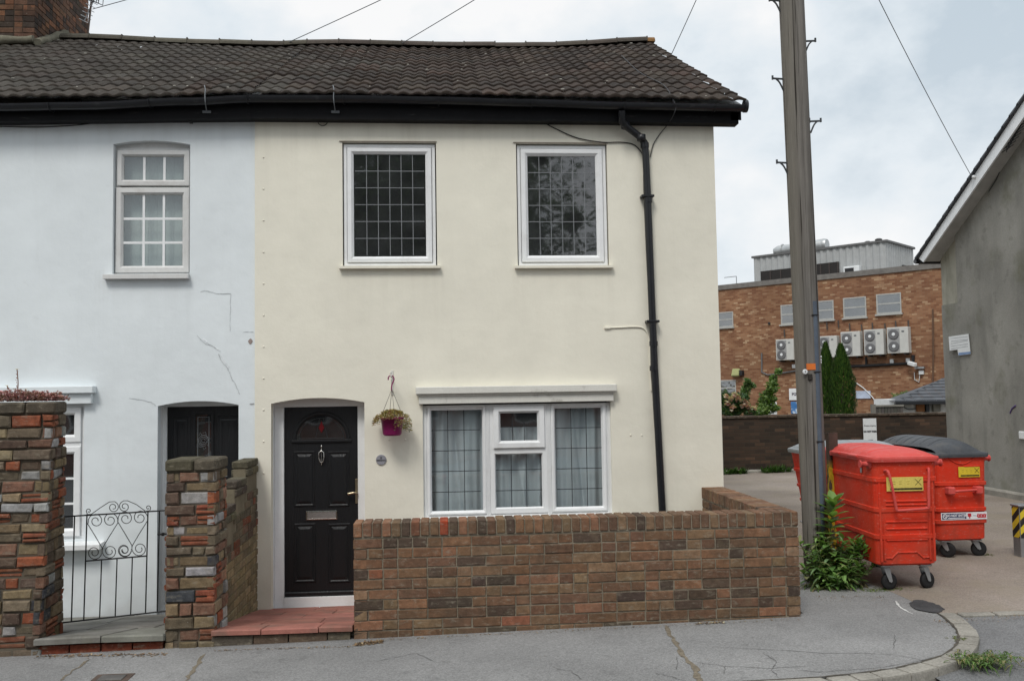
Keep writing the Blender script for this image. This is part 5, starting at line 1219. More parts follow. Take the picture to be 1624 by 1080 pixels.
    # castors
    for (x, y_, s_) in ((-W/2+.12, .12, .5), (W/2-.10, .12, .9), (-W/2+.12, L-.14, -.4), (W/2-.10, L-.14, .2)):
        rw = .075 if kind != 'bar' else .078; zc_ = rw
        an = s_ if kind != 'bar' else (1.35 if x > 0 else .95)
        dx, dy = math.sin(an), -math.cos(an); ax = V((dx, dy, 0)); sd_ = V((-dy, dx, 0))
        if kind != 'bar': ax = V((math.cos(s_*.4), math.sin(s_*.4), 0)); sd_ = V((-ax.y, ax.x, 0))
        wc = V((x, y_, 0))+ax*.035+V((0, 0, zc_))
        b = LB(); b.obox((x, y_, zb-.008), ((1, 0, 0), (0, 1, 0), (0, 0, 1)), (.055, .05, .008), (1, 1, 1), .003); b.lathe((x, y_, zb-.035), (0, 0, 1), [(.032, 0), (.036, .012), (.03, .027)], 14)
        for sg in (-1, 1):
            top = V((x, y_, zb-.03))+sd_*.027*sg; bt = wc+sd_*.030*sg; e1 = ax*.024
            b.add([top-e1*1.3+sd_*sg*.002, top+e1*1.3+sd_*sg*.002, bt+e1*.7+sd_*sg*.002, bt-e1*.7+sd_*sg*.002, top-e1*1.3-sd_*sg*.002, top+e1*1.3-sd_*sg*.002, bt+e1*.7-sd_*sg*.002, bt-e1*.7-sd_*sg*.002], [(0, 1, 2, 3), (7, 6, 5, 4), (0, 4, 5, 1), (1, 5, 6, 2), (2, 6, 7, 3), (3, 7, 4, 0)])
        b.lathe(wc-sd_*.036, sd_, [(.008, 0), (.008, .072)], 8)
        CS = b.build('castor', 'galv', t)
        b = LB(); b.lathe(wc-sd_*.021, sd_, [(rw*.62, 0), (rw*.93, .002), (rw, .010), (rw, .032), (rw*.93, .040), (rw*.62, .042)], 26); b.build('tyre', 'rubber', CS)
        b = LB(); b.lathe(wc-sd_*.018, sd_, [(rw*.615, 0), (rw*.5, -.003), (.018, .004), (.018, .032), (rw*.5, .039), (rw*.615, .036)], 20); b.build('wheel_rim', mat('castor_rim', (.16, .165, .17, 1), .5, metal=.3, bump=0) if 'castor_rim' not in bpy.data.materials else bpy.data.materials['castor_rim'], CS)
    return t, LB
gA = G(4.15); wA = (onY(1383, 727, -1.35).x, onY(1486, 727, -1.35).x)
WA = wA[1]-wA[0]; zbA = onY(1437, 896, -1.3).z-gA; ztA = onY(1437, 726, -1.35).z-gA
BA, LBA = make_bin('red wheeled bin with faded red lid and loop handle, nearest of the three bins', ((wA[0]+wA[1])/2, -1.36, gA), math.radians(-2), WA-.03, 1.27, zbA, ztA, 'red_lid', 'bail')
gB = G(5.45); wB = (onY(1482, 740, 0).x, onY(1565, 740, 0).x); WB = wB[1]-wB[0]
zbB = onY(1525, 857, .02).z-gB; ztB = onY(1525, 720, 0).z-gB
BB, LBB = make_bin('red wheeled bin with domed dark grey lid and straight bar handle', ((wB[0]+wB[1])/2, -.02, gB), math.radians(1), WB-.01, 1.3, zbB, ztB, 'grey_lid', 'bar')
gC = G(4.3); xc0 = onY(1252, 718, 1.12).x; zbC = onY(1272, 850, .4).z-gC-.02; ztC = onY(1249, 719, .4).z-gC
BC, LBC = make_bin('red tapering bin with flat pale grey lid standing behind the telegraph pole', (xc0+.005, .74, gC), math.radians(-90), .68, 1.22, .33, ztC, 'grey_lid2', 'trap') if False else (None, None)
M['grey_lid2'] = mat('pale_grey_lid', (.27, .295, .31, 1), .45, var=.1, bump=.1)
BC, LBC = make_bin('red tapering bin with pale grey lid standing behind the telegraph pole', (xc0-.0, .82, gC), math.radians(-90), .60, 1.06, .30, ztC, 'grey_lid2', 'trap')
# stickers on the bins
def sticker(t, LB, x0, x1, z0, z1, y, m, name): b = LB(); b.quad([(x0, y, z0), (x1, y, z0), (x1, y, z1), (x0, y, z1)]); return b.build(name, m, t)
M['print'] = mat('sticker_print', (.05, .04, .012, 1), .6, bump=0, var=.5, vs=60); M['print_faint'] = mat('faint_print', (.30, .22, .03, 1), .6, bump=0)
YEL = mat('yellow_sticker', (.62, .46, .03, 1), .45, var=.08, bump=0); YEL2 = mat('faded_yellow_sticker', (.62, .50, .12, 1), .5, var=.1, bump=0)
def hazard_sticker(t, LB, x0, x1, z0, z1, y, m):
    s_ = sticker(t, LB, x0, x1, z0, z1, y, m, 'yellow_sticker'); w_ = x1-x0; h_ = z1-z0
    pm = M['print']
    b = LB(); b.quad([(x0+w_*.1, y-.001, z0+h_*.08), (x1-w_*.03, y-.001, z0+h_*.08), (x1-w_*.03, y-.001, z0+h_*.22), (x0+w_*.1, y-.001, z0+h_*.22)]); b.build('warning_strip', pm, s_)
    for k, cx_ in enumerate((.16, .34, .55)):
        x_ = x0+w_*cx_
        for q in range(2): b = LB(); b.quad([(x_, y-.001, z0+h_*(.5+.16*q)), (x_+w_*.08, y-.001, z0+h_*(.5+.16*q)), (x_+w_*.08, y-.001, z0+h_*(.53+.16*q)), (x_, y-.001, z0+h_*(.53+.16*q))]); b.build('small_print', M['print_faint'], s_)
    x_ = x0+w_*.86; zc_ = z0+h_*.62; b = LB()
    for a, dy in ((.8, 0), (-.8, -.0004)): d = V((math.cos(a), 0, math.sin(a)))*h_*.32; n_ = V((-d.z, 0, d.x)).normalized()*.0022; c_ = V((x_, y-.001+dy, zc_)); b.quad([c_-d-n_, c_+d-n_, c_+d+n_, c_-d+n_])
    b.build('cross_symbol', pm, s_)
HA = ztA-zbA; hazard_sticker(BA, LBA, -WA*.30, WA*.255, zbA+HA*.695, zbA+HA*.825, -.004, YEL2)
HBn = ztB-zbB; hazard_sticker(BB, LBB, -WB*.02-.03, WB*.34, zbB+HBn*.735, zbB+HBn*.855, -.004, YEL)
yS = -.004+.035*.7-.02; zs0, zs1 = zbB+HBn*.245, zbB+HBn*.33
s_ = sticker(BB, LBB, -WB*.43, WB*.49-.02, zs0, zs1, .008, mat('white_sticker', (.66, .66, .68, 1), .4, bump=0), 'white_sticker')
sticker(s_, LBB, -WB*.41, WB*.055, zs0+.010, zs1-.010, .007, mat('navy_sticker', (.02, .03, .09, 1), .4, bump=0), 'navy_panel')
def ltext(t, LBc, body, size, x, y, z, m, sq=1, bold=.0):
    Mx = WM[t.name]; P = Mx @ V((x, y, z)); X = (Mx.to_3x3() @ V((1, 0, 0))); return text(body, size, P, X, (0, 0, 1), m, t, 'lettering', bold, sq)
WHT = mat('white_ink', (.7, .7, .72, 1), .5, bump=0); REDI = mat('red_ink', (.45, .02, .03, 1), .5, bump=0)
zm = (zs0+zs1)/2; ltext(BB, LBB, 'DO NOT ENTER', .034, -WB*.135, .0062, zm+.006, WHT, .92, .0012)
b = LBB(); b.box(-WB*.30, WB*.03, .0058, .0064, zm-.022, zm-.015); b.build('small_print', WHT, BB)
b = LBB(); c_ = V((-WB*.355, .0062, zm)); n = 20
for k in range(n): a0, a1 = 2*PI*k/n, 2*PI*(k+1)/n; b.quad([c_+V((.025*math.cos(a0), 0, .025*math.sin(a0))), c_+V((.025*math.cos(a1), 0, .025*math.sin(a1))), c_+V((.016*math.cos(a1), 0, .016*math.sin(a1))), c_+V((.016*math.cos(a0), 0, .016*math.sin(a0)))])
b.quad([c_+V((-.016, 0, .011)), c_+V((-.011, 0, .016)), c_+V((.016, 0, -.011)), c_+V((.011, 0, -.016))]); b.build('no_entry_symbol', WHT, BB)
b = LBB(); b.box(WB*.085, WB*.15, .0068, .0075, zm-.008, zm+.026); b.box(WB*.11, WB*.13, .0068, .0075, zm-.026, zm-.008); b.build('red_emblem', REDI, BB)
b = LBB(); b.box(WB*.19, WB*.25, .0068, .0075, zm-.003, zm+.006); b.build('grey_print', mat('grey_ink', (.3, .32, .35, 1), .5, bump=0), BB)
b = LBB()
for k in range(6): x_ = WB*(.275+.03*k); b.obox((x_, .0072, zm+.004-.004*(k % 2)), ((1, 0, 0), (0, 1, 0), (.3, 0, .95)), (WB*.012, .0004, .017), (1, 1, 1)); 
b.box(WB*.27, WB*.44, .0068, .0074, zm-.022, zm-.014); b.build('red_lettering', REDI, BB)

# sign on the yard wall
sg = onY(1380, 684, 9.97); SG = thing('no_parking_sign', 'upright white private property do not park sign on the yard wall above the bins', 'sign', sg)
sx0, sx1 = onY(1369, 684, 9.97).x, onY(1390, 684, 9.97).x; sz1, sz0 = onY(1379, 663.5, 9.97).z, onY(1380, 706, 9.97).z
b = MB(); b.obox(((sx0+sx1)/2, 9.965, (sz0+sz1)/2), (V((1, 0, -.0)).normalized(), (0, 1, 0), V((.0, 0, 1)).normalized()), ((sx1-sx0)/2, .008, (sz1-sz0)/2), (1, 1, 1), .003); b.build('board', 'ply', SG)
sw = sx1-sx0; shh = sz1-sz0; cx_ = (sx0+sx1)/2
text('Private property', sw*.135, (cx_, 9.955, sz1-shh*.27), (1, 0, 0), (0, 0, 1), 'ink', SG, bold=.001); text('DO NOT PARK', sw*.17, (cx_, 9.955, sz1-shh*.49), (1, 0, 0), (0, 0, 1), 'ink', SG, bold=.004, squash=.85)
b = MB(); b.ring(cx_-sw*.2, cx_+sw*.2, sz0+shh*.08, sz0+shh*.21, [(0, 9.956), (0, 9.955), (sw*.04, 9.955), (sw*.04, 9.956)]); b.box(cx_-sw*.38, cx_-sw*.2, 9.955, 9.956, sz0+shh*.14, sz0+shh*.155); b.box(cx_+sw*.2, cx_+sw*.38, 9.955, 9.956, sz0+shh*.14, sz0+shh*.155); b.build('emblem', 'ink', SG)
#==PART4==
class LMB(MB):
    def __init__(s, t): MB.__init__(s); s.M = WM[t.name]
    def build(s, name, m, parent, origin=None):
        s.v = [s.M @ v for v in s.v]; return MB.build(s, name, m, parent, origin)
# ================================================================== YARD WALL
yz = onY(1325, 657, 10).z
YWL = thing('yard_wall', 'long dark brown brick wall across the back of the yard', 'wall', (7.5, 10, 0))
b = MB(); b.box(2.95, 11.5, 10, 10.22, -.3, yz-.05); b.build('brickwork', 'yard_brick', YWL)
b = MB(); x = 2.95
while x < 11.5: b.box(x+.004, x+.22, 9.97, 10.25, yz-.05, yz+R.uniform(-.004, .006), jit((.075, .055, .042), .2), .006); x += .225
b.build('coping', 'brick', YWL)
b = MB(); b.box(2.95, 11.5, 9.86, 9.995, -.1, G(6)+.07, ch=.03); b.build('plinth', 'kerb', YWL)
def leaf(mb, p, d, ln, wd, droop, col, up=V((0, 0, 1)), fold=.25, n=4):
    d = V(d).normalized(); s_ = d.cross(up); s_ = s_.normalized() if s_.length > .01 else V((1, 0, 0)); nn = s_.cross(d)
    L_, C_, R_ = [], [], []
    for i in range(n+1):
        t = i/n; c = V(p)+d*ln*t+up*(-droop*t*t*ln); w_ = wd*.5*(math.sin(PI*min(1, t*.92+.08))**.8 if i < n else .02)
        C_.append(c); L_.append(c+s_*w_+nn*w_*fold); R_.append(c-s_*w_+nn*w_*fold)
    i0 = len(mb.v); mb.v += L_+C_+R_; m_ = n+1
    for i in range(n):
        mb.f += [(i0+i, i0+m_+i, i0+m_+i+1, i0+i+1), (i0+m_+i, i0+2*m_+i, i0+2*m_+i+1, i0+m_+i+1)]; mb.c += [col, tuple(x*.9 for x in col)]; mb.sm += [True, True]
def tuft(mb, c, rad, n, cols, sz, flat=.5):
    for i in range(n):
        d = V((R.gauss(0, 1), R.gauss(0, 1), R.gauss(0, 1))).normalized(); p = V(c)+d*rad*R.random()**.5
        e1 = V((R.gauss(0, 1), R.gauss(0, 1), R.gauss(0, 1)*flat+.3)).normalized(); e2 = e1.cross(d); e2 = e2.normalized() if e2.length > .01 else V((1, 0, 0)); z = sz*R.uniform(.6, 1.3)
        mb.quad([p, p+e1*z*.5+e2*z*.28, p+e1*z, p+e1*z*.5-e2*z*.28], jit(R.choice(cols), .22))
GRN = [(.045, .10, .022), (.06, .13, .03), (.035, .075, .02), (.085, .16, .04)]
# weeds along the foot of the yard wall
wl = MB()
for i in range(260):
    x = R.uniform(5.3, 8.6); z = G(x); k = noise.noise(V((x*2.2, 1, 1)))
    if k < -.05: continue
    for j in range(5): leaf(wl, (x, 9.78+R.uniform(-.12, .08), z), (R.uniform(-1, 1), R.uniform(-1, .2), R.uniform(.6, 2)), R.uniform(.08, .26)*(1+k*1.5), .03, .3, jit(R.choice(GRN), .25), n=2)
o = wl.build('weeds', 'leaf', None, (7, 9.8, .2)); o['kind'] = 'stuff'; tag(o, 'scrappy green weeds growing along the foot of the yard wall', 'weeds')

# ================================================================== INDUSTRIAL BUILDING
A42 = math.radians(42); Pw = CAM+ray(1400, 600)*40; nW = V((math.cos(A42), math.sin(A42), 0))
IB = thing('factory_building', 'long orange brick commercial building with metal clad plant room on its roof', 'building', (Pw.x, Pw.y, 0), -PI/2+A42)
IM = WM[IB.name].inverted()
def ip(x, y, dy=0): return IM @ onPl(x, y, Pw+nW*dy, nW)
tz_ = avg(ip(1145, 457).z, ip(1487, 420).z); XLb, XRb = ip(1100, 500).x-6, ip(1520, 500).x+6
b = LMB(IB); b.box(XLb, XRb, 0, 14, -1, tz_-.12); b.build('wall', 'far_brick', IB)
b = LMB(IB); b.box(XLb-.1, XRb+.1, -.06, 14, tz_-.12, tz_+.12); b.build('coping', mat('grey_coping', (.16, .15, .14, 1), .9, var=.2), IB)
FW = mat('aged_window_frame', (.38, .38, .36, 1), .6, var=.1); FG = glass('factory_glass', (.55, .56, .55, 1), .16, bumpy=.2); FBk = mat('dim_office', (.22, .22, .215, 1), .9, var=.35, vs=1.4, bump=0)
for (xa, ya, xb, yb, bars) in ((1110, 496, 1163, 520, 1), (1238.5, 483, 1270, 514, 1), (1292, 477, 1322.5, 507.5, 1), (1337.5, 471.5, 1374, 503.5, 1), (1390, 465.5, 1429.5, 497.5, 1), (1110, 603, 1167.5, 628, 1)):
    xm = (xa+xb)/2; p0, p1 = ip(xa, (ya+yb)/2), ip(xb, (ya+yb)/2); z1, z0 = ip(xm, ya).z, ip(xm, yb).z
    f = LMB(IB); f.ring(p0.x, p1.x, z0, z1, [(0, .0), (0, -.02), (.05, -.025), (.06, .0)]); zm_ = z0+(z1-z0)*.5; f.box(p0.x+.05, p1.x-.05, -.022, -.004, zm_-.03, zm_+.03); f.box(p0.x-.05, p1.x+.05, -.10, -.001, z0-.07, z0-.002)
    wn = f.build('window', FW, IB)
    f = LMB(IB); f.quad([(p0.x+.06, -.006, z0+.06), (p1.x-.06, -.006, z0+.06), (p1.x-.06, -.006, z1-.06), (p0.x+.06, -.006, z1-.06)]); f.build('pane', FG, wn)
    f = LMB(IB); f.quad([(p0.x+.055, -.003, z0+.055), (p1.x-.055, -.003, z0+.055), (p1.x-.055, -.003, z1-.055), (p0.x+.055, -.003, z1-.055)])
    for k in range(int((p1.x-p0.x)/.14)): x = p0.x+.1+k*.14; f.box(x, x+.03, -.0045, -.0032, zm_, z1-.06)
    f.build('blind', FBk, wn)
# roof plant room
py_ = 1.2
def jp(x, y, d=py_): return IM @ onPl(x, y, Pw+nW*d, nW)
xl = jp(1196, 430).x; xr = jp(1405, 400).x; zr1 = avg(jp(1195, 411).z, jp(1404, 383).z); dep = 3.3
b = LMB(IB); n = int((xr-xl)/.3)
secs = []
for zz in (tz_-.1, zr1):
    s_ = []
    for i in range(n*4+1): x = xl+(xr-xl)*i/(n*4); s_.append((x, py_-(.05 if i % 4 in (1, 2) else 0), zz))
    m2 = 24
    for i in range(1, m2*2+1): y = py_+dep*i/(m2*2); s_.append((xr+(.04 if (i//2) % 2 else 0), y, zz))
    s_ += [(xl, py_+dep, zz)]; secs.append([V(p) for p in s_])
b.loft(secs); PRm = b.build('plant_room', 'clad', IB)
b = LMB(IB); b.box(xl-.08, xr+.1, py_-.1, py_+dep+.06, zr1+.002, zr1+.1); b.build('roof_trim', mat('dark_trim', (.12, .12, .12, 1), .6), PRm)
DARKL = mat('louvre_opening', (.02, .017, .016, 1), .6, bump=0)
for (xa, ya, xb, yb) in ((1207.5, 428, 1257, 451), (1290, 417.5, 1331, 438)):
    p0, p1 = jp(xa, (ya+yb)/2), jp(xb, (ya+yb)/2); xm = (xa+xb)/2; z1, z0 = jp(xm, ya).z, tz_+.13
    b = LMB(IB); b.box(p0.x, p1.x, py_-.07, py_-.01, z0, z1)
    LV = b.build('louvre', DARKL, PRm); b = LMB(IB)
    for k in range(1, 4): x = p0.x+(p1.x-p0.x)*k/3.; b.box(x-.05, x, py_-.09, py_-.0701, z0, z1)
    b.build('louvre_post', mat('brown_post', (.05, .04, .037, 1), .7, bump=0), LV)
b = LMB(IB); p0, p1 = jp(1345, 428), jp(1359, 428); z0, z1 = tz_+.13, jp(1352, 427).z; b.box(p0.x-.08, p1.x+.25, py_-.35, py_-.06, z0, z1+.1, ch=.02); PU = b.build('roof_unit', 'ply', IB); b = LMB(IB); b.box(p0.x, p1.x, py_-.37, py_-.351, z0+.05, z1+.02); b.build('grille', 'cable', PU)
b = LMB(IB); p0, p1 = jp(1433, 415), jp(1437, 421); b.box(xr+.05, xr+.14, py_+1.7, py_+2.2, tz_+.15, tz_+.55); b.build('vent', 'cable', PRm)
DUCT = mat('spiral_duct', (.42, .43, .43, 1), .35, metal=.7, var=.15, vs=2, bump=.1)
p0, p1 = jp(1229, 400, 2), jp(1312, 390, 2); b = LMB(IB); b.tube([(p0.x, 2, p0.z), (p0.x+.2, 2, p0.z+.02), (p1.x-.1, 2, p0.z+.05), (p1.x, 2, p0.z+.05)], [.20, .27, .30, .26], 18)
for k in range(5): x = p0.x+.4+k*(p1.x-p0.x-.6)/4; b.tube([(x, 2, p0.z+.03), (x+.06, 2, p0.z+.03)], .32, 18)
b.box(p0.x+.3, p1.x-.3, 1.8, 2.2, zr1+.05, p0.z-.2); b.build('roof_duct', DUCT, IB)
for (px, py, r_, h_) in ((1393.5, 382.5, .14, .12), (1376, 385, .13, .06)):
    p = jp(px, py, 1.6); b = LMB(IB); b.lathe((p.x, 1.6, zr1+.05), (0, 0, 1), [(r_*.8, 0), (r_*.8, h_), (r_*1.15, h_+.01), (r_*1.15, h_+.06), (r_*.6, h_+.1)], 14); b.build('roof_cowl', mat('dark_cowl', (.09, .09, .09, 1), .6) if 'dark_cowl' not in bpy.data.materials else bpy.data.materials['dark_cowl'], IB)
b = LMB(IB); p0, p1 = ip(1141, 456), ip(1160, 452.5); b.tube([(p0.x, .5, tz_+.55), (p1.x, .5, tz_+.55)], .02, 5); b.tube([(p1.x, .5, tz_), (p1.x, .5, tz_+.55)], .02, 5); b.build('guard_rail', 'galv', IB)
# pipework and cables on the wall
def iw(pts, r_, m, name, y=-.06):
    b = LMB(IB); q = [ip(*p) for p in pts]; b.tube([(p.x, y, p.z) for p in q], r_, 6); return b.build(name, m, IB)
iw([(1349, 581), (1373, 580), (1449, 576), (1449, 563)], .075, 'cable', 'trunking'); iw([(1375, 580), (1374, 566)], .05, 'cable', 'trunking')
iw([(1209, 560), (1209, 590), (1218, 594.5), (1238, 592), (1264, 588)], .035, 'cable_grey', 'conduit'); iw([(1480, 490), (1481, 560), (1480, 620)], .035, mat('brown_pipe', (.12, .07, .045, 1), .7), 'conduit')
iw([(1357, 606), (1370, 615), (1383, 628), (1396, 644), (1400, 652)], .022, 'ply', 'white_cable')
for px, py in ((1220.5, 513),): p = ip(px, py); b = LMB(IB); b.lathe((p.x, -.02, p.z), (0, -1, 0), [(.06, 0), (.06, .05), (.04, .06)], 12); b.build('flue', 'cable', IB)
for px, py in ((1244.5, 523), (1264, 519), (1312, 511), (1330, 508), (1348, 513), (1367, 514.5), (1384, 512), (1404, 513), (1421, 509), (1441, 508)): iw([(px, py), (px+1, py+12)], .03, mat('dark_stay', (.07, .06, .055, 1), .7) if 'dark_stay' not in bpy.data.materials else bpy.data.materials['dark_stay'], 'stay')
for px, py in ((1415, 573), (1440.5, 571.5), (1259.5, 581)):
    p = ip(px, py); b = LMB(IB); b.box(p.x-.08, p.x+.08, -.08, 0, p.z-.09, p.z+.09, ch=.015); b.build('isolator', 'ply', IB)
# condenser units
acm = mat('condenser_casing', (.50, .50, .475, 1), .5, var=.05, bump=0); fanm = mat('fan_grille', (.13, .13, .135, 1), .6, bump=0)
def ac(label, x0, x1, z0, z1):
    base_ = WM[IB.name] @ V(((x0+x1)/2, -.3, z0)); t = thing('condenser_unit', label, 'air conditioner', base_, -PI/2+A42, 'air conditioning condensers on the brick building')
    w_, h_ = x1-x0, z1-z0; b = LMB(t); b.box(-w_/2, w_/2, -.17, .17, 0, h_, ch=.015); b.build('casing', acm, t)
    b = LMB(t)
    for sx in (-.3, .3): b.box(sx*w_-.03, sx*w_+.03, -.15, .29, -.07, -.002)
    b.build('bracket', 'cable', t)
    b = LMB(t); b.box(-w_*.45, w_*.10, -.178, -.171, h_*.05, h_*.95); GRc = b.build('grille', mat('grey_grille', (.30, .30, .30, 1), .6, bump=0) if 'grey_grille' not in bpy.data.materials else bpy.data.materials['grey_grille'], t)
    for k in (0, 1):
        c = (-w_*.175, -.18, h_*(.27+.46*k)); r_ = min(w_*.25, h_*.22); b = LMB(t); b.lathe(c, (0, -1, 0), [(r_, 0), (r_, .02), (r_*.86, .024)], 18); FN = b.build('fan', fanm, t)
        b = LMB(t); b.lathe((c[0], -.206, c[2]), (0, -1, 0), [(r_*.33, 0), (r_*.28, .012)], 12); b.build('fan_hub', 'ply', FN)
    b = LMB(t); b.box(w_*.2, w_*.32, -.176, -.1705, h_*.80, h_*.86); b.build('logo_plate', 'cable_grey', t)
    return t
for (xa, ya, xb, yb, lab) in ((1238, 538, 1266, 572, 'grey twin fan condenser unit left of the telegraph pole on the brick building'), (1305, 533, 1334.5, 568, 'grey condenser unit half hidden behind the conifer tops'), (1340.5, 526, 1371, 566, 'grey twin fan condenser unit just right of the conifers'), (1377, 522.5, 1408, 563.5, 'grey twin fan condenser unit in the middle of the right hand row of three'), (1413.5, 519, 1447, 561, 'grey twin fan condenser unit at the right end of the row')):
    ym = (ya+yb)/2; x0_, x1_ = ip(xa, ym).x, ip(xb, ym).x; xm = (xa+xb)/2; ac(lab, x0_, x1_, ip(xm, yb-.5).z, ip(xm, ya+.5).z)
# cctv, flood light and signs
def onib(px, py): return WM[IB.name] @ V((ip(px, py).x, -.02, ip(px, py).z))
t = thing('security_camera', 'white security camera and junction box under the condensers on the brick building', 'camera', onib(1458, 583), -PI/2+A42)
b = LMB(t); b.obox((-.18, -.3, .16), (V((.85, -.5, -.25)).normalized(), V((.5, .85, 0)).normalized(), V((.2, -.12, .97)).normalized()), (.22, .08, .08), (1, 1, 1), .02); b.build('housing', 'ply', t); b = LMB(t); b.tube([(.0, .0, .0), (0, -.25, .05), (-.1, -.3, .1)], .035, 6); b.box(-.12, .26, -.2, -.04, -.05, .04); b.build('bracket', 'galv', t); b = LMB(t); b.box(.0, .2, -.1, .01, -.3, -.12, ch=.02); b.tube([(-.2, -.02, -.2), (-.2, -.02, -.5), (-.02, -.02, -.62), (.02, -.02, -.3)], .02, 5); b.build('junction_box', 'ply', t)
t = thing('flood_light', 'small yellowish flood light on the brick building above the roses', 'light', onib(1170, 591), -PI/2+A42); b = LMB(t); b.obox((0, -.16, 0), ((1, 0, 0), V((0, .9, -.4)).normalized(), V((0, .4, .9)).normalized()), (.2, .08, .2), (.30, .31, .14), .03); b.build('lamp_head', 'attr', t); b = LMB(t); b.box(.12, .36, -.2, .0, -.14, .1); b.build('bracket', 'cable', t)
def isign(lab, xa, ya, xb, yb, m, rows_, t_=None):
    xm, ym = (xa+xb)/2, (ya+yb)/2; p = onib(xm, ym); t = thing('wall_sign', lab, 'sign', p, -PI/2+A42); w_ = ip(xb, ym).x-ip(xa, ym).x; h_ = ip(xm, ya).z-ip(xm, yb).z
    b = LMB(t); b.box(-w_/2, w_/2, -.03, .018, -h_/2, h_/2, ch=.005); b.build('board', m, t)
    for (tx, sz, x_, z_, mm) in rows_:
        Mx = WM[t.name]; text(tx, sz*h_, Mx @ V((x_*w_, -.034, z_*h_)), Mx.to_3x3() @ V((1, 0, 0)), (0, 0, 1), mm, t, bold=.006)
    return t
isign('white pizza sign with dark lettering half hidden by the telegraph pole', 1252, 616, 1280, 634.5, 'ply', [('PIZZA', .34, -.05, .0, mat('maroon_ink', (.05, .035, .06, 1), .6, bump=0)), ('FRESH', .16, -.05, .3, 'cable_grey'), ('HOT', .16, .05, -.32, 'cable_grey')][:1])
t = isign('blue picture panel under the pizza sign beside the telegraph pole', 1255, 637, 1283, 656, mat('blue_panel', (.05, .17, .40, 1), .5, var=.3, vs=4, bump=0, stains=(((.55, .62, .68, 1), .5, .6, 3, (1, 1, 1), .9),)), [])
t = isign('white notice board with dark lines partly covered by the tall shrub', 1217, 637.5, 1232.5, 657, 'ply', [])
for k in range(4): b = LMB(t); b.box(-.25, .12, -.034, -.0301, .22-.16*k, .30-.16*k); b.build('print_line', 'cable_grey', t)
isign('faded blue and white panel on the brick wall right of the conifers', 1358, 620, 1381, 632, mat('pale_blue_panel', (.42, .48, .60, 1), .5, var=.25, vs=3, bump=0), [])

# ================================================================== CONIFERS AND SHRUBS
def conifer(lab, pxc, py0, py1, half, Y, seed):
    p = onY(pxc, 657, Y); z1 = onY(pxc, py0, Y).z; rw = (onY(pxc+half, 620, Y)-onY(pxc, 620, Y)).length; z0 = .2
    t = thing('conifer', lab, 'tree', (p.x, Y, z0), group='clipped conifers behind the yard wall'); b = MB(); rr = random.Random(seed)
    for i in range(9000):
        f = rr.random()**.85; z = z0+(z1-z0)*f; r_ = rw*(1-max(0, (f-.50)/.50)**2.0*.95)*(.9+.16*noise.noise(V((f*7, seed, rr.random()*.3))))
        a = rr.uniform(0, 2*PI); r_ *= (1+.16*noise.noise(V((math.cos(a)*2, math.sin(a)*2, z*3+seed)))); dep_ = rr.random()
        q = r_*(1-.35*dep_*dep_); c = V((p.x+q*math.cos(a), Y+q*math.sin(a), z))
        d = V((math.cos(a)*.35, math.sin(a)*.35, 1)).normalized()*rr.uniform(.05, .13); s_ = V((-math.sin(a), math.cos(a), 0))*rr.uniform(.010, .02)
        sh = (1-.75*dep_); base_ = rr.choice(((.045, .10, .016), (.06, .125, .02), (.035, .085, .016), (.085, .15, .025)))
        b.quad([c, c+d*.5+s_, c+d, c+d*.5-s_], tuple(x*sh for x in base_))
    b.build('crown', 'leaf', t); b = MB(); b.tube([(p.x, Y, -.3), (p.x, Y, z1-.4)], [.08, .02], 8); b.build('trunk', 'bark', t)
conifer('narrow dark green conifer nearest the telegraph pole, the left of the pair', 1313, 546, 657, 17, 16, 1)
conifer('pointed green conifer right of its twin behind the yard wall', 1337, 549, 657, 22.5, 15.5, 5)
def bush(name, lab, cat, pts, Y, cols, n, sz, stems=None, base=None):
    t = thing(name, lab, cat, base or (onY(pts[0][0], 660, Y).x, Y, .2)); b = MB()
    for (px, py, r_) in pts:
        p = onY(px, py, Y); rad_ = (onY(px+r_, py, Y)-p).length; tuft(b, p+V((0, R.uniform(-.2, .2), 0)), rad_, int(n*r_), cols, sz)
    b.build('foliage', 'leaf', t); return t
RB = bush('rose_bush', 'leafy rose bush with pale pink blooms beside the corner of the cream house', 'bush', [(1158, 640, 16), (1172, 636, 13), (1150, 632, 12), (1166, 650, 14), (1182, 646, 9), (1186, 655, 8), (1150, 652, 10)], 11.5, [(.03, .075, .02), (.045, .10, .03), (.025, .055, .018), (.08, .12, .03)], 60, .075)
for (px, py) in ((1170, 627), (1154, 636), (1159, 632), (1171, 634), (1160, 648), (1154, 642), (1181, 634), (1180, 638.5), (1178.5, 643), (1185, 646), (1187, 644), (1195, 647), (1190, 653), (1163, 645), (1164, 626), (1151, 627), (1183.5, 640)):
    p = onY(px, py, 11.25); b = MB()
    for k in range(10): d = V((R.gauss(0, 1), R.gauss(0, 1)-.5, R.gauss(0, 1))).normalized()*.085; s_ = d.cross(V((.3, .5, .8))).normalized()*.045; b.quad([p, p+d*.6+s_, p+d, p+d*.6-s_], jit(R.choice([(.60, .40, .38), (.62, .50, .42), (.55, .28, .28), (.6, .55, .45)]), .1))
    b.build('bloom', 'leaf', RB)

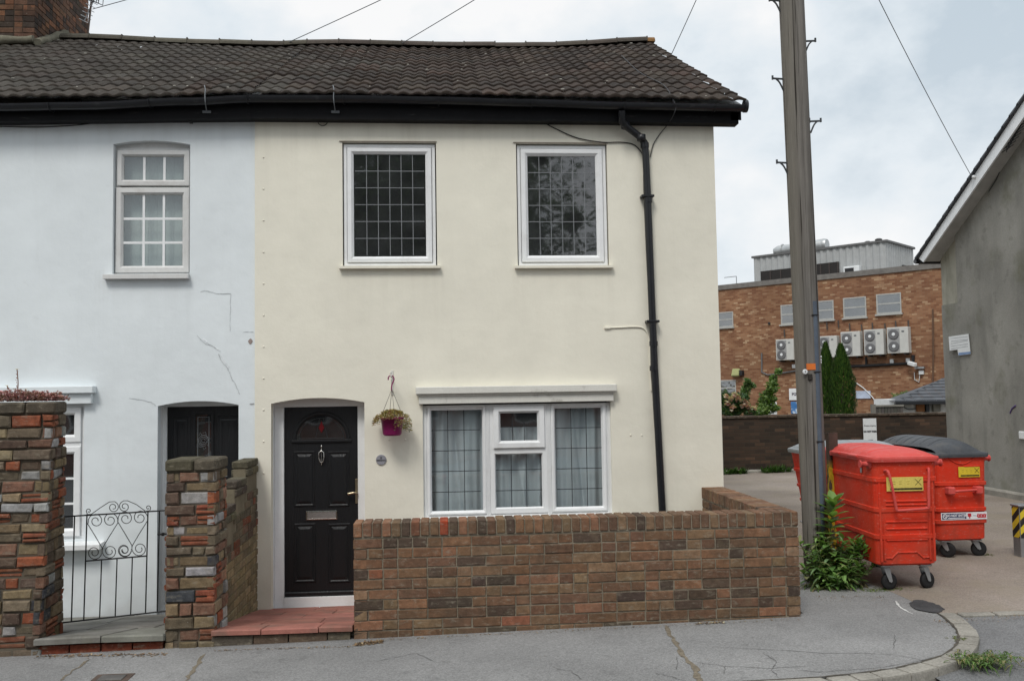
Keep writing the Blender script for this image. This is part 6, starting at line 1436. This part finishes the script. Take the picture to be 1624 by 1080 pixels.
TS = bush('tall_shrub', 'tall loose bright green shrub leaning right in front of the brick building', 'bush', [(1232, 590, 4), (1230, 600, 5), (1226, 608, 7), (1222, 618, 9), (1219, 628, 9), (1216, 640, 10), (1212, 650, 10), (1206, 655, 9), (1224, 648, 7), (1220, 634, 8)], 12, [(.12, .19, .04), (.09, .16, .035), (.16, .23, .07), (.06, .11, .03)], 34, .085)
b = MB(); b.tube([onY(1206, 668, 12), onY(1215, 640, 12), onY(1226, 608, 12), onY(1233, 588, 12)], [.03, .025, .015, .006], 6); b.build('stem', 'bark', TS)
TS2 = bush('slim_shrub', 'slim upright green shrub rising above the rose bush', 'bush', [(1182, 606, 5), (1184, 614, 6), (1186, 620, 6.5), (1181, 628, 6), (1190, 612, 4), (1183, 638, 4)], 12.4, [(.09, .15, .05), (.06, .12, .03), (.12, .18, .06)], 34, .075)
b = MB(); b.tube([onY(1182, 668, 12.4), onY(1182, 640, 12.4), onY(1184, 612, 12.4)], [.02, .014, .006], 6); b.build('stem', 'bark', TS2)
bush('low_shrub', 'low yellow green shrub at the left end of the slate roofed outbuilding', 'bush', [(1426, 632, 8), (1432, 628, 7), (1420, 636, 6)], 19, [(.15, .18, .07), (.11, .15, .05)], 30, .1)

# white outbuilding with slate roof, fence in front
OBY = 17.0
def op(x, y, dy=0): return onY(x, y, OBY+dy)
OB = thing('outbuilding', 'small white outbuilding with a dark hipped slate roof behind the yard wall', 'building', (op(1490, 650).x, OBY, 0))
x0_ = op(1431, 640).x; x1_ = x0_+5; ze = op(1440, 636).z
b = MB(); b.box(x0_, x1_, OBY, OBY+1.8, -.5, ze+.05); b.build('wall', mat('white_block', (.68, .69, .69, 1), .8, var=.06), OB)
b = MB(); e0, e1 = op(1418, 637, -.3).x, x1_+.3; zr_ = op(1502, 600, 1.6).z; rx0 = op(1502, 600, 1.6).x; rise = zr_-ze
rows_ = 7
for i in range(rows_):
    f0, f1 = i/rows_, (i+1)/rows_+.02; ya, yb = OBY-.35+2.15*f0, OBY-.35+2.15*f1; za, zb_2 = ze+rise*f0, ze+rise*f1; xa, xb = e0+(rx0-e0)*f0, e0+(rx0-e0)*min(1, f1)
    xx = xa; 
    while xx < e1: l = .32; b.quad([(xx, ya, za+.03), (min(xx+l-.01, e1), ya, za+.03), (min(xx+l-.01, e1)+(xb-xa)*(1 if xx == xa else 0)*0, yb, zb_2), (xx+(xb-xa if xx == xa else 0), yb, zb_2)], jit((1, 1, 1), .2)); b.quad([(xx, ya, za), (min(xx+l-.01, e1), ya, za), (min(xx+l-.01, e1), ya, za+.03), (xx, ya, za+.03)], (.3, .3, .3)); xx += l
b.quad([(e0, OBY-.35, ze), (rx0, OBY+1.8, zr_), (e0+.75, OBY+1.8, ze)]); b.build('roof', 'slate', OB)
b = MB(); b.box(e0, e1, OBY-.42, OBY-.30, ze-.10, ze-.0, ch=.01); b.build('gutter', 'black_pvc', OB); b = MB(); b.box(op(1465, 645).x, op(1471, 645).x, OBY-.12, OBY-.002, -.5, ze-.02, ch=.01); b.build('downpipe', 'black_pvc', OB)
for px, c in ((1458, (.30, .13, .05)), (1483.5, (.25, .24, .21))): p = op(px, 646); b = MB(); b.box(p.x-.12, p.x+.12, OBY-.1, OBY-.001, p.z-.13, p.z+.13, c, .02); b.build('meter_box', 'attr', OB)
b = MB(); b.tube(smooth_path([op(1432, 644, -.02), op(1440, 649, -.02), op(1452, 648, -.02), op(1458, 646, -.02)]), .015, 5); b.build('wire', 'cable_grey', OB)
FC_ = thing('yard_fence', 'low weathered grey fence panel left of the white outbuilding', 'fence', (op(1400, 655, -3).x, 14, 0))
fx0_, fx1_ = onY(1388, 650, 14).x, onY(1433, 650, 14).x; zf = onY(1410, 645, 14).z
b = MB()
for k in range(9): x = fx0_+(fx1_-fx0_)*k/9; b.box(x, x+(fx1_-fx0_)/9-.012, 14, 14.03, -.3, zf, jit((.075, .07, .062), .2))
b.build('panel', 'attr', FC_); b = MB(); b.box(fx0_-.10, fx0_, 13.96, 14.06, -.3, zf+.07); b.build('post', mat('fence_post', (.17, .16, .14, 1), .9), FC_); b = MB(); b.box(fx0_, fx1_, 13.97, 14.06, zf+.001, zf+.05); b.build('rail', mat('fence_rail', (.2, .19, .165, 1), .9), FC_)

# ================================================================== GREY RENDERED HOUSE AT THE RIGHT
GX = 8.95; GHs = thing('grey_house', 'tall grey rendered gable wall of a house with white bargeboard at the right edge', 'house', (GX+3, 2, 0))
def gx(x, y, X=GX): return onX(x, y, X)
yb_ = gx(1498, 560).y; ys = gx(1524, 500).y
BX = GX-.30
t0, t1 = onX(1457, 408, BX), onX(1624, 158, BX); b0, b1 = onX(1464, 416, BX), onX(1624, 208, BX)
sl = (t1.z-t0.z)/(t1.y-t0.y); ry = t0.y-4.2; rz_ = t0.z+sl*(ry-t0.y)
wtop = lambda y: t0.z+sl*(y-t0.y)-.18
b = MB()
lp = [(yb_, -.3), (yb_, wtop(yb_)), (ry, wtop(ry)), (2*ry-yb_, wtop(yb_)), (2*ry-yb_, -.3)]
b.loft([[V((GX, y, z)) for y, z in lp], [V((GX+8, y, z)) for y, z in lp]]); b.build('wall', 'beige_render', GHs)
b = MB(); lp2 = [(ys, -.3), (ys, wtop(ys)-.01), (ry, wtop(ry)-.01), (2*ry-yb_+.5, wtop(yb_+.5)), (2*ry-yb_+.5, -.3)]
b.loft([[V((GX-.05, y, z)) for y, z in lp2], [V((GX+.002, y, z)) for y, z in lp2]])
zl = gx(1500, 452).z
b.box(GX-.012, GX+.001, ys+.001, yb_+.012, -.3, zl-.35)
b.build('render_coat', 'grey_render', GHs)
bw = .20
b = MB(); q = [(t0.y, t0.z-.02), (ry, rz_-.02), (ry, rz_-.26), (b0.y-.0, b0.z)]
b.loft([[V((BX, y, z)) for y, z in q], [V((BX+.03, y, z)) for y, z in q]]); b.build('bargeboard', mat('white_bargeboard', (.78, .80, .82, 1), .5, var=.04, bump=0), GHs)
b = MB(); q = [(t0.y+.02, b0.z-.005), (t0.y-.40, b0.z-.005), (ry, rz_-.28), (ry, rz_-.24)]
b.quad([(BX+.03, b0.y, b0.z+.01), (BX+.03, ry, rz_-.24), (GX+.01, ry, rz_-.24), (GX+.01, b0.y, b0.z+.01)])
b.build('soffit', mat('soffit_board', (.42, .42, .41, 1), .6), GHs)
b = MB(); b.quad([(BX, t0.y+.03, t0.z-.06), (GX+8, t0.y+.03, t0.z-.06), (GX+8, ry, rz_), (BX, ry, rz_)]); n = 22
for k in range(n):
    f0, f1 = k/n, (k+1)/n+.01; ya, yb2 = t0.y+.06+(ry-t0.y-.06)*f0, t0.y+.06+(ry-t0.y-.06)*f1; za, zb2 = t0.z-.03+(rz_-t0.z+.03)*f0, t0.z-.03+(rz_-t0.z+.03)*f1
    b.loft([[V((xx, ya, za-.01)), V((xx, ya, za+.03)), V((xx, yb2, zb2+.012)), V((xx, yb2, zb2-.012))] for xx in (BX-.05, BX+3)], jit((1, 1, 1), .2))
b.quad([(BX, ry, rz_), (GX+8, ry, rz_), (GX+8, 2*ry-t0.y, t0.z-.06), (BX, 2*ry-t0.y, t0.z-.06)]); b.build('roof', 'slate', GHs)
b = MB(); b.box(BX+.03, GX+8, t0.y-.02, t0.y+.09, t0.z-.12, t0.z-.03, ch=.01); b.tube([(BX-.02, t0.y+.1, t0.z-.06), (BX+.3, t0.y+.1, t0.z-.06)], .05, 8); b.build('gutter', 'black_pvc', GHs)
b = MB(); b.box(GX-.20, GX-.051, -4, ys+.02, -.1, G(9)+.10, ch=.02); b.build('plinth', 'kerb', GHs)
b = MB(); p = onX(1546, 281, BX-.01); b.lathe(p, (-1, 0, 0), [(.028, -.02), (.028, .03), (.012, .05)], 10); b.build('cable_hook', 'ply', GHs)
span('overhead_cable', PT, p+V((-.05, 0, 0)), 'overhead cable sloping down to the white bargeboard of the grey house', .10)
b = MB(); pa, pb2 = onX(1624, 188, GX-.25), onX(1597, 238, GX-.25); b.tube([pa, pb2], .012, 5)
for k in range(9):
    c = pb2.lerp(pa, .04+.12*k); h_ = .13+.012*k; b.tube([c+V((-.02, h_*.9, -.03)), c+V((.02, -h_*.9, .03))], .007, 5); b.tube([c+V((0, .03, -.05)), c+V((0, .03, .05))], .007, 4)
b.tube([pa, pa+V((.25, -.1, -.25))], .015, 5)
o = b.build('tv_aerial', 'cable', None, pa); tag(o, 'black television aerial fixed under the eaves of the grey house', 'aerial')
b = MB(); q = [onX(1595, 250, GX-.056), onX(1580, 285, GX-.056), onX(1568, 304, GX-.056)]; b.tube(q, .007, 5); b.build('aerial_cable', 'cable', GHs)
sgp = onX(1522, 546, GX-.03); SN = thing('notice_board', 'crooked white notice with a broken lower corner on the grey rendered wall', 'sign', sgp)
def sq(px, py, d=.0): return onX(px, py, GX-.075-d)
b = MB(); poly = [(1504.5, 534), (1536, 529.5), (1539.5, 561.5), (1520, 564), (1518.5, 554.5), (1506, 556)]
b.loft([[sq(*p) for p in poly], [sq(*p, -.02) for p in poly]]); b.build('board', 'ply', SN)
b = MB(); b.add([sq(1520.2, 559.5, .002), sq(1539, 557.5, .002), sq(1539.3, 561, .002), sq(1520.2, 563.6, .002)], [(0, 1, 2, 3)]); b.build('blue_stripe', mat('blue_ink', (.17, .26, .45, 1), .5, bump=0), SN)
for ya, yb2 in ((536.5, 535), (541, 539.5), (545, 541), (549, 546.5), (553, 550.5)): b = MB(); b.add([sq(1508, ya, .002), sq(1535, yb2-1.6, .002), sq(1535.2, yb2-.9, .002), sq(1508, ya+.7, .002)], [(0, 1, 2, 3)]); b.build('print_line', mat('faded_grey_ink', (.33, .35, .37, 1), .6, bump=0) if 'faded_grey_ink' not in bpy.data.materials else bpy.data.materials['faded_grey_ink'], SN)
b = MB(); b.tube([onX(x, y, GX-.053) for x, y in ((1602, 655), (1605, 648), (1611, 643))], .014, 5); b.build('graffiti', mat('purple_spray', (.09, .06, .17, 1), .8), GHs)
b = MB(); p = onX(1622, 690, GX-.055); b.box(p.x-.03, p.x+.01, p.y-.5, p.y+.06, p.z-.06, p.z+.06, ch=.01); b.build('meter_box', 'ply', GHs)

# aerial by the chimney
ya_ = 3.95; AE = thing('tv_aerial', 'old rusty television aerial on a thin mast beside the chimney', 'aerial', onY(137.5, 66, ya_))
b = MB(); b.tube([onY(137.5, 70, ya_), onY(142, 30, ya_), onY(150, -45, ya_)], .014, 6); b.build('mast', mat('rusty_mast', (.13, .10, .085, 1), .6, metal=.3), AE)
b = MB(); b.tube([onY(134, 33, ya_), onY(146, 7, ya_), onY(152, -8, ya_)], .010, 5); b.build('boom', 'galv', AE)
for k in range(7):
    y = 34-6*k; xx = 134.5+2.6*k; b = MB(); c = onY(xx, y, ya_); b.tube([onY(xx-9, y-4, ya_-.3), onY(xx+7, y+4, ya_+.3)], .006, 4); b.build('element', 'galv', AE)
b = MB(); q = [onY(x, y, ya_-.02) for x, y in ((133, -2), (149, 3), (163, 9), (164, -3), (150, -6))]; b.tube(q+[q[0]], .008, 4)
for k in range(3): b.tube([q[1].lerp(q[2], k/2.)*.5+q[1]*.5, q[4].lerp(q[3], k/2.)*.5+q[4]*.5], .006, 4)
b.build('reflector', 'iron', AE)

# ================================================================== PLANTS ON THE PAVEMENT
pp = onG(1322, 929); PL = thing('tall_weed', 'large leafy green weed with one tall spike at the foot of the telegraph pole', 'plant', pp)
LG = [(0.183, 0.319, 0.083), (0.142, 0.26, 0.071), (0.248, 0.401, 0.13), (0.094, 0.177, 0.053), (0.224, 0.342, 0.165), (0.271, 0.283, 0.13), (0.142, 0.224, 0.059)]
b = MB(); stems = MB()
def stalk(bp, tip, n, ln, wd, cols, droop=.35, startf=.15):
    P_ = smooth_path([bp, V(bp).lerp(V(tip), .5)+V((R.uniform(-.03, .03), R.uniform(-.03, .03), .02)), tip], 8); stems.tube(P_, [.008-.005*i/len(P_) for i in range(len(P_))], 5, (.12, .17, .06))
    for i in range(n):
        f = startf+(1-startf)*i/n; q = P_[min(int(f*(len(P_)-1)), len(P_)-1)]; a = i*2.4+R.uniform(-.4, .4); up_ = .15+.9*f**3; l = ln*R.uniform(.75, 1.15)*(1-.35*f**4)
        leaf(b, q, (math.cos(a), math.sin(a), up_), l, wd*R.uniform(.8, 1.15), droop*(1-.6*f), jit(R.choice(cols), .18))
tp_ = onY(1323, 792, pp.y+.02)
stalk(pp+V((0, .04, 0)), tp_, 54, .235, .075, [(.16, .28, .07), (.13, .24, .07), (.20, .33, .10)], .3, .2)
for i in range(52):
    a = R.uniform(0, 2*PI); rr_ = R.uniform(.02, .28); bp = pp+V((rr_*.6*math.cos(a), rr_*.5*math.sin(a), 0)); hgt = R.uniform(.14, .50)*(1-.5*rr_)
    tip = bp+V((math.cos(a)*rr_*.95, math.sin(a)*rr_*.5, hgt)); tip.x = max(tip.x, pp.x-.31)
    stalk(bp, tip, R.randint(12, 22), R.uniform(.09, .19), R.choice((.016, .024, .034, .046)), LG, R.uniform(.2, .7), .1)
for i in range(9):
    bp = pp+V((R.uniform(.02, .18), R.uniform(-.1, .1), 0)); stalk(bp, bp+V((R.uniform(.08, .22), R.uniform(-.1, .05), R.uniform(.36, .48))), 22, .12, .03, [(.16, .30, .06), (.12, .23, .055)], .3, .3)
for i in range(90):
    a = R.uniform(PI, 2*PI); bp = pp+V((R.uniform(-.28, .25), R.uniform(-.15, .02), 0)); leaf(b, bp, (math.cos(a), math.sin(a)*.8, R.uniform(.5, 1.6)), R.uniform(.10, .24), .014, .9, jit(R.choice([(.06, .10, .03), (.16, .14, .06), (.08, .12, .035), (.2, .17, .09)]), .2))
b.build('leaves', 'leaf', PL); stems.build('stem', 'leaf', PL)
def grass(lab, pxs, n, h_, cols, sx=.16, sy=.1, name='grass_tuft', flat=1):
    p = onG(*pxs); t = MB()
    for i in range(n):
        q = p+V((R.gauss(0, sx*.5), R.gauss(0, sy*.5), 0)); q.z = G(q.x); a = R.uniform(0, 2*PI); leaf(t, q, (math.cos(a), math.sin(a), R.uniform(.4, 2.2)*flat), R.uniform(.5, 1.1)*h_, .012, .9, jit(R.choice(cols), .25), n=3)
    o = t.build(name, 'leaf', None, p); tag(o, lab, 'weed'); return o
grass('tuft of grass growing in the gutter outside the curved kerb', (1562, 1046), 330, .13, [(.08, .15, .03), (.12, .20, .05), (.06, .10, .025), (.2, .19, .08)], .22, .13)
grass('small weed growing from the foot of the brown brick garden wall', (1161, 979), 110, .085, [(.07, .10, .03), (.10, .13, .04), (.05, .07, .02)], .07, .03, 'wall_weed')
grass('creeping yellow green weed along the yard edge beside the bin wheel', (1403, 935), 170, .07, [(.14, .19, .04), (.10, .15, .035), (.18, .2, .07)], .22, .07, 'yard_weed', .4)
grass('little weed sprouting from a gap in the curved kerb stones', (1520, 1013), 40, .05, [(.10, .13, .04), (.14, .15, .06)], .06, .06, 'kerb_weed')
grass('tiny weed by the castor of the dark lidded bin', (1567, 880), 30, .06, [(.13, .12, .05), (.1, .11, .04)], .08, .05, 'yard_weed')
# dry leaves and grit gathered along the walls
lt = MB()
def litter(pa, pb_, n, spread, cols, sz):
    a, c = onG(*pa), onG(*pb_)
    for i in range(n):
        p = a.lerp(c, R.random())+V((0, -abs(R.gauss(0, spread)), 0)); p.z = G(p.x)+.004; e1 = V((R.gauss(0, 1), R.gauss(0, 1), R.uniform(-.15, .35))).normalized()*sz*R.uniform(.5, 1.5); e2 = V((-e1.y, e1.x, R.uniform(-.2, .2)*sz)).normalized()*sz*R.uniform(.2, .5)
        lt.quad([p, p+e1*.5+e2, p+e1, p+e1*.5-e2], jit(R.choice(cols), .3))
DRY = [(.20, .13, .07), (.14, .09, .05), (.27, .2, .12), (.09, .06, .04)]
litter((563, 1021), (606, 1016), 420, .03, DRY, .02); litter((570, 1016), (1266, 981), 260, .02, DRY, .014); litter((60, 1040), (262, 1036), 240, .03, DRY, .02); litter((340, 1031), (560, 1024), 170, .02, DRY, .014); litter((1105, 988), (1150, 986), 80, .025, DRY+[(.4, .36, .25)], .02)
litter((1290, 945), (1400, 945), 120, .1, DRY, .012); litter((1480, 985), (1620, 975), 200, .06, DRY, .012)
for (x0_, y0_, x1_, y1_) in ((560, 1035, 1400, 1040),):
    litter((x0_, y0_), (x1_, y1_), 90, .12, [(.08, .075, .07), (.35, .33, .3), (.14, .1, .06)], .008)
o = lt.build('leaf_litter', 'attr', None, (0, -2.05, .1)); o['kind'] = 'stuff'; tag(o, 'dry brown leaves and grit gathered along the foot of the walls', 'litter')
b = MB()
mh = onG(177, 1076); MH = thing('stopcock_cover', 'small rusty iron stopcock cover in the pavement near the salvaged brick piers', 'cover', (mh.x, mh.y, G(mh.x)))
b.box(mh.x-.13, mh.x+.13, mh.y-.10, mh.y+.10, G(mh.x)-.03, G(mh.x)+.006, ch=.004); b.build('frame', mat('rusty_iron', (.085, .06, .048, 1), .8, var=.3, bump=.5), MH); b = MB(); b.box(mh.x-.085, mh.x+.085, mh.y-.06, mh.y+.06, G(mh.x)+.0062, G(mh.x)+.011, ch=.003); b.build('lid', mat('grey_iron', (.10, .095, .09, 1), .7, var=.3, bump=.5), MH)

# ================================================================== ACROSS THE STREET (seen mirrored in the windows)
OT = thing('brick_terrace', 'red brick terrace across the street, mirrored in the ground floor windows', 'building', (2, -26, 0))
b = MB(); b.box(-16, 22, -34, -26, -1, 4.9); b.build('wall', 'red_brick', OT)
b = MB(); b.loft([[V((x, -25.6, 4.8)), V((x, -34.4, 4.8)), V((x, -30, 7.4))] for x in (-16.3, 22.3)]); b.build('roof', 'slate', OT)
for k in range(9):
    x = -14+4.2*k
    for (z0, z1) in ((.9, 2.3), (3.2, 4.4)):
        f = MB(); f.box(x, x+1.3, -26.02, -25.94, z0, z1); wn = f.build('window', 'upvc', OT); f = MB(); f.box(x+.1, x+1.2, -25.938, -25.93, z0+.1, z1-.1); f.build('pane', 'cable', wn)
    f = MB(); f.box(x+2.2, x+3.1, -26.02, -25.93, -.3, 2.1); f.build('door', 'black_paint', OT)
def big_tree(lab, x, y, h_, cr, seed, n):
    t = thing('street_tree', lab, 'tree', (x, y, 0)); rr = random.Random(seed); b = MB()
    b.tube([(x, y, -.5), (x+.1, y, h_*.3), (x, y+.2, h_*.6)], [.28, .2, .12], 10)
    cl = []
    for i in range(110):
        d = V((rr.gauss(0, 1), rr.gauss(0, 1), rr.gauss(0, 1))).normalized()*rr.random()**.45; cl.append(V((x+d.x*cr, y+d.y*cr, h_*.62+d.z*h_*.36)))
    for c in cl[:14]: b.tube([(x, y, h_*.35), V((x, y, h_*.45)).lerp(c, .5), c], [.09, .05, .02], 6)
    for c in cl:  # unseen dark lumps added to fill the crown for its reflection
        for q_ in range(1):
            secs = []
            for i_ in range(7):
                ph = PI*i_/6; secs.append([c+V((math.sin(ph)*math.cos(2*PI*k/9), math.sin(ph)*math.sin(2*PI*k/9), math.cos(ph)))*cr*.07*(1+.5*noise.noise(V((k*1.7, i_*1.3, c.x*3)))) for k in range(9)])
            b.loft(secs, cap=False)
    b.build('trunk', mat('shaded_bark_core', (.012, .018, .008, 1), .95, bump=0) if 'shaded_bark_core' not in bpy.data.materials else bpy.data.materials['shaded_bark_core'], t); b = MB()
    for c in cl: tuft(b, c, cr*.34, n, [(.05, .085, .03), (.075, .125, .04), (.035, .06, .022)], .16)
    b.build('crown', 'leaf', t)
big_tree('dense dark street tree behind the camera, mirrored in the upper windows', -.7, -17.5, 10.8, 5.0, 3, 760)
big_tree('smaller street tree behind the camera, mirrored low in the white house window', -13.9, -18, 7.3, 2.5, 8, 420)
print('script done', len(bpy.data.objects))
